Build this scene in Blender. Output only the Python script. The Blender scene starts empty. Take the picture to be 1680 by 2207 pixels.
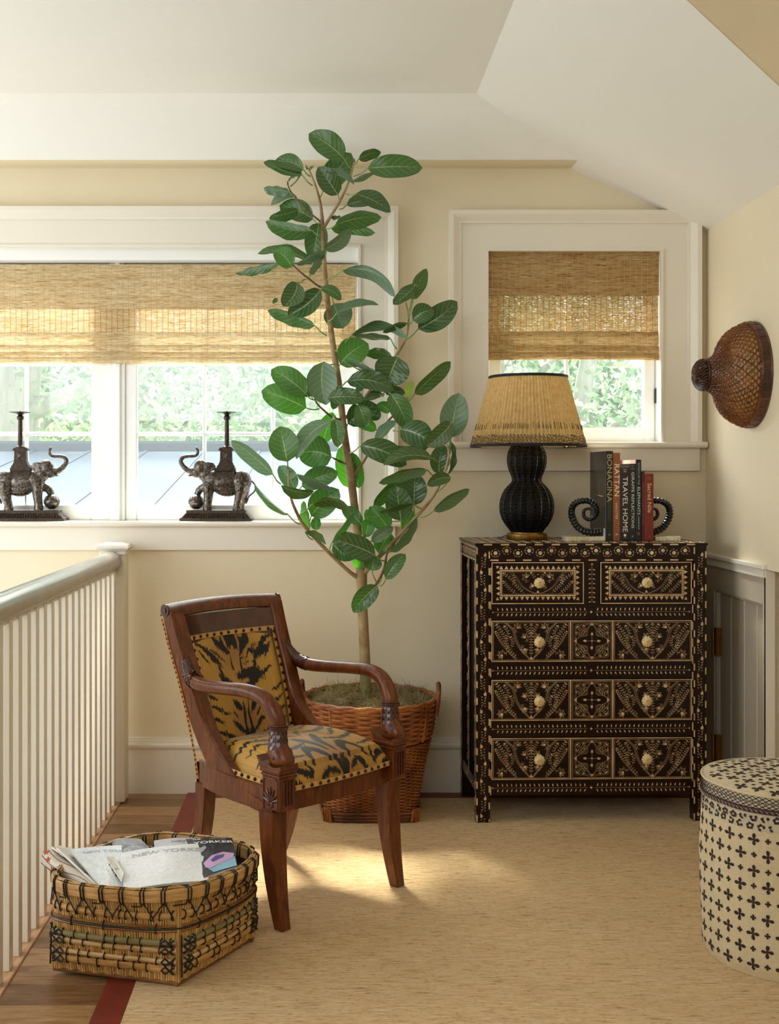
import bpy, math, random
import numpy as np
from mathutils import Vector, Matrix, noise
random.seed(7); rng = np.random.default_rng(7)
PI = math.pi
SC = bpy.context.scene
COL = SC.collection

# ---------------------------------------------------------------- camera, sky, lights, exposure
F_PX, VX, VY, CZ = 2520.0, 700.0, 1020.0, 1.352
cam = bpy.data.cameras.new('camera'); cam.sensor_fit = 'HORIZONTAL'; cam.sensor_width = 36
cam.lens = 36 * F_PX / 1680; cam.shift_x = (840 - VX) / 1680; cam.shift_y = -(1103.5 - VY) / 1680
camo = bpy.data.objects.new('camera', cam); COL.objects.link(camo)
camo.location = (0, 0, CZ); camo.rotation_euler = (PI / 2, 0, 0); SC.camera = camo

w = bpy.data.worlds.new('sky'); SC.world = w; w.use_nodes = True
wn = w.node_tree.nodes; wl = w.node_tree.links
bg = wn['Background']; bg.inputs['Color'].default_value = (0.86, 0.93, 1.0, 1); bg.inputs['Strength'].default_value = .85

def light(name, kind, loc, target, energy, size=1, size_y=None, color=(1, 1, 1), angle=None, spread=None):
    l = bpy.data.lights.new(name, kind); l.energy = energy; l.color = color
    if kind == 'AREA':
        l.shape = 'RECTANGLE'; l.size = size; l.size_y = size_y or size
        if spread: l.spread = spread
    if angle is not None: l.angle = angle
    o = bpy.data.objects.new(name, l); COL.objects.link(o); o.location = loc
    d = Vector(target) - Vector(loc); o.rotation_euler = d.to_track_quat('-Z', 'Y').to_euler()
    return o
SUN = light('sun', 'SUN', (-2, 9, 8), (-2 + .22, 9 - .70, 8 - 1.0), 7, color=(1, .985, .95), angle=math.radians(14))
STAIR = light('stair_hall_window_light', 'AREA', (-3.0, 3.1, 1.3), (0.6, 3.7, 0.9), 30, 2.6, 1.7, (.80, .905, 1))
ROOM_FILL = light('room_fill_light', 'AREA', (-1.2, -0.6, 2.55), (-0.1, 3.5, 0.2), 21, 2.6, 1.6, (.88, .95, 1))  # added overhead fill without a real source, brightens magazines and rug foreground
CEIL_FILL = light('ceiling_fill_light', 'AREA', (-2.05, 3.3, -.7), (-1.35, 3.5, 2.85), 7, 1.9, 2.4, (.72, .87, 1))  # added lamp hidden below floor level, brightens the ceiling from beneath
BACKW = light('garden_window_light', 'AREA', (-0.95, 5.75, 2.35), (-0.2, 3.4, 0.3), 34, 2.6, .8, (.97, .99, 1))
SC.view_settings.view_transform = 'Standard'; SC.view_settings.look = 'None'
SC.view_settings.gamma = 1; SC.view_settings.use_curve_mapping = False
SC.view_settings.exposure = 1.48
SC.cycles.use_denoising = True
SC.cycles.max_bounces = 8; SC.cycles.diffuse_bounces = 5; SC.cycles.glossy_bounces = 3
SC.cycles.transmission_bounces = 4; SC.cycles.transparent_max_bounces = 12
SC.cycles.sample_clamp_indirect = 6; SC.cycles.caustics_reflective = False; SC.cycles.caustics_refractive = False

# ---------------------------------------------------------------- helpers
def P(px, py, D):
    return ((px - VX) * D / F_PX, D, CZ - (py - VY) * D / F_PX)
def Dfloor(py, z=0.0):
    return (CZ - z) * F_PX / (py - VY)
def lin(h):
    if isinstance(h, str):
        h = h.lstrip('#'); v = [int(h[i:i+2], 16) / 255 for i in (0, 2, 4)]
    else: v = [x / 255 for x in h]
    return tuple((x / 12.92 if x <= .04045 else ((x + .055) / 1.055) ** 2.4) for x in v) + (1,)

class NT:
    def __init__(s, name):
        s.m = bpy.data.materials.new(name); s.m.use_nodes = True
        s.t = s.m.node_tree; s.n = s.t.nodes; s.l = s.t.links
        s.b = s.n['Principled BSDF']; s.out = s.n['Material Output']
    def node(s, typ, **k):
        n = s.n.new(typ)
        for a, b in k.items():
            if a in n.inputs.keys() if isinstance(a, str) else False: n.inputs[a].default_value = b
            else: setattr(n, a, b)
        return n
    def link(s, a, b): s.l.new(a, b)
    def coord(s, kind='Object', scale=(1, 1, 1), rot=(0, 0, 0)):
        c = s.n.new('ShaderNodeTexCoord'); m = s.n.new('ShaderNodeMapping')
        m.inputs['Scale'].default_value = scale; m.inputs['Rotation'].default_value = rot
        s.link(c.outputs[kind], m.inputs[0]); return m.outputs[0]
    def noise(s, vec, scale=5, detail=4, rough=.55, dist=0):
        n = s.n.new('ShaderNodeTexNoise'); n.inputs['Scale'].default_value = scale
        n.inputs['Detail'].default_value = detail; n.inputs['Roughness'].default_value = rough
        n.inputs['Distortion'].default_value = dist
        s.link(vec, n.inputs['Vector']); return n.outputs['Fac']
    def ramp(s, fac, stops):
        r = s.n.new('ShaderNodeValToRGB'); e = r.color_ramp.elements
        while len(e) < len(stops): e.new(.5)
        for el, (p, c) in zip(e, stops): el.position = p; el.color = c
        s.link(fac, r.inputs[0]); return r.outputs[0]
    def math(s, op, a, b=None, clamp=False):
        m = s.n.new('ShaderNodeMath'); m.operation = op; m.use_clamp = clamp
        for i, v in enumerate((a, b)):
            if v is None: continue
            if isinstance(v, (int, float)): m.inputs[i].default_value = v
            else: s.link(v, m.inputs[i])
        return m.outputs[0]
    def mix(s, fac, a, b, mode='MIX'):
        m = s.n.new('ShaderNodeMix'); m.data_type = 'RGBA'; m.blend_type = mode
        for i, v in ((0, fac), (6, a), (7, b)):
            if isinstance(v, (int, float, tuple)): m.inputs[i].default_value = v
            else: s.link(v, m.inputs[i])
        return m.outputs[2]
    def bump(s, h, strength=.3, dist=.002):
        b = s.n.new('ShaderNodeBump'); b.inputs['Strength'].default_value = strength
        b.inputs['Distance'].default_value = dist; s.link(h, b.inputs['Height'])
        s.link(b.outputs[0], s.b.inputs['Normal']); return b.outputs[0]
    def set(s, **k):
        for a, v in k.items():
            nm = {'base': 'Base Color', 'rough': 'Roughness', 'metal': 'Metallic', 'spec': 'Specular IOR Level',
                  'coat': 'Coat Weight', 'sheen': 'Sheen Weight'}[a]
            if isinstance(v, (int, float, tuple)): s.b.inputs[nm].default_value = v
            else: s.link(v, s.b.inputs[nm])
        return s
    def translucent(s, color, fac):
        t = s.n.new('ShaderNodeBsdfTranslucent'); mx = s.n.new('ShaderNodeMixShader')
        if isinstance(color, tuple): t.inputs[0].default_value = color
        else: s.link(color, t.inputs[0])
        mx.inputs[0].default_value = fac
        s.link(s.b.outputs[0], mx.inputs[1]); s.link(t.outputs[0], mx.inputs[2])
        s.link(mx.outputs[0], s.out.inputs[0]); return mx

def plain(name, col, rough=.5, metal=0, var=.0, vscale=30, bump=0, bscale=60, spec=.5, stretch=(1, 1, 1), dist=.002):
    t = NT(name); c = lin(col)
    v = t.coord('Object', stretch)
    if var:
        f = t.noise(v, vscale, 5)
        d = tuple(x * (1 - var) for x in c[:3]) + (1,); u = tuple(min(1, x * (1 + var)) for x in c[:3]) + (1,)
        t.set(base=t.ramp(f, [(.3, d), (.7, u)]))
    else: t.set(base=c)
    t.set(rough=rough, metal=metal, spec=spec)
    if bump: t.bump(t.noise(v, bscale, 4), bump, dist)
    return t.m

def world_loc(o):
    v = Vector((0, 0, 0))
    while o is not None: v += o.location; o = o.parent
    return v
def empty(name, loc, label, cat, group=None, kind=None):
    o = bpy.data.objects.new(name, None); COL.objects.link(o); o.location = loc; o.empty_display_size = .05
    return tag(o, label, cat, group, kind)
def tag(o, label=None, cat=None, group=None, kind=None):
    if label: o['label'] = label
    if cat: o['category'] = cat
    if group: o['group'] = group
    if kind: o['kind'] = kind
    return o

class MB:
    def __init__(s): s.v = []; s.f = []; s.mi = []; s.uv = None
    def add(s, vs, fs, mi=0):
        n = len(s.v); s.v.extend(tuple(map(float, p)) for p in vs)
        s.f.extend(tuple(i + n for i in f) for f in fs); s.mi.extend([mi] * len(fs)); return n
    def box(s, lo, hi, mi=0, fn=None):
        (x0, y0, z0), (x1, y1, z1) = lo, hi
        vs = [(x0,y0,z0),(x1,y0,z0),(x1,y1,z0),(x0,y1,z0),(x0,y0,z1),(x1,y0,z1),(x1,y1,z1),(x0,y1,z1)]
        if fn: vs = [fn(*p) for p in vs]
        s.add(vs, [(0,3,2,1),(4,5,6,7),(0,1,5,4),(1,2,6,5),(2,3,7,6),(3,0,4,7)], mi); return s
    def bbox(s, lo, hi, b=.003, mi=0, fn=None):      # box with chamfered vertical and horizontal edges
        (x0, y0, z0), (x1, y1, z1) = lo, hi; b = min(b, (x1-x0)/2.01, (y1-y0)/2.01, (z1-z0)/2.01)
        def ring(z, i):
            return [(x0+b+i,y0+i,z),(x1-b-i,y0+i,z),(x1-i,y0+b+i,z),(x1-i,y1-b-i,z),(x1-b-i,y1-i,z),(x0+b+i,y1-i,z),(x0+i,y1-b-i,z),(x0+i,y0+b+i,z)]
        vs = ring(z0, b*.7) + ring(z0+b, 0) + ring(z1-b, 0) + ring(z1, b*.7)
        if fn: vs = [fn(*p) for p in vs]
        fs = [tuple(range(7, -1, -1)), tuple(range(24, 32))]
        for r in range(3):
            for i in range(8):
                j = (i+1) % 8; fs.append((r*8+i, r*8+j, r*8+8+j, r*8+8+i))
        s.add(vs, fs, mi); return s
    def tube(s, pts, rad, n=8, mi=0, cap=True, closed=False, twist=0, flat=None):
        pts = [Vector(p) for p in pts]; m = len(pts)
        if not hasattr(rad, '__len__'): rad = [rad] * m
        up = None; vs = []
        for i, p in enumerate(pts):
            if closed: t = pts[(i+1) % m] - pts[i-1]
            else: t = pts[min(i+1, m-1)] - pts[max(i-1, 0)]
            t = t.normalized() if t.length > 1e-9 else Vector((0, 0, 1))
            if up is None:
                up = Vector((0, 0, 1)) if abs(t.z) < .9 else Vector((1, 0, 0))
                if flat is not None: up = Vector(flat)
            a = t.cross(up)
            if a.length < 1e-6: a = t.orthogonal()
            a.normalize(); b = a.cross(t).normalized(); up = b
            r = rad[i]; r = r if hasattr(r, '__len__') else (r, r)
            for k in range(n):
                th = 2 * PI * k / n + twist * i
                vs.append(p + a * (math.cos(th) * r[0]) + b * (math.sin(th) * r[1]))
        fs = []
        for i in range(m if closed else m - 1):
            i2 = (i + 1) % m
            for k in range(n):
                k2 = (k+1) % n; fs.append((i*n+k, i*n+k2, i2*n+k2, i2*n+k))
        if cap and not closed: fs.append(tuple(range(n-1, -1, -1))); fs.append(tuple((m-1)*n+k for k in range(n)))
        s.add(vs, fs, mi); return s
    def lathe(s, prof, c=(0, 0, 0), n=32, mi=0, cap=True, fn=None):
        vs = []
        for (r, z) in prof:
            for k in range(n):
                th = 2*PI*k/n; rr = r if fn is None else fn(r, z, th)
                vs.append((c[0]+rr*math.cos(th), c[1]+rr*math.sin(th), c[2]+z))
        fs = []
        for i in range(len(prof)-1):
            for k in range(n):
                k2 = (k+1) % n; fs.append((i*n+k, i*n+k2, (i+1)*n+k2, (i+1)*n+k))
        if cap: fs.append(tuple(range(n-1, -1, -1))); fs.append(tuple((len(prof)-1)*n+k for k in range(n)))
        s.add(vs, fs, mi); return s
    def sphere(s, c, r, n=12, m=8, mi=0):
        r = r if hasattr(r, '__len__') else (r, r, r)
        vs = [(c[0], c[1], c[2]-r[2])]
        for i in range(1, m):
            ph = -PI/2 + PI*i/m
            for k in range(n):
                th = 2*PI*k/n
                vs.append((c[0]+r[0]*math.cos(ph)*math.cos(th), c[1]+r[1]*math.cos(ph)*math.sin(th), c[2]+r[2]*math.sin(ph)))
        vs.append((c[0], c[1], c[2]+r[2])); fs = []
        for k in range(n): fs.append((0, 1+(k+1) % n, 1+k))
        for i in range(m-2):
            for k in range(n):
                k2 = (k+1) % n; a = 1+i*n; fs.append((a+k, a+k2, a+n+k2, a+n+k))
        e = len(vs)-1
        for k in range(n): fs.append((e, 1+(m-2)*n+k, 1+(m-2)*n+(k+1) % n))
        s.add(vs, fs, mi); return s
    def prism(s, poly, d, mi=0, fn=None):            # poly: 3-D points, d: extrusion vector
        n = len(poly); a = [Vector(p) for p in poly]; d = Vector(d)
        vs = a + [p + d for p in a]
        if fn: vs = [fn(*p) for p in vs]
        fs = [tuple(range(n-1, -1, -1)), tuple(range(n, 2*n))]
        for i in range(n): j = (i+1) % n; fs.append((i, j, n+j, n+i))
        s.add(vs, fs, mi); return s
    def grid(s, fn, nu, nv, mi=0, wrap=False):
        vs = [fn(i/nu, j/nv) for j in range(nv+1) for i in range(nu+(0 if wrap else 1))]
        W = nu if wrap else nu+1; fs = []
        for j in range(nv):
            for i in range(nu):
                i2 = (i+1) % W; fs.append((j*W+i, j*W+i2, (j+1)*W+i2, (j+1)*W+i))
        return s.add(vs, fs, mi)
    def build(s, name, mats, parent=None, smooth=True, origin=None, kind=None, angle=35):
        me = bpy.data.meshes.new(name)
        o = world_loc(parent) if parent else Vector(origin or (0, 0, 0))
        arr = np.array(s.v, dtype=float).reshape(-1, 3) - np.array(o)
        me.from_pydata(arr.tolist(), [], s.f)
        mats = mats if isinstance(mats, (list, tuple)) else [mats]
        for m in mats: me.materials.append(m)
        if len(mats) > 1: me.polygons.foreach_set('material_index', s.mi)
        if smooth:
            me.polygons.foreach_set('use_smooth', [True]*len(me.polygons))
            try: me.set_sharp_from_angle(angle=math.radians(angle))
            except Exception: pass
        me.update(); ob = bpy.data.objects.new(name, me); COL.objects.link(ob)
        if parent: ob.parent = parent
        else: ob.location = o
        if kind: ob['kind'] = kind
        return ob
def struct(mb, name, mats, origin=None, smooth=False):
    return mb.build(name, mats, None, smooth, origin, 'structure')
def seglerp(pts, n):                                  # smooth (Catmull-Rom) resample of tuples
    pts = [np.array(p, float) for p in pts]; out = []
    q = [2*pts[0]-pts[1]] + pts + [2*pts[-1]-pts[-2]]
    m = len(pts)-1
    for k in range(n+1):
        t = k/n*m; i = min(int(t), m-1); u = t-i
        p0, p1, p2, p3 = q[i], q[i+1], q[i+2], q[i+3]
        out.append(.5*((2*p1)+(-p0+p2)*u+(2*p0-5*p1+4*p2-p3)*u*u+(-p0+3*p1-3*p2+p3)*u**3))
    return out
def text_mesh(txt, size, mat, name='lettering', parent=None, fn=None, extrude=.0004, align='LEFT', sx=1.0, bold=0):
    cu = bpy.data.curves.new('t', 'FONT'); cu.body = txt; cu.size = size; cu.align_x = align; cu.align_y = 'CENTER'
    cu.extrude = extrude; cu.offset = bold; cu.resolution_u = 3
    ob = bpy.data.objects.new('t', cu); COL.objects.link(ob)
    dg = bpy.context.evaluated_depsgraph_get(); me = bpy.data.meshes.new_from_object(ob.evaluated_get(dg))
    bpy.data.objects.remove(ob); bpy.data.curves.remove(cu)
    o = world_loc(parent) if parent else Vector((0, 0, 0))
    for v in me.vertices: v.co = Vector(fn(v.co.x*sx, v.co.y, v.co.z)) - o
    me.materials.clear(); me.materials.append(mat); me.name = name
    n = bpy.data.objects.new(name, me); COL.objects.link(n); n.parent = parent
    return n
# ---------------------------------------------------------------- room materials
M = {}
M['wall'] = plain('cream_wall_paint', '#e4d6b8', .62, var=.02, vscale=3, bump=.06, bscale=220, dist=.001)
M['ceil'] = plain('ceiling_paint', '#ebe8e0', .7, var=.01, vscale=2, bump=.03, bscale=200, dist=.001)
M['trim'] = plain('trim_paint', '#e9e1d2', .32, var=.01, vscale=3, bump=.02, bscale=80, dist=.001)
M['white'] = plain('sash_paint', '#f6f7f5', .3)
M['door'] = plain('door_paint', '#b9ad98', .35, var=.02, vscale=4)
M['brass'] = plain('aged_brass', '#a07a3c', .32, 1, var=.25, vscale=14, bump=.1, bscale=60)
M['rail'] = plain('handrail_silver_paint', '#a39a8e', .22, .35, var=.08, vscale=9, bump=.05, bscale=50)
def glass():
    t = NT('window_glass'); tr = t.n.new('ShaderNodeBsdfTransparent'); gl = t.n.new('ShaderNodeBsdfGlossy')
    gl.inputs['Roughness'].default_value = .02; tr.inputs[0].default_value = (.96, .98, .97, 1); du = t.n.new('ShaderNodeBsdfTranslucent'); m0 = t.n.new('ShaderNodeMixShader'); m0.inputs[0].default_value = .022; t.link(tr.outputs[0], m0.inputs[1]); t.link(du.outputs[0], m0.inputs[2])   # fine dust on the panes, added to veil the view in haze
    fr = t.n.new('ShaderNodeLayerWeight'); fr.inputs[0].default_value = .5; mx = t.n.new('ShaderNodeMixShader')
    t.link(t.math('ADD', t.math('MULTIPLY', t.math('POWER', fr.outputs['Facing'], 5.0), .8), .03), mx.inputs[0]); t.link(m0.outputs[0], mx.inputs[1]); t.link(gl.outputs[0], mx.inputs[2])
    t.link(mx.outputs[0], t.out.inputs[0]); return t.m
M['glass'] = glass()
def wood(name, dark, light_, scale=1, rough=.35, stretch=(1, 12, 12), coat=0, bumps=.15, ns=4):
    t = NT(name); v = t.coord('Object', stretch)
    f1 = t.noise(v, ns*scale, 8, .62, .8); f2 = t.noise(v, ns*9*scale, 3, .5, .3)
    base = t.ramp(f1, [(.28, lin(dark)), (.72, lin(light_))])
    fine = t.ramp(f2, [(.4, (.72, .70, .68, 1)), (.6, (1, 1, 1, 1))])
    t.set(base=t.mix(.7, base, fine, 'MULTIPLY'), rough=rough, coat=coat); t.bump(f2, bumps, .0008); return t.m
M['oak'] = wood('oak_floor', '#6f4a2c', '#b58a5c', .8, .38, (3, 26, 26))
M['oak2'] = wood('oak_floor_pale', '#8a6238', '#c79d6c', .7, .38, (3, 26, 26))
M['oak3'] = wood('oak_floor_brown', '#5f3e25', '#9c7247', .9, .36, (3, 26, 26))
M['nosing'] = wood('landing_nosing_oak', '#a5744c', '#d7ab80', .8, .4, (26, 3, 26))

WB = 4.95; XR = 1.6146
def xw(px, D=WB): return (px - VX) * D / F_PX
def zw(py, D=WB): return CZ - (py - VY) * D / F_PX
# window openings (inside the casing) on the wall face
W1 = (-3.05, xw(778, 4.93), zw(1122, 4.93), zw(527, 4.93))
W2 = (xw(1048, 4.93), xw(1430, 4.93), zw(953, 4.93), zw(535, 4.93))
T = .22
b = MB()
def wb(x0, x1, z0, z1): b.box((x0, WB, z0), (x1, WB + T, z1))
wb(-3.4, 2.2, -1.6, W1[2]-.01); wb(-3.4, W1[0], W1[2]-.01, 3.8); wb(W1[0], W1[1], W1[3], 3.8)
wb(W1[1], W2[0], W1[2]-.01, 3.8); wb(W2[0], W2[1], W1[2]-.01, W2[2]); wb(W2[0], W2[1], W2[3], 3.8); wb(W2[1], 2.2, W1[2]-.01, 3.8)
struct(b, 'wall_back', M['wall'])
# right wall above the low door, with the return that faces the room
b = MB(); b.box((XR, 2.2, 1.0), (XR+.3, WB, 3.0)); struct(b, 'wall_right', M['wall'])
KY = 4.268
b = MB(); b.box((XR+.03, KY+.012, 0), (2.2, KY+.1, 1.0)); b.box((1.95, -2.5, 0), (2.1, KY, 3.8)); struct(b, 'wall_right.001', M['wall'])
b = MB(); b.box((-3.4, -2.6, -1.6), (-3.2, 5.1, 3.8)); struct(b, 'wall_left', M['wall'])
b = MB(); b.box((-3.4, -2.8, -1.6), (2.2, -2.6, 3.8)); struct(b, 'wall_front', M['wall'])
# ceiling
ZC = 2.85; SL = .466
def zr(x): return 2.379 + SL * (1.611 - x)
b = MB()
b.add([(-3.3, -2.6, ZC), (.6, -2.6, ZC), (.6, 4.61, ZC), (-3.3, 4.61, ZC)], [(0, 1, 2, 3)])
n_ = 8                                                  # softly eased cove towards the window wall
prof = [(4.61, ZC), (4.66, ZC-.036), (4.74, ZC-.122), (4.80, ZC-.190), (4.812, ZC-.203), (4.818, ZC-.207)]
xe = 1.06
b.add([(x, y, z) for (y, z) in prof for x in (-3.3, xe)], [(2*i, 2*i+1, 2*i+3, 2*i+2) for i in range(len(prof)-1)])
b.add([(-3.3, 4.818, ZC-.207), (xe, 4.818, ZC-.207), (xe, WB, ZC-.207), (-3.3, WB, ZC-.207)], [(0, 1, 2, 3)], 1)
b.add([(.6, 2.966, zr(.6)), (XR+.01, 3.656, zr(XR+.01)), (XR+.01, WB+.02, zr(XR+.01)), (.6, WB+.02, zr(.6))], [(0, 1, 2, 3)])
b.add([(-3.4, -2.8, 3.8), (2.2, -2.8, 3.8), (2.2, 5.2, 3.8), (-3.4, 5.2, 3.8)], [(0, 1, 2, 3)])  # unseen lid over the ceilings, added to block sky light
struct(b, 'ceiling', [M['ceil'], M['wall']])
b = MB(); p0 = Vector((.6, 2.966, zr(.6))); p1 = Vector((XR+.3, 3.656+.2, zr(XR+.3)))
d_ = Vector((.32, -.55, .42)); b.add([p0-(p1-p0)*.0, p1, p1+d_*3, p0+d_*3], [(0, 1, 2, 3)])
struct(b, 'ceiling.001', M['wall'])
# floors
fl = MB(); fl.box((-.98, -2.6, -.25), (2.2, 5.0, -.014)); floor = struct(fl, 'floor', M['oak3'])
lo = MB(); lo.box((-3.4, -2.6, -1.7), (-.9, 5.0, -1.6)); struct(lo, 'floor.001', M['oak'])
y = 2.03; k = 0; oaks = [M['oak'], M['oak2'], M['oak3']]
while y < 4.95:
    hgt = .118; y1 = min(y+hgt, 4.951)
    b = MB(); xs = -.835 if k % 3 else -.835
    b.bbox((xs, y, -.013), (2.0, y1-.0012, 0 - (k % 2)*.0004), .0012)
    b.build('plank', oaks[(k*7) % 3], floor, False); y += hgt; k += 1
b = MB(); b.bbox((-.985, 2.0, -.03), (-.836, 4.95, .003), .004); b.build('nosing_board', M['nosing'], floor, False)
# baseboard along the back wall: a tall board with a moulded cap, run as one profile
def run_profile(b, prof, p0, p1, nrm):
    p0 = Vector(p0); p1 = Vector(p1); nrm = Vector(nrm); n = len(prof)
    vs = [p0 + nrm*o + Vector((0, 0, z)) for o, z in prof] + [p1 + nrm*o + Vector((0, 0, z)) for o, z in prof]
    b.add(vs, [(i, i+1, n+i+1, n+i) for i in range(n-1)] + [tuple(range(n)), tuple(range(2*n-1, n-1, -1))])
zt = zw(1590, 4.93)
bp = [(0, 0), (.019, 0), (.019, zt-.052), (.024, zt-.048), (.030, zt-.040), (.031, zt-.030), (.024, zt-.022), (.018, zt-.020), (.018, zt-.014), (.012, zt-.010), (.012, zt-.003), (.006, zt), (0, zt)]
b = MB(); run_profile(b, bp, (-.83, WB, 0), (XR, WB, 0), (0, -1, 0)); struct(b, 'baseboard_back', M['trim'])

# ---------------------------------------------------------------- windows
def casing(parent, x0, x1, z0, z1, left=True, right=True):
    # flat board, cove, outer fillet; sections run as rectangles with mitred cove
    s = 4.93/F_PX; fb, cv, of = 53*s, 18*s, 9*s; Y0 = WB
    b = MB()
    def lvl(k): return [(0, .018), (fb, .018), (fb+.0012, .026), (fb+cv*.3, .027), (fb+cv*.8, .042), (fb+cv, .047), (fb+cv+of, .047), (fb+cv+of, 0)][k]
    for k in range(7):
        (o0, d0), (o1, d1) = lvl(k), lvl(k+1)
        def corner(o, d): return [(x0-(o if left else 0), Y0-d, z0), (x0-(o if left else 0), Y0-d, z1+o*1.0), (x1+(o if right else 0), Y0-d, z1+o), (x1+(o if right else 0), Y0-d, z0)]
        A, B = corner(o0, d0), corner(o1, d1)
        segs = [1] + ([0] if left else []) + ([2] if right else [])
        for sgm in segs: b.add([A[sgm], A[sgm+1], B[sgm+1], B[sgm]], [(0, 1, 2, 3)])
    # inner bead and returns
    for (a0, a1) in (((x0-.0, z1-.012), (x1, z1)),):
        b.box((a0[0], WB-.026, a0[1]), (a1[0], WB-.0, a1[1]))
    b.box((x1-.010, WB-.026, z0), (x1, WB, z1-.012))
    if left: b.box((x0, WB-.026, z0), (x0+.010, WB, z1-.012))
    return b.build('casing', M['trim'], parent, False)
def sash(parent, x0, x1, z0, z1, gx0, gx1, gz0, gz1, vs, hs, Y, mt=.018, mat='white', panes=True):
    e = bpy.data.objects.new('sash', None); COL.objects.link(e); e.parent = parent; e.location = Vector((x0, Y, z0)) - world_loc(parent)
    b = MB(); y0, y1 = Y-.022, Y+.022
    b.bbox((x0, y0, z0), (gx0, y1, z1), .004); b.bbox((gx1, y0, z0), (x1, y1, z1), .004)
    b.bbox((gx0, y0+.001, z0), (gx1, y1, gz0), .004); b.bbox((gx0, y0+.001, gz1), (gx1, y1, z1), .004)
    b.build('sash_frame', M[mat], e, False)
    for x in vs:
        b = MB(); b.prism([(x-mt/2, Y+.004, gz0), (x-mt*.18, Y-.014, gz0), (x+mt*.18, Y-.014, gz0), (x+mt/2, Y+.004, gz0)], (0, 0, gz1-gz0)); b.build('muntin', M[mat], e, False)
    for z in hs:
        b = MB(); b.prism([(gx0, Y+.0045, z-mt/2), (gx0, Y-.0145, z-mt*.18), (gx0, Y-.0145, z+mt*.18), (gx0, Y+.0045, z+mt/2)], (gx1-gx0, 0, 0)); b.build('muntin', M[mat], e, False)
    xs = [gx0]+list(vs)+[gx1]; zs = [gz0]+sorted(hs)+[gz1]
    for i in range(len(xs)-1):
        for j in range(len(zs)-1):
            b = MB(); b.box((xs[i], Y+.006, zs[j]), (xs[i+1], Y+.008, zs[j+1])); b.build('pane', M['glass'], e, False)
    return e
def sill(parent, x0, x1, ytop, ybot, yap, D=4.9, inner=5.13, ax0=None, ax1=None):
    b = MB(); zt_, zb = zw(ytop, D), zw(ybot, D)
    r = (zt_-zb)/2
    pr = [(inner, zt_), (D+r*.6, zt_), (D+.003, zt_-r*.35), (D, (zt_+zb)/2), (D+.003, zb+r*.35), (D+r*.6, zb), (inner, zb)]
    b.prism([(x0, y, z) for y, z in pr][::-1], (x1-x0, 0, 0)); b.build('sill', M['trim'], parent, False)
    b = MB(); b.bbox((ax0, WB-.020, zw(yap, 4.93)), (ax1, WB, zb), .002); b.build('apron', M['trim'], parent, False)
    return zt_
win1 = bpy.data.objects.new('window_1', None); COL.objects.link(win1); win1['kind'] = 'structure'; win1.location = (xw(300), WB, W1[2])
win2 = bpy.data.objects.new('window_2', None); COL.objects.link(win2); win2['kind'] = 'structure'; win2.location = (xw(1235), WB, W2[2])
casing(win1, W1[0], W1[1], W1[2], W1[3], True, True)
SILL1 = sill(win1, -3.2, xw(864, 4.9), 1125, 1135, 1186, 4.895, 5.15, -3.15, xw(853, 4.93))
YG = 5.10
def xg(px): return (px-VX)*YG/F_PX
def zg(py): return CZ-(py-VY)*YG/F_PX
b = MB()   # jambs, head board and mullion
b.box((W1[0], WB+.035, zg(571)), (W1[1], YG+.05, W1[3]+.02)); b.v = b.v[:]  # head board down to the shade
b.box((W1[1]-.001, WB, W1[2]), (W1[1]+.02, YG+.06, W1[3])); b.build('jamb', M['white'], win1, False)
pitch = xg(272)-xg(238)
sw = xg(770)-xg(272)
for i in range(4):
    x0 = xg(272)-i*(sw+pitch); x1 = x0+sw
    s0 = xg(297)-xg(272)
    gx0, gx1 = x0+s0, x0+(xg(731)-xg(272))
    v1, v2 = x0+xg(441)-xg(272), x0+xg(589)-xg(272)
    sash(win1, x0, x1, SILL1, zg(560), gx0, gx1, zg(1088), zg(600), [v1, v2], [zg(935.5), zg(785)], YG)
    b = MB(); b.bbox((x0-pitch, YG-.032, SILL1), (x0, YG+.05, zg(560)), .003); b.bbox((x0-pitch*.62, YG-.044, SILL1), (x0-pitch*.28, YG-.03, zg(560)), .003)
    b.build('mullion', M['white'], win1, False)
    if i == 0:
        b = MB(); b.box((x1+.001, YG-.03, SILL1), (W1[1]+.01, YG+.05, zg(560))); b.build('jamb', M['white'], win1, False)
casing(win2, W2[0], W2[1], W2[2], W2[3], True, True)
sill(win2, xw(955, 4.9), xw(1526, 4.9), 952, 965, 1015, 4.895, 5.12, xw(967, 4.93), xw(1510, 4.93))
YG2 = 5.06
def xh(px): return (px-VX)*YG2/F_PX
def zh(py): return CZ-(py-VY)*YG2/F_PX
b = MB(); b.box((W2[1]-.001, WB, W2[2]), (W2[1]+.02, YG2+.06, W2[3])); b.box((W2[0]-.02, WB, W2[2]), (W2[0]+.001, YG2+.06, W2[3])); b.box((W2[0], WB, W2[3]-.001), (W2[1], YG2+.06, W2[3]+.02))
b.build('jamb', M['white'], win2, False)
sash(win2, xh(1052), xh(1409), W2[2]-.005, zh(545), xh(1080), xh(1386), zh(921), zh(560), [xh(1221)], [zh(745)], YG2)
b = MB(); b.box((xh(1411), YG2-.03, W2[2]), (W2[1]+.01, YG2+.03, W2[3])); b.build('stop', M['white'], win2, False)
b = MB(); b.bbox((xh(1408.5), YG2-.034, zh(870)), (xh(1411.5), YG2-.02, zh(838)), .001); b.build('hinge', plain('dark_hinge', '#3a3028', .4), win2)

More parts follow.
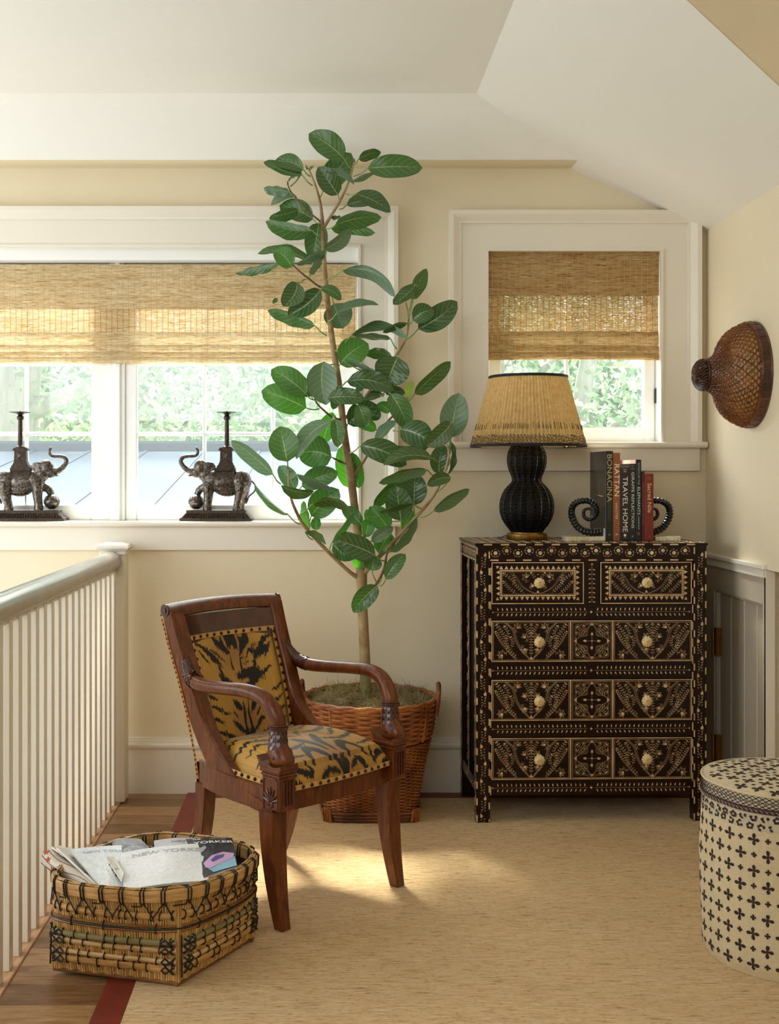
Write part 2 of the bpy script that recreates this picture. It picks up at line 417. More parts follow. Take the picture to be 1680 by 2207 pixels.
# ---------------------------------------------------------------- low door under the eave, right
dr = bpy.data.objects.new('door_1', None); COL.objects.link(dr); dr['kind'] = 'structure'; dr.location = (XR, 4.5, 0)
zdc = 1.0; y0, y1 = 4.313, 4.825; dt = .862
b = MB(); b.box((XR+.004, KY, 0), (XR+.04, y0, zdc)); b.box((XR+.004, y1, 0), (XR+.04, WB, zdc)); b.box((XR+.004, y0, dt), (XR+.04, y1, zdc))
b.box((XR-.004, KY, 0), (XR+.006, y0-.018, zdc-.03)); b.box((XR-.004, y1+.01, 0), (XR+.006, WB-.02, zdc-.03)); b.box((XR-.004, y0-.018, dt+.01), (XR+.006, y1+.01, zdc-.03))
b.build('door_frame', M['door'], dr, False)
b = MB(); b.bbox((XR-.02, KY-.012, zdc), (XR+.05, WB, zdc+.018), .003); b.box((XR-.012, KY, zdc-.03), (XR+.01, WB-.01, zdc)); b.build('cap', M['trim'], dr, False)
b = MB(); b.box((XR-.004, KY-.002, 0), (XR+.03, KY+.012, zdc)); b.build('corner_board', M['trim'], dr, False)
yb = [4.313, 4.405, 4.545, 4.685, 4.825]
yb = [4.313, 1.614*F_PX/922, 1.614*F_PX/895, 1.614*F_PX/867, 4.825]
for i in range(4):
    b = MB(); b.bbox((XR+.018, yb[i]+.002, .01), (XR+.03, yb[i+1]-.002, dt-.004), .004); b.build('board', M['door'], dr, False)
for (ya, yb_) in ((1352, 1412), (1582, 1645)):
    D = 4.83; b = MB(); b.tube([(XR-.008, D, zw(ya, D)), (XR-.008, D, zw(yb_, D))], .006, 10); b.box((XR-.004, D-.028, zw(yb_, D)), (XR+.02, D+.004, zw(ya, D)))
    b.build('hinge', M['brass'], dr)

# ---------------------------------------------------------------- balustrade
bal = empty('balustrade', (-.872, 4.0, 0), 'white painted balustrade with a grey handrail at the stair edge', 'balustrade')
D = 4.758-.018
k = 0
while D > 1.7:
    b = MB(); b.bbox((-.889, D, .003), (-.853, D+.036, .955), .0015); b.build('baluster', M['trim'], bal, False); D -= .0985; k += 1
b = MB(); b.tube([(-.871, y, .992) for y in (1.6, 3, 4, 4.795)], .040, 28); b.build('handrail', M['rail'], bal)
b = MB(); b.box((-.885, 1.6, .945), (-.857, 4.79, .957)); b.build('fillet_strip', M['trim'], bal, False)
b = MB(); b.bbox((-.918, 4.790, .003), (-.820, 4.888, 1.035), .003)
b.bbox((-.924, 4.784, 1.015), (-.814, 4.894, 1.028), .004)
def sq(z, r): return [(-.869-r, 4.839-r, z), (-.869+r, 4.839-r, z), (-.869+r, 4.839+r, z), (-.869-r, 4.839+r, z)]
rings = [(1.022, .049), (1.032, .054), (1.042, .064), (1.044, .066), (1.050, .067), (1.051, .064), (1.058, .063), (1.067, .032), (1.0675, .0)]
vs = []; [vs.extend(sq(z, r)) for z, r in rings]
b.add(vs, [(4*i+j, 4*i+(j+1) % 4, 4*i+4+(j+1) % 4, 4*i+4+j) for i in range(len(rings)-1) for j in range(4)])
b.build('newel_post', M['trim'], bal, False)

# ---------------------------------------------------------------- rug
def rug_mat():
    t = NT('wool_rug'); v = t.coord('Object', (14, 120, 1)); v2 = t.coord('Object', (45, 260, 1)); v3 = t.coord('Object', (1.2, 3, 1))
    a = t.noise(v, 1, 6, .7, .5); c = t.noise(v2, 1, 4, .6); big = t.noise(v3, 1, 3)
    base = t.ramp(a, [(.30, lin('#8a673e')), (.43, lin('#e2b97e')), (.7, lin('#f6d9aa'))])
    sp = t.ramp(c, [(.35, (.30, .24, .18, 1)), (.43, (1, 1, 1, 1))])
    bl = t.ramp(big, [(.3, (.88, .86, .82, 1)), (.7, (1, 1, 1, 1))])
    t.set(base=t.mix(1.0, t.mix(.75, base, sp, 'MULTIPLY'), bl, 'MULTIPLY'), rough=.95, spec=.1, sheen=.2)
    h = t.math('ADD', a, t.math('MULTIPLY', c, .7)); t.bump(h, .8, .006); return t.m
M['rug'] = rug_mat(); M['redleather'] = plain('red_leather_binding', '#7a2c1c', .5, var=.25, vscale=9, bump=.15, bscale=40)
rug = empty('area_rug', (.5, 3.5, 0), 'tan flatwoven wool rug with a rust red leather border', 'rug')
rx0, rx1, ry0, ry1 = -.578, 1.60, 1.9, 4.925; bw = .078
b = MB(); b.box((rx0+bw, ry0+bw, .0005), (rx1, ry1-bw, .006)); b.build('field', M['rug'], rug, False)
b = MB(); b.bbox((rx0, ry0, .0005), (rx0+bw, ry1, .007), .002); b.bbox((rx0+bw, ry1-bw, .0005), (rx1, ry1, .007), .002); b.bbox((rx0+bw, ry0, .0005), (rx1, ry0+bw, .007), .002)
b.build('border', M['redleather'], rug, False)
# ---------------------------------------------------------------- outside: metal roof, wood beyond
M['metalroof'] = plain('pale_metal_roof', '#5d6872', .9, .0, var=.04, vscale=2, spec=.08)
rf = empty('metal_roof', (-1, 6.5, 1.1), 'pale grey standing seam metal roof right outside the long window', 'roof')
ra, rb = Vector((0, 5.25, 1.02)), Vector((0, 9.2, 1.352+50*9.2/F_PX))
b = MB(); b.add([(-6, ra.y, ra.z), (.9, ra.y, ra.z), (.9, rb.y, rb.z), (-6, rb.y, rb.z), (-6, ra.y, ra.z-.1), (.9, ra.y, ra.z-.1), (.9, rb.y, rb.z-.1), (-6, rb.y, rb.z-.1)],
    [(0, 1, 2, 3), (7, 6, 5, 4), (1, 5, 6, 2), (0, 4, 5, 1), (3, 2, 6, 7), (4, 0, 3, 7)]); b.build('roof_sheet', M['metalroof'], rf, False)
for i in range(16):
    x = -5.8 + .44*i; b = MB(); b.box((x, 0, 0), (x+.022, 1, .007), fn=lambda x_, y_, z_: (x_, ra.y+(rb.y-ra.y)*y_, ra.z+(rb.z-ra.z)*y_+z_)); b.build('standing_seam', M['metalroof'], rf, False)
b = MB(); b.bbox((-6, rb.y-.06, rb.z-.05), (.9, rb.y+.12, rb.z+.07), .02); b.build('ridge_cap', M['metalroof'], rf, False)
M['grass'] = plain('garden_grass', '#8fae72', .9, var=.2, vscale=.7)
g = MB(); g.box((-30, 5.3, -3.2), (30, 60, -3.0)); tag(g.build('lawn', M['grass'], None, False, (0, 20, -3)), 'pale green ground under the trees outside', 'lawn', kind='structure')
def leafmat(name, c1, c2):
    t = NT(name); v = t.coord('Object'); f = t.noise(v, 1.6, 3)
    c = t.ramp(f, [(.35, lin(c1)), (.65, lin(c2))]); t.set(base=c, rough=.8, spec=.1); t.translucent(c, .45); return t.m
LM = [leafmat('leaf_cloud_pale', '#8da287', '#b6c6a8'), leafmat('leaf_cloud_mid', '#5c7760', '#869f7e'), leafmat('leaf_cloud_yellow', '#93a577', '#c0cc9e')]
M['bark2'] = plain('pale_grey_bark', '#a7a49c', .9, var=.25, vscale=2.5, stretch=(3, 3, .6), bump=.4, bscale=8, dist=.02)
def crown(c, R, n, size, seed):
    r_ = np.random.default_rng(seed); b = MB()
    K = 26; cs = r_.normal(size=(K, 3)); cs /= np.linalg.norm(cs, axis=1)[:, None]; cs *= (r_.random((K, 1))**.4)*np.array(R)*.85
    for i in range(n):
        k = r_.integers(K); p = cs[k]+r_.normal(size=3)*np.array(R)*.17+np.array(c)
        a = r_.normal(size=3); a /= np.linalg.norm(a); q = np.cross(a, r_.normal(size=3)); q /= np.linalg.norm(q); s_ = size*(.6+r_.random()*.8)*.62
        b.add([p-a*s_, p-q*s_*.45, p+a*s_, p+q*s_*.45], [(0, 1, 2, 3)])
    return b
def tree(i, px, D, tr, h, crowns, lab, lm=0):
    x = (px-VX)*D/F_PX; t = empty('broadleaf_tree', (x, D, -3), lab, 'tree', 'trees beyond the roof')
    r_ = random.Random(i); b = MB(); pts = [(x+r_.uniform(-.1, .1)*k, D, -3+(h+3)*k/7) for k in range(8)]; b.tube(pts, [tr*(1.25-.13*k) for k in range(8)], 10); b.build('trunk', M['bark2'], t)
    for k in range(5):
        z = .2+k*.75+r_.random()*.4; sg = 1 if (k+i) % 2 else -1; L = 1.5+r_.random()*1.6
        b = MB(); b.tube([tuple(v) for v in seglerp([(x, D, z), (x+sg*L*.4, D-.2, z+.35+.2*r_.random()), (x+sg*L*.8, D-.5, z+.9), (x+sg*L, D-.5, z+1.5)], 9)], [tr*.34*(1-.09*j) for j in range(10)], 7); b.build('branch', M['bark2'], t)
    for j, (cx, cz, R, n) in enumerate(crowns):
        crown((x+cx, D-.2, cz), R, int(n*1.3), .10*D/14, i*10+j).build('foliage', LM[(lm+j) % 3], t, False, kind='stuff')
tree(1, 45, 10.4, .30, 7, [(1.2, 2.6, (1.6, 1.0, 1.3), 1500), (-1.4, 1.9, (1.2, .8, .9), 900)], 'thick pale trunk behind the elephant candlestick on the left', 0)
tree(2, 105, 14.2, .14, 7, [(.4, 2.4, (1.4, .9, 1.4), 1300), (1.2, 1.2, (1.2, .7, .6), 900)], 'slim forked tree close right of the thick trunk', 1)
tree(3, 165, 18.0, .13, 8, [(-.5, 2.8, (1.8, 1, 1.8), 1500), (.9, 1.6, (1.4, .8, 1.0), 1000)], 'slim tree seen left of the window mullion', 2)
tree(4, 372, 12.3, .11, 7, [(.2, 2.6, (1.8, 1, 1.2), 1300), (-1.0, 1.5, (1.1, .8, .8), 900), (1.6, 1.8, (1.1, .8, .7), 900)], 'leaning thin tree left of the right elephant candlestick', 1)
tree(5, 470, 16.1, .20, 8, [(1.0, 2.8, (1.7, 1, 1.3), 1400), (-.4, 1.4, (1.0, .8, .6), 900)], 'tree behind the right elephant candlestick', 0)
tree(6, 640, 20.0, .15, 8, [(.2, 2.4, (1.9, 1, 1.8), 1900), (-1.5, 1.8, (1.4, .8, 1.2), 1300)], 'tree outside partly hidden by the indoor tree in the long window', 2)
tree(7, 1290, 12.5, .12, 8, [(-.3, 2.6, (2.2, 1, 1.6), 2400), (.6, 1.3, (1.6, .8, .9), 1800)], 'leafy tree seen through the small window', 0)
tree(8, 1120, 15.8, .16, 8, [(.8, 2.2, (2.6, 1, 2.0), 2200)], 'tree behind the lampshade in the small window', 1)
# wood edge behind them, one leafy mass with real relief
b = MB(); R2 = np.random.default_rng(5)
for k in range(30000):
    x = R2.uniform(-17, 16); z = R2.uniform(-3, 8.0); y = 24.5+R2.normal()*.9+math.sin(x*1.3)*1.0+math.sin(z*2+x)*.7
    a = R2.normal(size=3); a /= np.linalg.norm(a); q = np.cross(a, R2.normal(size=3)); q /= np.linalg.norm(q); s_ = .08+.10*R2.random()
    p = np.array((x, y, z)); b.add([p-a*s_, p-q*s_*.5, p+a*s_, p+q*s_*.5], [(0, 1, 2, 3)], int(R2.integers(3)))
tag(b.build('woodland_edge', LM, None, False, (0, 21, -3)), 'dense pale green foliage of the wood far behind the trees', 'foliage', kind='stuff')

# ---------------------------------------------------------------- woven straw roman shades
def straw(name, holes, trans, dark='#8a5a28', mid='#c39a5e', light_='#e2c690'):
    t = NT(name); v = t.coord('Object', (16, 1, 190)); v2 = t.coord('Object', (30, 1, 420)); v3 = t.coord('Object', (2.2, 1, 40))
    a = t.noise(v, 1, 5, .65, 1.2); c = t.noise(v2, 1, 3, .6, .6); d = t.noise(v3, 1, 3, .6)
    base = t.ramp(a, [(.33, lin(dark)), (.45, lin(mid)), (.66, lin(light_))])
    base = t.mix(.6, base, t.ramp(c, [(.3, (.45, .36, .25, 1)), (.5, (1, 1, 1, 1))]), 'MULTIPLY')
    base = t.mix(.55, base, t.ramp(d, [(.35, (.75, .62, .45, 1)), (.6, (1.0, 1.0, 1.0, 1))]), 'MULTIPLY')
    # vertical stitching threads every 12 mm
    sx = t.coord('Object', (1, 1, 1)); sep = t.n.new('ShaderNodeSeparateXYZ'); t.link(sx, sep.inputs[0])
    fr = t.math('FRACT', t.math('MULTIPLY', sep.outputs[0], 41)); th = t.math('LESS_THAN', fr, .10)
    base = t.mix(t.math('MULTIPLY', th, .7), base, lin('#c8a468') if not holes else lin('#8a6234'))
    t.set(base=base, rough=.85, spec=.15); t.bump(t.math('ADD', a, t.math('MULTIPLY', c, .5)), .6, .003)
    mx = t.translucent(base, trans)
    if holes:
        tr = t.n.new('ShaderNodeBsdfTransparent'); m2 = t.n.new('ShaderNodeMixShader')
        f = t.math('GREATER_THAN', t.noise(t.coord('Object', (60, 1, 430)), 1, 3, .6, .5), .59)
        f = t.math('MULTIPLY', f, t.math('SUBTRACT', 1.0, th)); f = t.math('MULTIPLY', f, holes)
        t.link(f, m2.inputs[0]); t.link(mx.outputs[0], m2.inputs[1]); t.link(tr.outputs[0], m2.inputs[2]); t.link(m2.outputs[0], t.out.inputs[0])
    return t.m
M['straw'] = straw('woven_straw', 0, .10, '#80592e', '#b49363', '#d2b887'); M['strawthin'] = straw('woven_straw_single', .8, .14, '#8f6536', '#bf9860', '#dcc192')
M['straw2'] = straw('woven_straw_lit', 0, .10, '#a58254', '#d6bd8e', '#eddfc0')  # paler straw copy, daylight on the wide blind put into its colours
M['straw3'] = straw('woven_straw_single_lit', .5, .10, '#b98d58', '#dcbd8a', '#f0e0bd')  # single-layer copy, daylight put into the colours likewise
def shade(name, x0, x1, ys, D, lab, mats, sag=0, loc=None):
    # ys: valance top, valance bottom, single-layer bottom, then fold lines
    def Z(py): return CZ-(py-VY)*D/F_PX
    e = empty(name, ((x0+x1)/2, D, Z(ys[-1])), lab, 'blind', 'woven shades')
    def panel(nm, z0, z1, off, bulge, mat, n=14, skew=0):
        b = MB(); N = 60
        def fn(u, v):
            x = x0+(x1-x0)*u; z = z0+(z1-z0)*v + sag*4*u*(1-u)*(1 if skew else 0)
            return (x, D-off-bulge*math.sin(PI*min(1, v*1.0))-.0012*noise.noise((x*9, z*30, off*50)), z + .0012*noise.noise((x*14, v*3, 5)))
        b.grid(fn, N, n)
        # lower edge turned back for real thickness
        b.grid(lambda u, v: tuple(np.array(fn(u, 0))+np.array((0, .004*v, .0))), N, 1); b.grid(lambda u, v: tuple(np.array(fn(u, 1))+np.array((0, .004*v, 0))), N, 1)
        return b.build(nm, mat, e, True)
    b = MB(); b.box((x0+.002, D+.004, Z(ys[0])-.03), (x1-.002, D+.03, Z(ys[0])+.001)); b.build('headrail', plain('headrail_brown', '#5a4028', .6), e, False)
    panel('valance', Z(ys[1]), Z(ys[0]), .012, 0, mats[0])
    panel('shade_panel', Z(ys[2]), Z(ys[0])-.01, 0, 0, mats[1], 24)
    o = .004
    for i in range(2, len(ys)-1):
        panel('fold', Z(ys[i+1]), Z(ys[i])+(.004 if i > 2 else 0), o, .007, mats[2], 8, 1); o += .004
    return e
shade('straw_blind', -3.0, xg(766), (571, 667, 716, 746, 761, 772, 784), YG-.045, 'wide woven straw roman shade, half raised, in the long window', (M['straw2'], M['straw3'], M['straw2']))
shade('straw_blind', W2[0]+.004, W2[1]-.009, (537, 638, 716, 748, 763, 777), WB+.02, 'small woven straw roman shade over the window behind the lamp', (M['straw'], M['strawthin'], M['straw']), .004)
# ---------------------------------------------------------------- inlaid chest of drawers
M['ebony'] = wood('dark_rosewood', '#0f0604', '#281007', 1, .3, (2, 14, 14), .2, .05, 5)
M['ebonyv'] = wood('dark_rosewood_upright', '#0f0604', '#281007', 1, .3, (14, 14, 2), .2, .05, 5)
def bone():
    t = NT('bone_inlay'); v = t.coord('Object'); f = t.noise(v, 16, 3); t.set(base=t.ramp(f, [(.3, lin('#b98e62')), (.55, lin('#d9b98c')), (.75, lin('#e6cfa6'))]), rough=.45); return t.m
M['bone'] = bone()
M['boneknob'] = plain('carved_bone', '#e8cf9c', .35, var=.12, vscale=40)
CH0 = Vector(((1027-VX)*4.5/F_PX, 4.50, 0)); CHZ = .0074; CT = math.radians(1.6); S = 4.5/F_PX
cux, cuy = Vector((math.cos(CT), math.sin(CT), 0)), Vector((-math.sin(CT), math.cos(CT), 0))
def C(px, py, d=0):                                     # front-plane pixel -> world, d = depth behind the front
    p = CH0 + cux*((px-1027)*S) + cuy*d; return (p.x, p.y, CHZ + (1777-py)*S*.9935)
for _k in ('ebony', 'ebonyv'): M[_k].node_tree.nodes['Principled BSDF'].inputs['Specular IOR Level'].default_value = .25; M[_k].node_tree.nodes['Principled BSDF'].inputs['Coat Weight'].default_value = .05
chest = empty('chest_of_drawers', tuple(CH0+cux*.45+cuy*.21), 'dark wooden chest of drawers covered in bone inlay, under the small window', 'chest of drawers')
def cbox(nm, x0, x1, y0, y1, d0, d1, mat, par=chest, bev=.0015):
    b = MB(); b.bbox((x0, d0, -y1), (x1, d1, -y0), bev/S*.0+bev, fn=None)
    b.v = [C(x, -z, y) for (x, y, z) in [(p[0], p[1], p[2]) for p in b.v]]
    return b.build(nm, mat, par, False)
def cpart(nm, boxes, mat, par=chest):
    b = MB()
    for (x0, x1, y0, y1, d0, d1) in boxes:
        n = len(b.v); b.box((x0, d0, -y1), (x1, d1, -y0)); b.v[n:] = [C(p[0], -p[2], p[1]) for p in b.v[n:]]
    return b.build(nm, mat, par, False)
DP = .425
cpart('top', [(1024.5, 1530.5, 1171, 1176.5, -.004, DP)], M['ebony'])
for (xa, xb) in ((1027, 1057), (1500, 1528.5)):
    cpart('post', [(xa, xb, 1176.5, 1777, 0, .045)], M['ebonyv'])
    cpart('post', [(xa, xb, 1176.5, 1777, DP-.045, DP-.003)], M['ebonyv'])
cpart('top_rail', [(1057, 1500, 1176.5, 1210, .002, .03)], M['ebony'])
cpart('centre_stile', [(1262, 1295, 1210, 1304, .003, .03)], M['ebonyv'])
for (a, b_) in ((1304, 1338), (1429.5, 1466.5), (1557.5, 1593), (1685.5, 1718)):
    cpart('rail', [(1057, 1500, a, b_, .002, .03)], M['ebony'])
cpart('carcass', [(1057, 1500, 1210, 1716, .035, DP-.005)], M['ebony'])
# left side: rails, stile and sunk panels
sd = [(1029, 1033, 1176.5, 1212, .045, DP-.045), (1029, 1033, 1690, 1716, .045, DP-.045), (1029, 1033, 1212, 1690, .195, .235)]
cpart('side_rail', sd, M['ebonyv']); cpart('side_panel', [(1045, 1050, 1212, 1690, .045, DP-.045)], M['ebonyv'])
sd2 = [(1524, 1527, 1176.5, 1212, .045, DP-.045), (1524, 1527, 1690, 1716, .045, DP-.045), (1510, 1514, 1212, 1690, .045, DP-.045)]
cpart('side_panel', sd2, M['ebonyv'])

class Inlay:                                            # thin raised bone shapes laid on a plane
    def __init__(s, fn): s.b = MB(); s.fn = fn; s.h = .0005
    def poly(s, pts):
        n = len(pts); a = [s.fn(x, y, .0002) for x, y in pts]; c = [s.fn(x, y, -s.h) for x, y in pts]
        s.b.add(a+c, [tuple(range(n, 2*n))]+[(i, (i+1) % n, n+(i+1) % n, n+i) for i in range(n)])
    def rect(s, x0, y0, x1, y1): s.poly([(x0, y0), (x1, y0), (x1, y1), (x0, y1)])
    def frame(s, x0, y0, x1, y1, w_):
        s.rect(x0, y0, x1, y0+w_); s.rect(x0, y1-w_, x1, y1); s.rect(x0, y0+w_, x0+w_, y1-w_); s.rect(x1-w_, y0+w_, x1, y1-w_)
    def line(s, pts, w_):
        w_ *= .72
        pts = [np.array(p, float) for p in pts]; L = []; R = []
        for i, p in enumerate(pts):
            t = pts[min(i+1, len(pts)-1)]-pts[max(i-1, 0)]; t = t/(np.hypot(*t)+1e-9); nrm = np.array((-t[1], t[0]))*w_/2
            L.append(s.fn(*(p+nrm), -s.h)); R.append(s.fn(*(p-nrm), -s.h))
        m = len(pts); s.b.add(L+R, [(i, i+1, m+i+1, m+i) for i in range(m-1)])
    def leaf(s, x, y, ang, L, w_, curl=.25):
        if L < 5.1: w_ *= .8; L *= .92
        c, q = math.cos(ang), math.sin(ang); o = []
        for (u, v) in ((0, 0), (.3, .5), (.62, .42), (1, curl), (.65, -.28), (.3, -.40)):
            o.append((x+(u*c)*L-(v*q)*w_, y+(u*q)*L+(v*c)*w_))
        s.poly(o)
    def flower(s, x, y, r, k=6):
        o = []
        for i in range(k*4):
            th = 2*PI*i/(k*4); rr = r*(.86+.14*math.cos(k*th)); o.append((x+rr*math.cos(th), y+rr*math.sin(th)))
        s.poly(o)
    def star(s, x, y, r): s.poly([(x+(r if i % 2 == 0 else r*.42)*math.cos(PI*i/4), y+(r if i % 2 == 0 else r*.42)*math.sin(PI*i/4)) for i in range(8)])
    def bud(s, x, y, ang, r=2.0):
        for da in (-.75, 0, .75): s.leaf(x, y, ang+da, r*1.5, r*.9, .0)
    def stem(s, pts, w_=.6, sp=6.5, L=4.6, lw=2.1, tip=True, both=True, n=40, spread=1.0):
        q = seglerp(pts, n); s.line(q, w_); acc = 0; sd = 1
        for i in range(1, len(q)):
            d = q[i]-q[i-1]; acc += np.hypot(*d)
            if acc > sp:
                acc = 0; a = math.atan2(d[1], d[0])
                for sg in ((1, -1) if both else (sd,)):
                    s.leaf(q[i][0]+math.cos(a+sg*spread)*1.2, q[i][1]+math.sin(a+sg*spread)*1.2, a+sg*spread, L, lw, .3*sg)
                sd = -sd
        if tip:
            d = q[-1]-q[-3]; s.bud(q[-1][0], q[-1][1], math.atan2(d[1], d[0]), 2.4)
    def scroll(s, x, y, r, start, turn, fr=3.2, leaves=5):
        q = []
        for i in range(31):
            t = i/30; th = start+turn*t*1.7*PI; rr = r*(1-.50*t); q.append((x+rr*math.cos(th), y+rr*math.sin(th)))
        s.line(q, .55); s.flower(x, y, fr)
        for i in range(leaves):
            th = start+turn*(i+.5)/leaves*1.6*PI; rr = r*(1-.5*(i+.5)/leaves)
            s.leaf(x+rr*.82*math.cos(th), y+rr*.82*math.sin(th), th+turn*2.2, r*.42, 1.9); s.leaf(x+rr*1.12*math.cos(th), y+rr*1.12*math.sin(th), th+turn*.9, r*.36, 1.8)
    def build(s, par, nm='inlay'): return s.b.build(nm, M['bone'], par, False, kind='stuff')
def front(x, y, h): return C(x, y, h)
# posts: vine with leaves and dashed edges
def postvine(x0, x1):
    I = Inlay(lambda x, y, h: C(x, y, h)); I.h = .0006; xm = (x0+x1)/2
    y = 1180
    while y < 1770: I.rect(x0+.3, y, x0+3.2, y+15); I.rect(x1-3.2, y+9, x1-.3, min(y+24, 1776)); y += 36.3
    q = [(xm+6.5*math.sin((yy-1180)/75.5*2*PI), yy) for yy in np.arange(1190, 1768, 3.0)]; I.line(q, .6)
    for k in range(16):
        yy = 1192+37.75*k; sg = 1 if k % 2 == 0 else -1
        if yy > 1762: break
        I.leaf(xm+sg*3, yy+9, -PI/2+sg*.25, 10, 7, .0)
        for j in range(4):
            I.leaf(xm-sg*1, yy+12+j*6, -PI/2-sg*1.0, 4.6, 2.1, .3); I.leaf(xm+sg*2.5, yy+14+j*6, -PI/2+sg*1.0, 4.6, 2.1, -.3)
    I.build(chest)
postvine(1027, 1057); postvine(1500, 1528.5)
# top frieze with round flowers on a running scroll
I = Inlay(lambda x, y, h: C(x, y, h+.002)); I.h = .0006
for i in range(13):
    I2x = 1043+36.8*i
    I.rect(1057.5+35.6*i, 1206.5, min(1057.5+35.6*i+18, 1499), 1209.5) if i < 13 else None
for i in range(18):
    x = 1069+24.3*i; sg = 1 if i % 2 == 0 else -1; y = 1190+sg*2.6; I.flower(x, y, 4.8, 6)
    I.line([(x+9.5*math.cos(t), y+8.5*math.sin(t)) for t in np.linspace(-sg*.4, -sg*.4+sg*4.6, 18)], .5)
    for j in range(7):
        th = j*.9+i; I.leaf(x+8.5*math.cos(th), y+8*math.sin(th), th+1.6, 4.4, 1.9)
I.star(1277, 1182, 3); I.build(chest)
I = Inlay(lambda x, y, h: C(x, y, h-.004)); I.h = .0005
for i in range(13): I.rect(1043+36.8*i, 1172.6, min(1061+36.8*i, 1527), 1175.6)
I.build(chest)
# dashed rule round the drawers, rails with leaf rows
I = Inlay(lambda x, y, h: C(x, y, h+.002)); I.h = .0006
for (yc) in (1321, 1448, 1575, 1703):
    for sgn in (-1, 1):
        for k in range(20):
            x = 1277+sgn*(12+k*9.95); a = -PI/2-sgn*-.25
            I.leaf(x+sgn*1.5, yc-2.8, -PI/2+.12*sgn, 7.2, 3.0, .2*sgn); I.leaf(x, yc+2.8, PI/2-.45*sgn, 7.2, 3.0, -.2*sgn)
        I.line([(1277+sgn*8, yc), (1277+sgn*212, yc)], .5); I.star(1277+sgn*214, yc, 2.3)
    I.star(1277, yc, 3.8)
y = 1224
while y < 1700: I.rect(1057.3, y, 1059.6, y+18); I.rect(1497.4, y+9, 1499.7, y+27); y += 36.6
q = [(1278.5, yy) for yy in range(1216, 1303, 4)]; I.line(q, .6); I.star(1278.5, 1217, 3)
for k in range(8):
    for sg in (1, -1): I.leaf(1278.5+sg*2, 1228+k*10, sg*.35 if sg > 0 else PI-.35, 6.2, 2.6, .3*sg)
I.build(chest)

def knob(par, x, y):
    b = MB(); c = C(x, y, -.010); k = 10; n = 40; pr = [(0.30, -.030), (.40, -.024), (.52, -.020), (.92, -.017), (1.0, -.012), (.97, -.006), (.86, -.001), (.62, .004), (.30, .006), (0.001, .0045)]
    R = 12.2*S; vs = []
    for (r, dd) in pr:
        for i in range(n):
            th = 2*PI*i/n; lob = 1-.07*abs(math.sin(k*th/2+PI/2*0))**.5*0 - .06*(1-abs(math.cos(k*th/2)))**1.2
            rr = r*R*(lob if r > .4 else 1); dep = dd - (.0022*(1-abs(math.cos(k*th/2)))**2 if .25 < r < .99 else 0)
            p = Vector(c)+cux*rr*math.cos(th)+Vector((0, 0, 1))*rr*math.sin(th)-cuy*(dep); vs.append(p)
    b.add(vs, [(i*n+j, i*n+(j+1) % n, (i+1)*n+(j+1) % n, (i+1)*n+j) for i in range(len(pr)-1) for j in range(n)]+[tuple(range((len(pr)-1)*n, len(pr)*n))])
    b.add([Vector(C(x, y, .012))+cux*.008*math.cos(t)+Vector((0, 0, .008*math.sin(t))) for t in np.linspace(0, 2*PI, 9)[:-1]]+[Vector(C(x, y, -.02))+cux*.008*math.cos(t)+Vector((0, 0, .008*math.sin(t))) for t in np.linspace(0, 2*PI, 9)[:-1]], [(i, (i+1) % 8, 8+(i+1) % 8, 8+i) for i in range(8)])
    b.build('knob', M['boneknob'], par)
def drawer(x0, x1, y0, y1):
    e = bpy.data.objects.new('drawer', None); COL.objects.link(e); e.parent = chest; e.location = Vector(C((x0+x1)/2, (y0+y1)/2, .01))-world_loc(chest)
    cpart('drawer_front', [(x0+.6, x1-.6, y0+.6, y1-.6, -.001, .034)], M['ebony'], e); return e
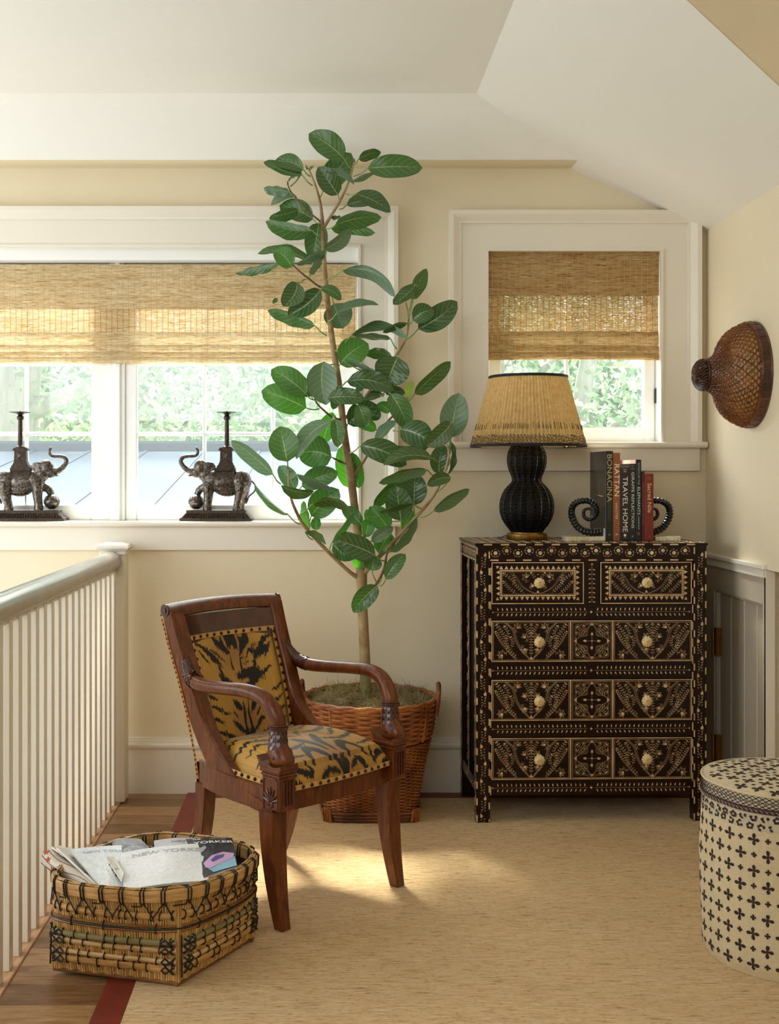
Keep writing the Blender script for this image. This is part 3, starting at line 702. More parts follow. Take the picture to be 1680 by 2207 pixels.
for (x0, x1, kx) in ((1059, 1261.5, 1164), (1295.5, 1497, 1398.5)):
    e = drawer(x0, x1, 1211, 1304); I = Inlay(lambda x, y, h: C(x, y, h-.001))
    I.frame(x0+1, 1212.2, x1-1, 1303, 1.9); ix0, ix1 = x0+20, x1-19
    I.frame(ix0, 1229, ix1, 1286, 2.6); I.frame(ix0+4, 1233, ix1-4, 1282, .5)
    n = 15
    for k in range(n):
        x = x0+22+k*(x1-x0-44)/(n-1)
        I.poly([(x-4.2, 1227.5), (x+4.2, 1227.5), (x, 1220)]); I.poly([(x-4.2, 1287.5), (x+4.2, 1287.5), (x, 1295)])
    for k in range(5):
        y = 1234+k*11.6; I.poly([(ix0-1.5, y-4.2), (ix0-1.5, y+4.2), (ix0-9, y)]); I.poly([(ix1+1.5, y-4.2), (ix1+1.5, y+4.2), (ix1+9, y)])
    for (cx, cy, sx, sy) in ((x0+14, 1223, 1, 1), (x1-14, 1223, -1, 1), (x0+14, 1292, 1, -1), (x1-14, 1292, -1, -1)): I.poly([(cx-3*sx, cy-3*sy), (cx+4*sx, cy-2*sy), (cx-1*sx, cy+4*sy)])
    cx = (ix0+ix1)/2
    for sg in (-1, 1):
        for o in (0, 3.2):
            I.line(seglerp([(cx+sg*(62-o*2), 1234), (cx+sg*(48-o), 1246), (cx+sg*(38-o), 1262), (cx+sg*(22-o), 1274), (cx+sg*(4-o*.3), 1281)], 24), .5)
        I.stem([(cx+sg*30, 1279), (cx+sg*48, 1262), (cx+sg*56, 1250), (cx+sg*74, 1237)], .5, 5.2, 4.2, 1.9)
        I.stem([(cx+sg*46, 1280), (cx+sg*62, 1269), (cx+sg*74, 1255)], .5, 5.2, 4.2, 1.9)
        I.stem([(cx+sg*56, 1262), (cx+sg*50, 1250), (cx+sg*54, 1240)], .5, 5.2, 3.6, 1.7, False)
        I.scroll(cx+sg*25, 1244, 10, PI/2+sg*.6, -sg, 3.4, 5); I.scroll(cx+sg*12, 1264, 6.5, PI/2, -sg, 3.2, 3)
        I.stem([(cx+sg*6, 1250), (cx+sg*9, 1242), (cx+sg*14, 1236)], .4, 5, 3.6, 1.7)
    I.poly([(cx-3.5, 1279), (cx+3.5, 1279), (cx, 1273)]); I.bud(cx, 1240, -PI/2); I.build(e); knob(e, kx, 1257.5)
for row, (y0, y1, ky) in enumerate(((1338, 1429.5, 1386), (1466.5, 1557.5, 1515), (1593, 1685.5, 1642.5))):
    e = drawer(1059, 1497, y0, y1); I = Inlay(lambda x, y, h: C(x, y, h-.001)); I.frame(1060, y0+1.4, 1496.5, y1-1.2, 1.8)
    I.rect(1230, y0+2, 1233, y1-2); I.rect(1322, y0+2, 1325, y1-2); h = y1-y0
    for (xa, xb) in ((1064, 1228), (1327, 1493)):
        cx = (xa+xb)/2; I.frame(xa, y0+5.5, xb, y1-4.5, .55); W = (xb-xa)/2-2
        for sg in (-1, 1):
            for o in (0, 2.5, 5.0):
                I.line(seglerp([(cx+sg*(W*.72-o), y0+6), (cx+sg*(W*.52-o), y0+22), (cx+sg*(W*.44-o), y0+44), (cx+sg*(W*.30-o), y0+64), (cx+sg*(4-o*.5), y1-6)], 26), .55)
                I.line(seglerp([(cx+sg*(W-o*.6), y0+24+o), (cx+sg*(W*.84-o*.8), y0+48), (cx+sg*(W*.62-o*.8), y0+70), (cx+sg*(W*.42-o), y1-5.5)], 18), .45) if o < 4 else None
            I.stem([(cx+sg*W*.38, y1-8), (cx+sg*W*.62, y0+62), (cx+sg*W*.72, y0+36), (cx+sg*W*.93, y0+11)], .55, 5.0, 4.6, 2.1, n=60)
            I.stem([(cx+sg*W*.70, y0+46), (cx+sg*W*.62, y0+28), (cx+sg*W*.72, y0+14)], .45, 5.0, 4.2, 1.9)
            I.stem([(cx+sg*W*.60, y0+64), (cx+sg*W*.80, y0+44), (cx+sg*W*.95, y0+26)], .45, 5.0, 4.2, 1.9)
            I.stem([(cx+sg*W*.54, y0+62), (cx+sg*W*.50, y0+46), (cx+sg*W*.55, y0+38)], .45, 4.6, 4.0, 1.9)
            I.scroll(cx+sg*W*.80, y1-15, 10.5, PI+ (sg < 0)*PI, sg, 3.3 + .8*(row == 1), 6)
            I.scroll(cx+sg*W*.36, y0+16, 10, PI/2, -sg, 3.1+1.2*(row == 1), 6); I.scroll(cx+sg*W*.175, y0+37, 9, PI/2, sg, 3.2+.8*(row == 1), 5)
            I.scroll(cx+sg*W*.175, y0+64, 9, -PI/2, sg, 3.3+.6*(row == 1), 5)
            I.stem([(cx, y0+34), (cx+sg*7, y0+22), (cx+sg*13, y0+11)], .45, 4.6, 4.2, 1.9)
        I.stem([(cx, y1-12), (cx, y0+40), (cx+.1, y0+10)], .55, 5.4, 4.6, 2.0); I.poly([(cx-4, y1-6), (cx+4, y1-6), (cx, y1-13)])
    xa, xb = 1236, 1320; cx = (xa+xb)/2; cy = (y0+y1)/2; I.frame(xa, y0+5.5, xb, y1-4.5, .55)
    for sx in (-1, 1):
        for sy in (-1, 1):
            for o in (0, 2.4):
                I.line(seglerp([(cx+sx*3, cy+sy*(39-o)), (cx+sx*(20-o), cy+sy*(36-o)), (cx+sx*(36-o), cy+sy*(34-o)), (cx+sx*(36-o), cy+sy*18), (cx+sx*(38-o), cy+sy*3)], 18), .5)
                I.line(seglerp([(cx+sx*2, cy+sy*37), (cx+sx*(9+o), cy+sy*24), (cx+sx*(10+o), cy+sy*12), (cx+sx*(24), cy+sy*(9+o)), (cx+sx*37, cy+sy*2)], 18), .5)
            I.stem([(cx+sx*13, cy+sy*13), (cx+sx*21, cy+sy*20), (cx+sx*31, cy+sy*30)], .45, 4.3, 4.2, 1.9)
            I.stem([(cx+sx*15, cy+sy*16), (cx+sx*15, cy+sy*24), (cx+sx*18, cy+sy*32)], .45, 4.3, 3.8, 1.8); I.stem([(cx+sx*17, cy+sy*14), (cx+sx*26, cy+sy*14), (cx+sx*33, cy+sy*18)], .45, 4.3, 3.8, 1.8)
    for (dx, dy) in ((1, 0), (-1, 0), (0, 1), (0, -1)):
        I.line([(cx+dx*2, cy+dy*2), (cx+dx*12, cy+dy*12)], .5); I.leaf(cx+dx*11, cy+dy*11, math.atan2(dy, dx), 8.5, 6, .0)
        I.poly([(cx+dx*33-dy*4, cy+dy*34-dx*4), (cx+dx*33+dy*4, cy+dy*34+dx*4), (cx+dx*39.5, cy+dy*40.5)][::1])
    I.star(cx, cy, 3); I.build(e); knob(e, 1164, ky); knob(e, 1398.3, ky)
# left side and top inlay (seen at a slant)
def sidef(d, y, h):
    p = CH0+cuy*d+cux*(h); return (p.x, p.y, CHZ+(1777-y)*S*.9935)
I = Inlay(lambda d, y, h: sidef(d*S, y, h))
dpx = DP/S
for k in range(12):
    I.rect(4+k*20, 1179, 4+k*20+10, 1182); I.rect(4+k*20, 1206, 4+k*20+10, 1209)
for k in range(26): I.flower(8+k*9, 1190+(k % 2)*6, 2.6, 5); I.leaf(6+k*9, 1198-(k % 2)*9, .8, 5, 2.4)
for (d0, d1) in ((2, 22), (dpx-22, dpx-3), (108, 130)):
    y = 1214
    while y < (1770 if d0 != 108 else 1688): I.rect(d0, y, d0+2.6, y+16); I.rect(d1-2.6, y+9, d1, y+25); y += 36
    for k in range(34 if d0 != 108 else 29): I.leaf((d0+d1)/2+(2 if k % 2 else -2), 1216+k*16, -1.2 if k % 2 else -1.9, 9, 4, .2); I.leaf((d0+d1)/2-(3 if k % 2 else -3), 1222+k*16, -1.9 if k % 2 else -1.2, 6, 3, .2)
for k in range(22): I.leaf(14+k*10, 1700+(k % 2)*5, .3, 8, 3)
I.build(chest)
def topf(x, d, h): p = CH0+cux*(x*S)+cuy*(d*S); return (p.x, p.y, CHZ+(1777-1171)*S*.9935+.0002-h)
I = Inlay(lambda x, d, h: topf(x, d, h))
for k in range(24): I.rect(4+k*21, 4, 14+k*21, 7); I.rect(4+k*21, dpx-8, 14+k*21, dpx-5)
for k in range(11): I.rect(1, 6+k*21, 4, 16+k*21); I.rect(497, 6+k*21, 500, 16+k*21)
for i in range(20):
    for j in range(8):
        x, d = 20+i*24, 24+j*26; I.flower(x, d, 4.4, 6)
        for t in range(5): I.leaf(x+8*math.cos(t*1.25), d+8*math.sin(t*1.25), t*1.25+1.4, 6, 2.6)
I.build(chest)
# ---------------------------------------------------------------- things on the chest
ZT = CHZ+(1777-1171)*S*.9935 + .0008
def weave_rings(b, c, prof, rows, stakes, amp, tr, seg=4, squash=None, wob=0, th0=0, axis=None):
    # rows of strand tubes that pass in front of and behind stakes alternately
    zs = [p[1] for p in prof]; cum = [0]
    for i in range(1, len(prof)): cum.append(cum[-1]+math.hypot(prof[i][0]-prof[i-1][0], prof[i][1]-prof[i-1][1]))
    N = stakes*seg
    for k in range(rows):
        s_ = cum[-1]*(k+.5)/rows; i = max(j for j in range(len(cum)-1) if cum[j] <= s_) if s_ > 0 else 0
        u = (s_-cum[i])/(cum[i+1]-cum[i]+1e-9); r = prof[i][0]*(1-u)+prof[i+1][0]*u; z = prof[i][1]*(1-u)+prof[i+1][1]*u
        ring = []
        for q in range(N):
            th = 2*PI*q/N+th0; rr = r+amp*math.cos(stakes/2*2*PI*q/N*1.0+PI*k)
            if wob: rr += wob*noise.noise((math.cos(th)*2, math.sin(th)*2, z*8))
            dx, dy = (rr*math.cos(th), rr*math.sin(th)) if squash is None else squash(rr, th, z)
            p = (dx, dy, z+ (wob*.6*noise.noise((th*1.5, k*.2, 3)) if wob else 0))
            ring.append(Vector(axis(*p)) if axis else Vector((c[0]+p[0], c[1]+p[1], c[2]+p[2])))
        b.tube(ring, tr, 5, closed=True)
M['blackwicker'] = plain('black_rattan', '#0c0b0b', .28, var=.4, vscale=60, spec=.6)
LD = 4.75; lc = ((1136-VX)*LD/F_PX, LD)
def lz(py): return CZ-(py-VY)*LD/F_PX
lamp = empty('table_lamp', (lc[0], lc[1], ZT), 'black rattan double gourd table lamp with a pleated cream shade on the chest', 'lamp')
rp = LD/F_PX
b = MB(); b.lathe([(.0, 0), (43*rp, 0), (43.5*rp, .002), (43.5*rp, .022), (42*rp, .026), (34*rp, .027), (34*rp, .030), (0.001, .030)], (lc[0], lc[1], ZT), 48); b.build('base', M['brass'], lamp)
pf = [(33, 1146), (37, 1140), (45, 1130), (52, 1118), (56.5, 1104), (57.5, 1092), (56, 1078), (52, 1066), (46, 1055), (38, 1046), (32, 1040), (30, 1035), (31, 1028), (35, 1018), (39, 1008), (41, 997), (41, 986), (39, 975), (35, 966), (28, 957), (20, 951)]
prof = [(r*rp, lz(y)) for r, y in pf]
def lob(r, z, th): return r*(1+.07*abs(math.cos(8*th))-.055)
b = MB(); b.lathe([(r*.95, z) for r, z in prof], (lc[0], lc[1], 0), 96, fn=lob, cap=False); b.build('core', plain('black_core', '#050505', .6), lamp)
b = MB(); weave_rings(b, (lc[0], lc[1], 0), prof, 54, 32, .0013, .0024, 4, squash=lambda r, th, z: (lob(r, z, th)*math.cos(th), lob(r, z, th)*math.sin(th)))
b.build('rattan_weave', M['blackwicker'], lamp, kind='stuff')
b = MB()
for k in range(16):
    th = 2*PI*(k)/16; b.tube([(lc[0]+(r*1.01+.0010)*math.cos(th), lc[1]+(r*1.01+.0010)*math.sin(th), z) for r, z in prof], .0022, 6)
b.build('rattan_rib', M['blackwicker'], lamp)
b = MB(); b.tube([(lc[0], lc[1], lz(952)), (lc[0], lc[1], lz(900))], .008, 10); b.build('stem', M['brass'], lamp)
def shademat():
    t = NT('pleated_silk'); v = t.coord('Object'); f = t.noise(v, 60, 3); c = t.ramp(f, [(.3, lin('#d9ba80')), (.7, lin('#efd8a4'))]); t.set(base=c, rough=.7, sheen=.3); t.translucent(c, .55); return t.m
M['silk'] = shademat(); M['blacktrim'] = plain('black_trim', '#101218', .6)
sc_ = ((1139-VX)*LD/F_PX, LD); zb_, zt_ = lz(962), lz(812); Rb, Rt = 121*rp, 81*rp
def sfn(u, v, off=0, npl=84):
    th = 2*PI*u; r = Rb+(Rt-Rb)*v; a = .0052*(1-.45*v); fl_ = math.cos(npl*th)+.35*math.cos(npl*.37*th+1.3)
    return (sc_[0]+(r+a*fl_+off)*math.cos(th), sc_[1]+(r+a*fl_+off)*math.sin(th), zb_+(zt_-zb_)*v)
b = MB(); b.grid(lambda u, v: sfn(u, v), 880, 6, wrap=True); b.build('shade', M['silk'], lamp, angle=80)
for (v, R, h) in ((0, Rb, .0055), (1, Rt, .0045)):
    b = MB(); z = zb_+(zt_-zb_)*v; b.tube([(sc_[0]+(R+.0045)*math.cos(2*PI*k/96), sc_[1]+(R+.0045)*math.sin(2*PI*k/96), z) for k in range(96)], (.0035), 8, closed=True)
    b.tube([(sc_[0]+(R+.004)*math.cos(2*PI*k/96), sc_[1]+(R+.004)*math.sin(2*PI*k/96), z+(h if v == 0 else -h)) for k in range(96)], .0032, 8, closed=True)
    b.build('shade_trim', M['blacktrim'], lamp)
# smocked lower band: zigzag black stitching over the pleats
b = MB(); rz = random.Random(3)
for row in range(6):
    z = .012+row*.0056; v = z/(zt_-zb_); vs = []
    for k in range(440):
        th = k/440; p0 = sfn(th, v+(.005*math.sin(k*PI/2+row*1.5)), .0012)
        vs.append(p0)
    m = 440
    for k in range(m):
        if (k*7+row*5) % 9 < (7 if row < 5 else 4): b.tube([vs[k], vs[(k+1) % m]], (.0012 if row < 5 else .0014), 4, cap=False)
for k in range(220):
    if rz.random() < .75:
        th = (k+.2)/220; v0 = .26; v1 = v0+.02+.05*rz.random(); b.tube([sfn(th, v0-.03, .001), sfn(th, v1, .001)], .0009, 4)
b.build('smocking', M['blacktrim'], lamp, kind='stuff')
b = MB(); q = seglerp([(lc[0]-.07, lc[1]+.02, ZT+.012), (lc[0]-.085, lc[1]+.02, ZT+.014), (lc[0]-.098, lc[1]+.04, ZT+.006), (lc[0]-.10, lc[1]+.11, ZT+.003)], 12); b.tube(q, .003, 8); b.build('cord', plain('grey_cord', '#6d675c', .6), lamp)

# books
def book(x0, x1, ytop, D, depth, col, title, tcol, tsize, ty, extra=(), rot=-.0, cloth=None, lab='', spine_txt_rot=True, pages='#e8dcc4', side=None):
    k = D/F_PX; X0, X1 = (x0-VX)*k, (x1-VX)*k; H = CZ-(ytop-VY)*k-ZT
    e = empty('book', ((X0+X1)/2, D+depth/2, ZT), lab, 'book', 'books between the horn bookends')
    cm = cloth or plain('cover_'+col.strip('#'), col, .42, var=.08, vscale=20)
    b = MB(); t = .0022
    def fn(x, y, z): return (x, y, z)
    b.bbox((X0, D, ZT+.0005), (X1, D+.004, ZT+H), .0012, fn=fn); b.bbox((X0, D+.003, ZT+.0005), (X0+t, D+depth, ZT+H), .0008, fn=fn); b.bbox((X1-t, D+.003, ZT+.0005), (X1, D+depth, ZT+H), .0008, fn=fn)
    b.build('cover', cm, e, False)
    b = MB(); b.box((X0+t, D+.004, ZT+.004), (X1-t, D+depth-.004, ZT+H-.003)); b.build('page_block', plain('pages', pages, .8, var=.1, vscale=80, stretch=(20, 1, 1)), e, False)
    cx = (X0+X1)/2
    if side:
        b = MB(); b.box((X0-.0005, D+.006, ZT+.002), (X0, D+depth-.002, ZT+H-.0005)); b.build('cover_print', side, e, False)
    def put(txt, size, zc, col_, bold=0, sx=1.0, al='LEFT', dx=0):
        tm = plain('letter_'+col_.strip('#'), col_, .5)
        text_mesh(txt, size, tm, 'lettering', e, lambda u, v, w_: (cx+dx+v, D-.0003-w_, ZT+zc-u), .0003, al, sx, bold)
    for a in [(title, tsize, ty, tcol, .0, 1.0)]+list(extra):
        sz, sx_ = a[1] if isinstance(a[1], tuple) else (a[1], a[5]); zc = (CZ-(a[2]-VY)*k)-ZT
        if a[0] == '@':                                 # round publisher's mark
            b = MB(); b.tube([(cx, D-.0008, ZT+zc), (cx, D+.001, ZT+zc)], .0052, 20); b.box((cx-.006, D-.0005, ZT+zc-.0085), (cx+.006, D+.001, ZT+zc-.0078)); b.build('emblem', plain('letter_cream', '#e9e2d4', .5), e); continue
        if a[0].startswith('-'):                        # small upright line across the spine
            text_mesh(a[0][1:], sz, plain('letter_'+a[3].strip('#'), a[3], .5), 'lettering', e, lambda u, v, w_: (cx+u, D-.0003-w_, ZT+zc+v), .0003, 'CENTER', 1); continue
        put(a[0], sz, zc, a[3], a[4], sx_, 'LEFT', a[6] if len(a) > 6 else 0)
    return e
BD = 4.63
kd = BD/F_PX
bon_m = plain('charcoal_cover', '#3b352e', .38, var=.25, vscale=14)
e = book(1306, 1322, 972, BD, .27, '#1b1713', 'BONACINA', '#b7a877', (.0285, 1.28), 978, [('TEXT BY ISABELLA CAMPAGNOLO CASA', .0042, 1079, '#77735f', 0, 1.05, .0035), ('PHOTOGRAPHY BY GUIDO TAROCCI', .0042, 1082, '#77735f', 0, 1.05, -.0035), ('R', .011, 1151, '#b7b09a', 0, .8)], lab='tall charcoal book lettered in gold, nearest the lamp', cloth=plain('black_gloss_cover', '#1a1613', .3, var=.2, vscale=10))
# drawn strokes on its front board
b = MB(); X0 = (1306-VX)*kd
def cov(u, v): return (X0-.0008, BD+.02+u*.23, ZT+.02+v*.3)
for st in ([(.1, .52), (.5, .53), (.75, .55)], [(.35, .60), (.36, .50), (.37, .47)], [(.15, .40), (.25, .34), (.55, .33)], [(.5, .42), (.42, .35), (.40, .30)], [(.62, .44), (.58, .36)]):
    b.tube([cov(*p) for p in seglerp([s_+(0,) for s_ in st] if False else st, 8)], .0009, 5)
b.build('cover_drawing', plain('copper_line', '#b07a3e', .4), e)
b = MB(); b.box((1306*kd*0+X0-.0012, BD+.004, ZT+.0006), (X0-.0002, BD+.03, ZT+.05)); b.build('barcode_label', plain('label_white', '#c9c6be', .6), e, False)
def rattanprint():
    t = NT('rattan_print_cover'); v = t.coord('Object', (1, 1, 1)); w1 = t.n.new('ShaderNodeTexBrick'); w1.inputs['Scale'].default_value = 34
    m = t.n.new('ShaderNodeMapping'); m.inputs['Rotation'].default_value = (PI/2, 0, 0); t.link(v, m.inputs[0]); t.link(m.outputs[0], w1.inputs[0])
    w1.inputs['Color1'].default_value = lin('#d98a52'); w1.inputs['Color2'].default_value = lin('#c06f3c'); w1.inputs['Mortar'].default_value = lin('#5a2e18'); w1.inputs['Mortar Size'].default_value = .03; w1.inputs['Brick Width'].default_value = .22; w1.inputs['Row Height'].default_value = .12
    t.set(base=w1.outputs[0], rough=.5); return t.m
book(1322.3, 1337.3, 976, BD, .24, '#c97a4a', 'RATTAN', '#f1dcbc', (.0285, 1.18), 999, [('LULU LYTLE', .012, 1084, '#f0dcc0', 0, .98), ('R', .014, 1150, '#f4e4cc', 0, .8)], cloth=rattanprint(), lab='orange book with a woven cane print spine')
book(1338, 1357.5, 1008, BD, .22, '#2a1d18', 'TRAVEL HOME', '#e9e2d4', (.0275, 1.22), 1027, [('-FLEMING', .0042, 1012, '#e9e2d4', 0, 1), ('-&', .0042, 1014.3, '#e9e2d4', 0, 1), ('-GRIGGS', .0042, 1016.8, '#e9e2d4', 0, 1), ('@', .0095, 1153.5, '#e9e2d4', 0, 1)], lab='short thick brown book with large white capitals, topmost line near its foot')
book(1358, 1371, 999.5, BD, .23, '#1f1716', 'GIRAFFE REFLECTIONS', '#d9d2c6', (.0155, 1.42), 1017, [('-PETERSON', .0034, 1004.5, '#d9d2c6', 0, 1), ('-&', .0034, 1007.5, '#d9d2c6', 0, 1), ('-AMMANN', .0034, 1010.5, '#d9d2c6', 0, 1), ('-p', .010, 1155, '#d9d2c6', 0, 1)], lab='dark book with white title capitals between the thick brown book and a teal lettered one')
pinkm = NT('pink_print'); pinkm.set(base=pinkm.ramp(pinkm.noise(pinkm.coord('Object'), 18, 2), [(.4, lin('#d98a86')), (.6, lin('#e8c9b8'))]), rough=.4)
book(1371.8, 1383, 990.5, BD, .25, '#171518', 'SECRETS OF THE', '#9fb7b3', (.0088, 1.32), 997, [('ELEPHANTS', .0150, 1049, '#bcd8cc', 0, 1.42), ('KANDEMBURGHSIR', .0052, 1113, '#cfe0da', 0, 1.15)], lab='narrow black book with pale teal lettering and a pink front board', side=pinkm.m)
book(1383.6, 1390.6, 1015.5, BD+.004, .20, '#5a1c18', 'MUSEUM PALACE OF THE COUNTESS OF LEBRIJA   SEVILLE', '#a87a60', (.0052, 1.22), 1040, lab='thinnest book, dark red, second from the right end')
book(1391.2, 1409.5, 1021, BD, .22, '#7c2418', 'Sacred Nile', '#e5c98f', (.0225, 1.12), 1041, [('-MAURICE', .0038, 1029, '#b58a5c', 0, 1), ('-NELSON', .0038, 1032.5, '#b58a5c', 0, 1), ('-PRESS', .0036, 1156.5, '#b58a5c', 0, 1)], lab='brick red book with cream lettering at the right end of the row')
for o_ in [o_ for o_ in bpy.data.objects if o_.get('label', '').startswith('narrow black book')]:
    x_, z_ = (1377.5-VX)*kd, CZ-(1150-VY)*kd; b = MB(); b.tube([(x_-.0030, BD-.0004, z_-.0052), (x_+.0030, BD-.0004, z_-.0052), (x_+.0030, BD-.0004, z_+.0052), (x_-.0030, BD-.0004, z_+.0052)], .0008, 6, closed=True)
    b.build('emblem', plain('emblem_yellow', '#c9a02c', .4), o_)
# horn bookends on bone bases
M['horn'] = plain('black_horn', '#12100f', .32, var=.3, vscale=40, spec=.6)
def bonebase():
    t = NT('bone_tiles'); v = t.coord('Object'); f = t.noise(v, 24, 3); t.set(base=t.ramp(f, [(.3, lin('#cdb98c')), (.7, lin('#eadfbd'))]), rough=.4); return t.m
M['bonebase'] = bonebase()
HD = 4.66; hk = HD/F_PX
spiral = [(765, 880, 18), (730, 884, 18), (690, 880, 18), (655, 862, 18), (632, 835, 18), (617, 800, 18), (615, 768, 17), (625, 742, 17), (650, 724, 16), (690, 718, 16), (722, 730, 15), (742, 755, 14), (744, 785, 13), (730, 806, 12), (706, 816, 11), (684, 806, 10), (677, 785, 9), (684, 766, 8), (703, 760, 7), (716, 766, 6)]
for mir in (0, 1):
    pts = [((870*2-x if mir else x), y, r) for x, y, r in spiral]
    pts = [(980+x/2.4, 780+y/2.4, r/2.4) for x, y, r in pts]
    cxp = np.mean([p[0] for p in pts])
    e = empty('horn_bookend', ((cxp-VX)*hk, HD+.03, ZT), ('curled black horn bookend on a bone base, beside the lamp' if not mir else 'curled black horn bookend on a bone base, against the brick red book'), 'bookend', 'horn bookends')
    q = seglerp(pts, 260); b = MB(); path = []; rad = []
    for i, (x, y, r) in enumerate(q):
        t = i/260; path.append(((x-VX)*hk, HD+.03-.035*max(0, t-.45)*0 , CZ-(y-VY)*hk)); rad.append(r*hk*(1+.13*math.cos(i*2*PI/6.2)))
    b.tube(path, rad, 12, twist=.05); b.build('horn', M['horn'], e)
    xa, xb = ((1218, 1304.5) if not mir else (1404.5+6, 1468)); b = MB()
    X0, X1 = (xa-VX)*hk, (xb-VX)*hk; n_ = 7
    z0, z1 = ZT, ZT+.0165; w_ = (X1-X0-.012*0)/n_
    for i in range(n_):
        lo_ = X0+i*w_; ww = w_-.0006
        if (i == 0 and not mir) or (i == n_-1 and mir):
            pl = [(lo_+(w_ if not mir else 0), HD-.02), (lo_+(w_*.4 if not mir else w_*.6), HD-.02), (lo_+(.002 if not mir else w_-.002), HD-.005), (lo_+(0 if not mir else w_), HD+.015), (lo_+(0 if not mir else w_), HD+.055), (lo_+(.3*w_ if not mir else .7*w_), HD+.075), (lo_+(w_ if not mir else 0), HD+.078)]
            bb = MB(); bb.prism([(x, y, z0) for x, y in (pl if mir else pl[::-1])], (0, 0, z1-z0))
        else:
            bb = MB(); bb.bbox((lo_, HD-.02, z0), (lo_+ww, HD+.078, z1), .0012)
        bb.build('bone_tile', M['bonebase'], e, False)
    if not mir:
        pass
# ---------------------------------------------------------------- tiger armchair
def mahog():
    t = NT('mahogany'); v = t.coord('Object', (16, 16, 3)); f1 = t.noise(v, 3, 6, .6, 1.0); f2 = t.noise(v, 24, 3, .5)
    base = t.ramp(f1, [(.25, lin('#40200a')), (.5, lin('#64300f')), (.78, lin('#85491b'))]); t.set(base=base, rough=.34, coat=.04, spec=.38); t.bump(f2, .06, .0006); return t.m
M['mahog'] = mahog(); M['mahogdark'] = wood('mahogany_dark', '#32130a', '#5e2a15', 1, .28, (12, 12, 3), .3, .06)
M['tape'] = plain('tan_tape', '#c79a58', .7, var=.1, vscale=60); M['nail'] = plain('bronze_nail', '#4a3524', .3, .9)
M['tanfabric'] = plain('tan_back_fabric', '#b1742c', .8, var=.15, vscale=50, bump=.2, bscale=300)
CO = Vector((.035, 3.655, .0065)); ca, cb = Vector((.70, .714, 0)).normalized(), Vector((-.714, .70, 0)).normalized()
def K(s, t, z):
    t = t + .045*max(0, min(1, (t-.04)/.26)) 
    p = CO+ca*s+cb*t; return (p.x, p.y, p.z+z)
chair = empty('armchair', tuple(CO+cb*.25), 'carved mahogany armchair upholstered in tiger stripe velvet, standing on the rug', 'armchair')

# striped velvet: colour attribute painted from strokes, in the panel's own (u, v)
def paint_strokes(U, V, strokes, jit=.012, seed=1, nu=150):
    r_ = np.random.default_rng(seed); cols = r_.normal(size=(nu+2,))*jit
    V2 = V + cols[np.clip((U*nu).astype(int), 0, nu)] ; m = np.zeros_like(U)
    for st in strokes:
        pts = st[0]; ws = st[1]
        q = seglerp([(*p, w_) for p, w_ in zip(pts, ws)], 14)
        for i in range(len(q)-1):
            ax, ay, aw = q[i]; bx_, by_, bw_ = q[i+1]; dx, dy = bx_-ax, by_-ay; L2 = dx*dx+dy*dy+1e-9
            tt = np.clip(((U-ax)*dx+(V2-ay)*dy)/L2, 0, 1); d = np.hypot(U-ax-tt*dx, V2-ay-tt*dy); ww = aw+(bw_-aw)*tt
            m = np.maximum(m, np.clip((ww*1.28-d)/.004+.5, 0, 1))
    return m
def mirror(sts, amp=.012, seed=3):
    r_ = random.Random(seed); out = []
    for p, w_ in sts:
        out.append((p, w_)); out.append(([(1-x+r_.uniform(-amp, amp), y+r_.uniform(-amp, amp)*1.5) for x, y in p], [a*r_.uniform(.8, 1.15) for a in w_]))
    return out
BACK = mirror([
 ([(.47, .99), (.47, .90), (.44, .83)], (.030, .028, .004)), ([(.40, .95), (.38, .88), (.41, .80)], (.002, .022, .006)),
 ([(.30, .97), (.33, .90), (.40, .84), (.45, .78)], (.006, .024, .020, .004)), ([(.04, .93), (.14, .88), (.24, .78), (.33, .70)], (.006, .014, .024, .003)),
 ([(.08, .86), (.12, .80), (.18, .74)], (.004, .010, .003)), ([(.22, .86), (.30, .80), (.38, .73)], (.004, .010, .002)),
 ([(.26, .64), (.33, .57), (.42, .50), (.46, .44)], (.010, .034, .022, .003)), ([(.28, .70), (.30, .64)], (.012, .012)),
 ([(.45, .76), (.44, .68), (.46, .62)], (.003, .008, .003)), ([(.02, .52), (.10, .47), (.16, .45)], (.004, .012, .003)),
 ([(.03, .42), (.13, .38), (.22, .33), (.30, .31)], (.003, .013, .010, .002)), ([(.02, .32), (.10, .29), (.20, .24)], (.002, .013, .002)),
 ([(.36, .42), (.40, .37), (.45, .31)], (.008, .024, .003)), ([(.47, .40), (.47, .30), (.46, .20), (.48, .10)], (.004, .012, .010, .018)),
 ([(.30, .26), (.37, .20), (.45, .12)], (.004, .020, .006)), ([(.06, .20), (.18, .16), (.30, .10), (.40, .03)], (.004, .016, .018, .012)),
 ([(.10, .10), (.22, .05), (.34, .0)], (.006, .016, .012)), ([(.33, .33), (.37, .28)], (.006, .008)), ([(.47, .15), (.44, .05)], (.014, .02))], .014, 4) + [
 ([(.70, .80), (.80, .78), (.92, .86)], (.014, .024, .004)), ([(.50, .60), (.62, .62), (.75, .60), (.88, .66)], (.024, .034, .020, .004)), ([(.56, .50), (.66, .56), (.8, .56)], (.022, .012, .003)),
 ([(.58, .70), (.64, .71)], (.005, .005)), ([(.56, .74), (.60, .76)], (.006, .004)), ([(.54, .66), (.545, .665)], (.007, .007)), ([(.62, .82), (.66, .85), (.70, .90)], (.003, .009, .003))]
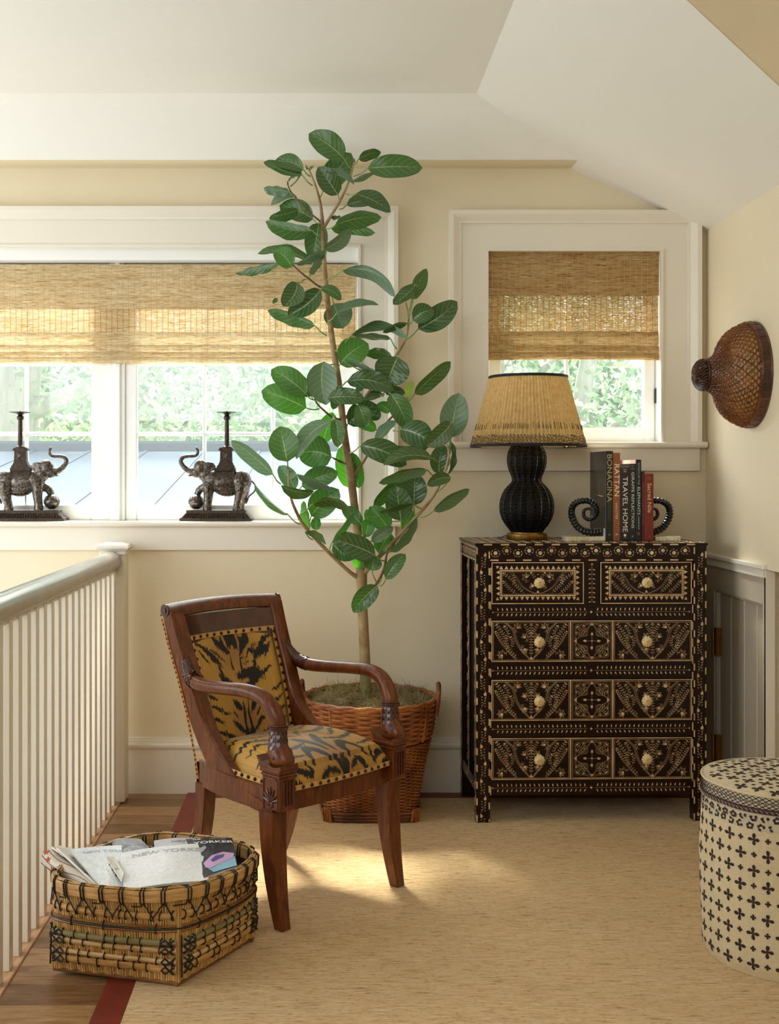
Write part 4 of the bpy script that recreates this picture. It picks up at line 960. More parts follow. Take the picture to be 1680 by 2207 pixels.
SEAT = mirror([
 ([(.50, .97), (.48, .80), (.49, .62)], (.006, .010, .004)), ([(.40, .98), (.42, .88), (.47, .80)], (.010, .022, .004)), ([(.30, .96), (.33, .88), (.40, .80)], (.006, .016, .004)),
 ([(.02, .90), (.12, .84), (.22, .80), (.30, .80)], (.004, .014, .012, .003)), ([(.04, .78), (.14, .73), (.28, .68), (.40, .69)], (.003, .014, .012, .003)),
 ([(.02, .67), (.12, .61), (.24, .57), (.36, .56), (.46, .60)], (.004, .016, .020, .012, .003)), ([(.05, .54), (.16, .49), (.28, .45), (.34, .47)], (.004, .016, .012, .002)),
 ([(.34, .88), (.38, .80), (.44, .72)], (.004, .020, .004)), ([(.38, .64), (.42, .58), (.48, .52)], (.004, .014, .004)),
 ([(.03, .42), (.12, .36), (.24, .33), (.36, .37), (.45, .44)], (.004, .015, .018, .012, .004)), ([(.38, .50), (.42, .44), (.46, .34), (.47, .22)], (.004, .024, .020, .006)),
 ([(.05, .28), (.14, .22), (.28, .20)], (.004, .016, .004)), ([(.26, .10), (.30, .24), (.36, .30), (.40, .20), (.42, .12)], (.006, .020, .030, .022, .006)),
 ([(.02, .14), (.10, .10), (.20, .04)], (.006, .020, .016)), ([(.46, .14), (.48, .06), (.50, .0)], (.014, .020, .012)), ([(.30, .02), (.38, .06), (.44, .03)], (.014, .016, .010)),
 ([(.20, .14), (.22, .06)], (.006, .012)), ([(.18, .60), (.22, .64)], (.008, .006)), ([(.02, .04), (.10, .0)], (.02, .02))], .016, 9)
def velvet():
    t = NT('tiger_velvet'); a = t.n.new('ShaderNodeAttribute'); a.attribute_name = 'Col'
    v = t.coord('Object', (1, 1, 1)); f = t.noise(t.coord('UV', (260, 3, 1)), 1, 4, .6); g = t.noise(v, 14, 3)
    c = t.mix(.8, a.outputs['Color'], t.ramp(f, [(.3, (.62, .60, .55, 1)), (.65, (1, 1, 1, 1))]), 'MULTIPLY')
    c = t.mix(.4, c, t.ramp(g, [(.3, (.75, .72, .7, 1)), (.7, (1, 1, 1, 1))]), 'MULTIPLY')
    t.set(base=c, rough=.5, sheen=.35, spec=.35); t.b.inputs['Sheen Roughness'].default_value = .35; t.b.inputs['Sheen Tint'].default_value = (1, .85, .6, 1); t.bump(f, .25, .001); return t.m
M['tiger'] = velvet()
def stripe_panel(name, fn, strokes, nu, nv, seed, edge=.0, jit=.009):
    b = MB(); b.grid(fn, nu, nv); o = b.build(name, M['tiger'], chair, True, angle=80); me = o.data
    ii, jj = np.meshgrid(np.arange(nu+1)/nu, np.arange(nv+1)/nv); U, V = ii.ravel(), jj.ravel()
    m = paint_strokes(U, V, strokes, jit, seed)
    cen = np.exp(-((U-.5)/.24)**2)*(.7+.3*np.sin(V*9)); g0 = np.array(lin('#cb9a42')[:3]); g1 = np.array(lin('#a06a3c')[:3]); g2 = np.array(lin('#15100e')[:3])
    c = g0[None]*(1-cen[:, None]*.8)+g1[None]*cen[:, None]*.8; c = c*(1-m[:, None])+g2[None]*m[:, None]
    at = me.color_attributes.new('Col', 'FLOAT_COLOR', 'POINT'); at.data.foreach_set('color', np.hstack([c, np.ones((len(c), 1))]).ravel())
    uv = me.uv_layers.new(name='UVMap'); li = np.empty(len(me.loops), int); me.loops.foreach_get('vertex_index', li)
    uv.data.foreach_set('uv', np.stack([U[li], V[li]], 1).ravel()); return o

# side profile of the back: (t, z)
BP = [(.325, .36), (.335, .44), (.365, .56), (.408, .68), (.452, .79), (.490, .905)]
def bprof(z):
    for (t0, z0), (t1, z1) in zip(BP, BP[1:]):
        if z <= z1: return t0+(t1-t0)*(z-z0)/(z1-z0)
    return BP[-1][0]+(z-.905)*.35
def hw(z): return .205+(z-.40)*.052                    # half width of the back at height z
def HP(z): return hw(z)-.034
def bcurve(s, z): return bprof(z) + .035*(1-(s/hw(z))**2)
# crest rail with scrolled top
b = MB(); N = 24
pr = [(-.014, .868), (-.020, .872), (-.023, .888), (-.012, .905), (.004, .912), (.020, .905), (.027, .893), (.024, .880), (.014, .872), (.010, .868)]
def crest(i, k): 
    s = -1+2*i/N; z = pr[k][1]; ss = s*(hw(z)+.020); arch = .006*(1-s*s)
    return K(ss, bcurve(s*hw(z)*.98, z)+pr[k][0], z+arch - (.012*(1-s*s)*0))
vs = [crest(i, k) for i in range(N+1) for k in range(len(pr))]; m = len(pr)
b.add(vs, [(i*m+k, i*m+(k+1) % m, (i+1)*m+(k+1) % m, (i+1)*m+k) for i in range(N) for k in range(m)]+[tuple(range(m-1, -1, -1)), tuple(N*m+k for k in range(m))])
b.build('top_bar', M['mahog'], chair, True, angle=40)
b = MB(); pr2 = [(-.015, .775), (-.016, .87), (.012, .87), (.012, .775)]
vs = [K((-1+2*i/N)*(hw(z)-.030), bcurve((-1+2*i/N)*hw(z), z)+o, z) for i in range(N+1) for o, z in pr2]
b.add(vs, [(i*4+k, i*4+(k+1) % 4, (i+1)*4+(k+1) % 4, (i+1)*4+k) for i in range(N) for k in range(4)]+[(3, 2, 1, 0), tuple(N*4+k for k in range(4))])
b.build('crest_rail', M['mahogdark'], chair, True, angle=40)
for sg in (-1, 1):
    b = MB(); z = .893; s0 = sg*(hw(z)+.018); t0 = bcurve(hw(z)*.98, z)+.006
    b.tube([K(s0, t0, z), K(s0+sg*.006, t0, z)], .021, 20); b.tube([K(s0+sg*.006, t0, z), K(s0+sg*.009, t0, z)], .010, 16); b.build('scroll', M['mahogdark'], chair)
# side uprights sweeping down and forward into the seat rail
for sg in (-1, 1):
    up = [(.482, .878), (.452, .79), (.408, .68), (.360, .56), (.300, .475), (.225, .415), (.14, .375), (.05, .352), (-.005, .345)]
    wd = [.044, .050, .054, .060, .070, .066, .050, .036, .030]
    q = seglerp([(t, z, w_) for (t, z), w_ in zip(up, wd)], 30); b = MB(); vs = []
    for i, (t, z, w_) in enumerate(q):
        d = (q[min(i+1, 30)]-q[max(i-1, 0)])[:2]; d = d/np.hypot(*d); nrm = np.array((-d[1], d[0]))  # points forward/up
        if nrm[0] > 0: nrm = -nrm
        s_out = sg*((hw(max(z, .40))+.022) + max(0, (.47-z))*.16+ (.02 if z < .42 else 0)*0 + .030*max(0, min(1, (.33-t)/.25))*(1 if t < .33 else 0))
        s_in = s_out-sg*(.036+.020*max(0, min(1, (z-.42)/.15)))
        for (ss, k) in ((s_out, -.5), (s_out, .42), (s_out-sg*.006, .5), (s_in+sg*.004, .5), (s_in, .42), (s_in, -.5)):
            vs.append(K(ss, t+nrm[0]*w_*k, z+nrm[1]*w_*k))
    b.add(vs, [(i*6+k, i*6+(k+1) % 6, (i+1)*6+(k+1) % 6, (i+1)*6+k) for i in range(30) for k in range(6)]+[tuple(range(5, -1, -1)), tuple(180+k for k in range(6))])
    b.build('side_frame', M['mahog'], chair, True, angle=40)
# seat rails
def railpt(u):       # plan curve of side rail u 0..1 front to back (s, t)
    return (.268-.015*u-.040*u*u+.012*math.sin(PI*u), .37*u-.005)
for sg in (-1, 1):
    b = MB(); vs = []; n = 14
    for i in range(n+1):
        u = i/n; s, t = railpt(u); zt_ = .405+.012*u
        for (ds, z) in ((0, .338), (0, zt_), (-.032, zt_), (-.032, .338)): vs.append(K(sg*(s+ds), t, z))
    b.add(vs, [(i*4+k, i*4+(k+1) % 4, (i+1)*4+(k+1) % 4, (i+1)*4+k) for i in range(n) for k in range(4)]+[(3, 2, 1, 0), tuple(n*4+k for k in range(4))]); b.build('side_rail', M['mahog'], chair, True, angle=40)
b = MB(); n = 12; vs = []
for i in range(n+1):
    s = -.238+.476*i/n; t = -.012-.018*(1-(s/.238)**2)
    for (dt_, z) in ((0, .338), (0, .402), (.034, .402), (.034, .338)): vs.append(K(s, t+dt_, z))
b.add(vs, [(i*4+k, i*4+(k+1) % 4, (i+1)*4+(k+1) % 4, (i+1)*4+k) for i in range(n) for k in range(4)]); b.build('front_rail', M['mahog'], chair, True, angle=40)
b = MB(); vs = []
for i in range(n+1):
    s = -.215+.43*i/n; t = .345+.035*(1-(s/.215)**2)
    for (dt_, z) in ((0, .34), (0, .41), (.03, .41), (.03, .34)): vs.append(K(s, t+dt_, z))
b.add(vs, [(i*4+k, i*4+(k+1) % 4, (i+1)*4+(k+1) % 4, (i+1)*4+k) for i in range(n) for k in range(4)]); b.build('back_rail', M['mahog'], chair, True, angle=40)
# sabre legs
def leg(s0, t0, zt_, foot, w0, w1, sgt, ssplay=0):
    b = MB(); vs = []; n = 12
    for i in range(n+1):
        u = i/n; z = zt_*(1-u); t = t0+foot*(u**2.1); s = s0+ssplay*u*u; w_ = (w0*(1-u)+w1*u)/2*(1+.08*math.sin(PI*u))
        c = .12*w_
        for (a, d) in ((-w_+c, -w_), (w_-c, -w_), (w_, -w_+c), (w_, w_-c), (w_-c, w_), (-w_+c, w_), (-w_, w_-c), (-w_, -w_+c)): vs.append(K(s+a, t+d, z))
    b.add(vs, [(i*8+k, i*8+(k+1) % 8, (i+1)*8+(k+1) % 8, (i+1)*8+k) for i in range(n) for k in range(8)]+[tuple(range(7, -1, -1)), tuple(n*8+k for k in range(8))]); b.build('leg', M['mahog'], chair, True, angle=30)
for sg in (-1, 1):
    leg(sg*.258, .012, .345, -.042, .062, .036, 1)
    leg(sg*.198, .350, .345, .075, .050, .034, -1)
# upholstered back
def backfn(u, v):
    z = .425+.385*v; h = HP(z); s = -h+2*h*u; e = min(1, min(u, 1-u)*9, min(v+.1, 1-v)*7); return K(s, bcurve(s, z)-.010-.016*math.sin(PI/2*max(0, e)), z)
stripe_panel('back_upholstery', backfn, BACK, 210, 230, 2)
b = MB(); b.grid(lambda u, v: K(-(hw(.36+.44*v)-.012)+2*(hw(.36+.44*v)-.012)*u, bcurve(-(hw(.36+.44*v))+2*hw(.36+.44*v)*u, .36+.44*v)+.014, .36+.44*v), 16, 14); b.build('outside_back', M['tanfabric'], chair)
for sg in (-1, 1):
    b = MB(); b.grid(lambda u, v: K(sg*(hw(.36+.50*v)+.0225+.002), bprof(.36+.50*v)+.030+.006-.012*u, .36+.50*v), 1, 12); b.build('side_tape', M['tanfabric'], chair)
# tape and nails along the back panel
def nails_on(b, p, nrm, r=.0052):
    p = Vector(p); nrm = Vector(nrm).normalized(); a = nrm.orthogonal().normalized(); c = nrm.cross(a); n = 8
    vs = [p+(a*math.cos(2*PI*k/n)+c*math.sin(2*PI*k/n))*r for k in range(n)]+[p+(a*math.cos(2*PI*k/n)+c*math.sin(2*PI*k/n))*r*.65+nrm*r*.55 for k in range(n)]+[p+nrm*r*.75]
    b.add(vs, [(k, (k+1) % n, n+(k+1) % n, n+k) for k in range(n)]+[(n+k, n+(k+1) % n, 2*n) for k in range(n)])
NB = MB
def nail(p, nrm, r=.0052):
    b = MB(); nails_on(b, p, nrm, r); return b.build('nail', M['nail'], chair)
fw = -cb
b = MB(); zz = np.linspace(.43, .805, 30)
for sg in (-1, 1):
    b.grid(lambda u, v: K(sg*(HP(.43+.375*v)+.001-.015*u), bcurve(HP(.43+.375*v), .43+.375*v)-.0215-.003*u, .43+.375*v), 1, 24)
b.grid(lambda u, v: K((-1+2*u)*HP(.80), bcurve((-1+2*u)*HP(.80), .80)-.0225-.002*v, .808-.016*v), 30, 1)
b.build('tape', M['tape'], chair)
for sg in (-1, 1):
    for k in range(13):
        z = .455+.0278*k; nail(K(sg*(HP(z)-.007), bcurve(HP(z), z)-.0235, z), fw, .0066)
for k in range(11):
    s = (-1+2*(k+.5)/11)*(HP(.80)-.008); nail(K(s, bcurve(s, .80)-.024, .800), fw, .0064)
for k in range(34):
    z = .375+.0152*k; nail(K(-(hw(z)+.0235+.002), bprof(z)+.030, z), -ca, .0034)
# seat cushion: a box-edged dome
def seatout(u):      # outline half width and t for v in 0(front)..1(back)
    return .240-.02*u-.030*u*u
def seatfn(u, v):
    # u across, v from front-bottom over the crown to the back
    x = (u-.5)*2; Lf = .055; tt = v*(.36+Lf)-Lf
    e = min(1, (1-abs(x))*3.6); side = math.sin(PI/2*max(0, e))
    if tt < 0: a = (tt+Lf)/Lf; t = -.020+.030*(1-math.cos(a*PI/2))-.010; zz = .398+.052*math.sin(a*PI/2)
    else: t = tt+.000; zz = .450+.038*math.sin(PI*min(1, (tt+.03)/.40))**.8
    bow = -.016*(1-x*x)
    base = .398+.010*max(0, tt)/.3
    z = base+(zz+.010-base)*(.10+.90*side)*(1+.0*x)
    return K(x*seatout(max(0, min(1, tt/.36))), t+bow*(1 if tt < .1 else max(0, 1-(tt-.1)*5)), z)
stripe_panel('seat_upholstery', seatfn, SEAT, 230, 200, 5, jit=.008)
b = MB()
b.grid(lambda u, v: K((-1+2*u)*.236, -.034-.017*(1-(-1+2*u)**2)+.0022*v, .401+.015*v), 24, 1); b.build('tape', M['tape'], chair)
for k in range(14):
    x = -.93+1.86*k/13; nail(K(x*.232, -.0345-.017*(1-x*x), .4085), fw, .0066)
for sg in (-1, 1):
    b = MB(); b.grid(lambda u, v: K(sg*(railpt(u*.93)[0]-.020+.004*(1-v)), railpt(u*.93)[1]+.03, .409+.014*v+.013*u), 14, 1); b.build('tape', M['tape'], chair)
    for k in range(10):
        u = .1+.07*k; nail(K(sg*(railpt(u)[0]-.0165), railpt(u)[1]+.03, .417+.013*u), ca*sg, .0064)
# arms
for sg in (-1, 1):
    S0 = .236
    path = [(S0-.012, .425, .760), (S0-.004, .405, .720), (S0+.006, .375, .690), (S0+.018, .33, .676), (S0+.030, .26, .676), (S0+.036, .18, .682), (S0+.034, .11, .686), (S0+.028, .055, .676), (S0+.022, .018, .648), (S0+.018, -.002, .612), (S0+.016, -.006, .585)]
    rd = [.010, .016, .021, .022, .0205, .020, .0215, .0235, .025, .0255, .025]
    q = seglerp([(*p, r) for p, r in zip(path, rd)], 48); b = MB(); b.tube([K(sg*s, t, z) for s, t, z, r in q], [r for *_, r in q], 16); b.build('arm', M['mahog'], chair, angle=60)
    # overlapping carved scales at the rear of the arm and on the fish
    b = MB()
    for i in range(1, 13):
        s, t, z, r = q[i+1]; s2, t2, z2, _ = q[i+2]; d = (Vector(K(sg*s2, t2, z2))-Vector(K(sg*s, t, z))).normalized(); c = Vector(K(sg*s, t, z)); a = d.orthogonal().normalized(); e_ = d.cross(a)
        for k in range(9):
            th = 2*PI*(k+(i % 2)*.5)/9; o = (a*math.cos(th)+e_*math.sin(th)); tg = (-a*math.sin(th)+e_*math.cos(th)); p = c+o*(r*.98)
            w_ = r*.36; b.add([p-tg*w_-d*.004, p+tg*w_-d*.004, p+tg*w_*.9+d*.005+o*.002, p+d*.010+o*.0034, p-tg*w_*.9+d*.005+o*.002, p-d*.004+o*.001], [(5, 1, 2, 3), (5, 3, 4, 0)])
    b.build('carved_scales', M['mahogdark'], chair, False)
    b = MB()
    for z_, r in ((.598, .0275), (.592, .0285), (.586, .0275)): b.tube([K(sg*(S0+.016)+r*math.cos(2*PI*k/20), -.006+r*math.sin(2*PI*k/20)*1.0, z_) for k in range(20)], .0026, 6, closed=True)
    b.build('collar', M['mahogdark'], chair)
    # fish: scaled neck swelling to a head that bites the block
    b = MB(); fq = seglerp([(S0+.016, -.004, .588, .0245, .0245), (S0+.016, -.004, .560, .026, .024), (S0+.016, -.006, .540, .032, .026), (S0+.016, -.015, .514, .043, .032), (S0+.016, -.021, .492, .043, .031), (S0+.016, -.016, .478, .026, .02)], 22)
    N = 20; vs = []
    for s, t, z, rt, rs in fq:
        for k in range(N):
            th = 2*PI*k/N; vs.append(K(sg*s+rs*math.cos(th), t+rt*math.sin(th), z))
    b.add(vs, [(i*N+k, i*N+(k+1) % N, (i+1)*N+(k+1) % N, (i+1)*N+k) for i in range(22) for k in range(N)]+[tuple(22*N+k for k in range(N))])
    b.build('fish_head', M['mahog'], chair, angle=60)
    b = MB()
    for row in range(5):
        z = .580-.011*row; r = .0255+row*.0009
        for k in range(12):
            th = 2*PI*(k+.5*(row % 2))/12; c, q_ = math.cos(th), math.sin(th); cx, ct = sg*(S0+.016), -.005
            def pp(dth, dz, o): return K(cx+(r+o)*math.cos(th+dth), ct+(r+o)*math.sin(th+dth), z+dz)
            b.add([pp(-.24, .004, 0), pp(.24, .004, 0), pp(.22, -.004, .0018), pp(0, -.009, .0032), pp(-.22, -.004, .0018)], [(0, 1, 2, 3, 4)][::-1] if False else [(4, 3, 2, 1, 0)])
    for face in (-1, 1):                                # eye spirals on both cheeks
        for rr in (.005, .011, .0165, .022):
            b.tube([K(sg*(S0+.016)+face*(.0305-.0045*(rr/.02)), -.018+rr*math.cos(t), .508+rr*math.sin(t)) for t in np.linspace(-.3, PI*1.05, 12)], .0023, 6)
        b.sphere(K(sg*(S0+.016)+face*.031, -.018, .507), .0055, 8, 6)
    b.build('carving', M['mahogdark'], chair, kind='stuff')
    # leafy bracket and square block with palmette
    cx = sg*(S0+.016)
    b = MB(); b.v = []
    def kb(lo, hi, bev=.002): b.bbox(lo, hi, bev, fn=K)
    kb((cx-.033, -.046, .352), (cx+.033, .030, .452)); kb((cx-.037, -.050, .452), (cx+.037, .034, .458)); kb((cx-.034, -.047, .458), (cx+.034, .031, .464)); kb((cx-.039, -.052, .464), (cx+.039, .036, .474))
    b.prism([K(cx-.036, -.054, .474), K(cx-.036, .036, .474), K(cx-.036, .050, .505), K(cx-.036, .030, .492), K(cx-.036, .004, .482), K(cx-.036, -.03, .480), K(cx-.036, -.052, .488)], tuple(ca*.072))
    b.build('block', M['mahog'], chair, False)
    b = MB()                                            # palmette on the outer side (faces away along s) and flutes in front
    def pal(fn):
        for k, an in enumerate((-1.25, -.85, -.42, 0, .42, .85, 1.25)):
            L = .036-.007*abs(an); q2 = [(math.sin(an)*L*u*(1+.2*u), .374+math.cos(an)*L*1.35*u) for u in np.linspace(.15, 1, 7)]
            b.tube([fn(x, z) for x, z in q2], [.0014+.0028*math.sin(PI*min(1, .2+.75*u)) for u in np.linspace(0, 1, 7)], 6)
        b.tube([fn(.009*math.cos(t), .367+.006*math.sin(t)) for t in np.linspace(0, 2*PI, 14)[:-1]], .0025, 6, closed=True)
    of = .033*sg
    pal(lambda x, z: K(cx+sg*.034, -.008+x, z))
    if sg < 0: pass
    for x in (-.018, -.006, .006, .018): b.tube([K(cx+x, -.047, .366), K(cx+x, -.047, .440)], .0038, 8)
    b.build('carving', M['mahogdark'], chair, kind='stuff')
    b = MB(); L = [(.024, .352), (.026, .36), (.026, .44), (.02, .446), (-.02, .446), (-.026, .44), (-.026, .36), (-.024, .352)]
    b.tube([K(cx+sg*.0335, -.008+x*1.15, z) for x, z in L], .0022, 6); b.build('moulding', M['mahogdark'], chair)
# ---------------------------------------------------------------- tree basket
def wicker(name, c0, c1, c2, rough=.45):
    t = NT(name); v = t.coord('Object'); f = t.noise(v, 9, 3); g = t.noise(v, 90, 2)
    base = t.ramp(f, [(.3, lin(c0)), (.55, lin(c1)), (.75, lin(c2))]); base = t.mix(.5, base, t.ramp(g, [(.35, (.62, .58, .55, 1)), (.6, (1, 1, 1, 1))]), 'MULTIPLY'); t.set(base=base, rough=rough); return t.m
M['wicker'] = wicker('chestnut_wicker', '#6e3b1a', '#a5622f', '#c48444'); M['wickerd'] = wicker('dark_wicker', '#4a2714', '#7a4522', '#94602f')
PD = 4.68; pk = PD/F_PX; pc = ((797-VX)*pk, PD); Z0 = .0068
pot = empty('planter_basket', (pc[0], pc[1], 0), 'large round brown wicker basket with ear handles holding the indoor tree', 'basket')
def pz(py): return CZ-(py-VY)*pk
top = pz(1519)+.0; pprof = [(.182, Z0+.03), (.196, .10), (.222, .20), (.243, .30), (.256, .38), (.262, .44)]
def sqf(r, th, z):                                       # squarer towards the foot
    k = max(0, min(1, (.20-z)/.18)); c, s_ = math.cos(th), math.sin(th); m = (abs(c)**(2+3*k)+abs(s_)**(2+3*k))**(-1/(2+3*k)); return (r*m*c, r*m*s_)
topr = .262; ZR = .455
b = MB(); weave_rings(b, (pc[0], pc[1], 0), pprof[:4], 42, 56, .0034, .0029, 4, squash=sqf, wob=.004); b.build('fine_weave', M['wicker'], pot, kind='stuff')
b = MB(); weave_rings(b, (pc[0], pc[1], 0), [(.243, .31), (.256, .38), (.263, .45)], 15, 30, .0048, .0056, 6, squash=sqf, wob=.006); b.build('coarse_weave', M['wicker'], pot, kind='stuff')
b = MB()
b.grid(lambda u, v: (lambda r, z: (pc[0]+sqf(r-.010, 2*PI*u, z)[0], pc[1]+sqf(r-.010, 2*PI*u, z)[1], z))(np.interp(v, np.linspace(0, 1, 6), [p[0] for p in pprof]), np.interp(v, np.linspace(0, 1, 6), [p[1] for p in pprof])), 48, 10, wrap=True)
b.build('inner_wall', M['wickerd'], pot)  # kept dark: shade of the weave gaps put into its colour
for k in range(8):
    th = 2*PI*(k+.18)/8; b = MB()
    b.tube([(pc[0]+sqf(np.interp(z, [p[1] for p in pprof], [p[0] for p in pprof])+.005, th, z)[0], pc[1]+sqf(np.interp(z, [p[1] for p in pprof], [p[0] for p in pprof])+.005, th, z)[1], z) for z in np.linspace(.31, .455, 10)], .0042, 6); b.build('stake', M['wicker'], pot)
b = MB()
for j, (dr, dz, r) in enumerate(((0, 0, .007), (.004, .008, .006), (-.006, .005, .006))):
    N = 150; b.tube([(pc[0]+(topr+dr+.0022*math.cos(k*.9+j*2))*math.cos(2*PI*k/N), pc[1]+(topr+dr+.0022*math.cos(k*.9+j*2))*math.sin(2*PI*k/N), .452+dz+.0022*math.sin(k*.9+j*2)) for k in range(N)], r, 6, closed=True)
b.build('rim', M['wicker'], pot, kind='stuff')
b = MB()
for j in range(3):
    N = 120; b.tube([(pc[0]+sqf(.186+.004*j+.0016*math.cos(k*1.1+j*2), 2*PI*k/N, .02)[0], pc[1]+sqf(.186+.004*j+.0016*math.cos(k*1.1+j*2), 2*PI*k/N, .02)[1], .017+.013*j) for k in range(N)], .0062, 6, closed=True)
b.lathe([(.001, .012), (.175, .012), (.18, .02), (.001, .021)], (pc[0], pc[1], 0), 32)
b.build('foot_rim', M['wickerd'], pot, kind='stuff')
for k in range(4):
    th = PI/4+k*PI/2; x, y = sqf(.192, th, .02); b = MB(); n = Vector((math.cos(th), math.sin(th), 0)); t_ = Vector((-n.y, n.x, 0))
    for j in range(4):
        c = Vector((pc[0]+x, pc[1]+y, 0))+t_*(j-1.5)*.012; b.tube([c+n*.001+Vector((0, 0, .008)), c+n*.006+Vector((0, 0, .03)), c+n*.010+Vector((0, 0, .058))], (.0055), 6)
    b.build('foot_wrap', M['wicker'], pot)
for sg in (1, -1):
    an = -.12 if sg > 0 else PI-.12; n = Vector((math.cos(an), math.sin(an), 0)); t_ = Vector((-n.y, n.x, 0)); c = Vector((pc[0], pc[1], .40))+n*topr
    pts = [c-t_*.055+n*.006, c-t_*.052+n*.012+Vector((0, 0, .055)), c-t_*.034+n*.014+Vector((0, 0, .098)), c+n*.012+Vector((0, 0, .115)), c+t_*.034+n*.014+Vector((0, 0, .098)), c+t_*.052+n*.012+Vector((0, 0, .055)), c+t_*.055+n*.006]
    q = seglerp(pts, 60); b = MB(); b.tube(q, [.0085*(1+.12*math.cos(i*2*PI/3)) for i in range(61)], 8); b.build('handle', M['wickerd'], pot)
# moss
M['moss'] = wicker('dry_moss', '#6b583e', '#a8926a', '#c0b58a', .9)
M['mossg'] = wicker('dry_moss_green', '#6b6238', '#94935a', '#b0ac74', .9)
def mz(x, y): d = math.hypot(x, y)/.25; return .438+.030*(1-d*d)+.016*noise.noise((x*14, y*14, 1))+.010*noise.noise((x*40, y*40, 2))+.03*math.exp(-((x+.13)**2+(y+.02)**2)/.003)*.7
b = MB(); b.grid(lambda u, v: (pc[0]+.25*v*math.cos(2*PI*u), pc[1]+.25*v*math.sin(2*PI*u), mz(.25*v*math.cos(2*PI*u), .25*v*math.sin(2*PI*u))), 60, 16, wrap=True)
mr = np.random.default_rng(11)
for k in range(3400):
    a, r = mr.uniform(0, 2*PI), .246*math.sqrt(mr.random()); x, y = r*math.cos(a), r*math.sin(a); z = mz(x, y)
    L = .014+.034*mr.random(); d = mr.normal(size=3); d[2] = abs(d[2])*.6; d /= np.linalg.norm(d); d2 = d+mr.normal(size=3)*.7; d2[2] -= .2
    if r > .22: d[:2] *= .6
    p0 = np.array((pc[0]+x, pc[1]+y, z-.002)); p1 = p0+d*L*.6; p2 = p1+d2*L*.5; b.tube([p0, p1, p2], [.0013, .0011, .0005], 3, mi=int(mr.random() < .4), cap=False)
b.build('moss', [M['moss'], M['mossg']], pot, True, kind='stuff')

# ---------------------------------------------------------------- the tree: trunk, branches, every leaf
def bark():
    t = NT('smooth_bark'); v = t.coord('Object', (1, 1, 1)); f = t.noise(v, 11, 5, .6, .6); g = t.noise(t.coord('Object', (14, 14, 120)), 1, 2); h = t.noise(v, 3, 2)
    c = t.ramp(f, [(.3, lin('#6b5236')), (.5, lin('#9a8058')), (.7, lin('#b6a27c'))]); sx = t.n.new('ShaderNodeSeparateXYZ'); t.link(t.coord('Object'), sx.inputs[0])
    gr = t.math('SUBTRACT', 1.0, t.math('MULTIPLY', t.math('SUBTRACT', sx.outputs[2], .0), 5.0), True); c = t.mix(t.math('MULTIPLY', gr, .75, True), c, lin('#5f6e34'))
    t.set(base=c, rough=.7); t.bump(t.math('ADD', f, t.math('MULTIPLY', g, .4)), .35, .003); return t.m
M['bark'] = bark()
M['twig'] = plain('twig', '#6b4c33', .6, var=.25, vscale=30); M['petiole'] = plain('petiole_green', '#7f9a4e', .45, var=.15, vscale=40)
TD = 4.66
tree_o = empty('rubber_tree', (P(788, 1490, TD)[0], TD, .44), 'tall indoor tree with large oval glossy green leaves, growing from the wicker basket', 'tree')
def br(name, pts, mat, n=24, seg=10):
    q = seglerp(pts, n); b = MB(); b.tube([P(x, y, D) for x, y, D, r in q], [1.08*r*D/F_PX for x, y, D, r in q], seg); return b.build(name, mat, tree_o)
tr_pts = [(789, 1500, TD, 11.5), (786, 1400, TD, 10.5), (781, 1290, TD, 10), (778, 1225, TD, 12), (772, 1165, TD, 8.2), (763, 1080, TD, 8), (755, 1020, TD-.01, 8), (742, 930, TD-.02, 7), (731, 830, TD-.03, 6.5), (719, 750, TD-.03, 6), (710, 680, TD-.03, 5.4), (702, 600, TD-.03, 4.7), (698, 540, TD-.03, 4.2), (696, 490, TD-.03, 3.8), (691, 440, TD-.04, 2.8), (680, 400, TD-.05, 2.2), (667, 368, TD-.06, 1.6), (662, 362, TD-.06, .5)]
br('trunk', tr_pts, M['bark'], 90, 16)
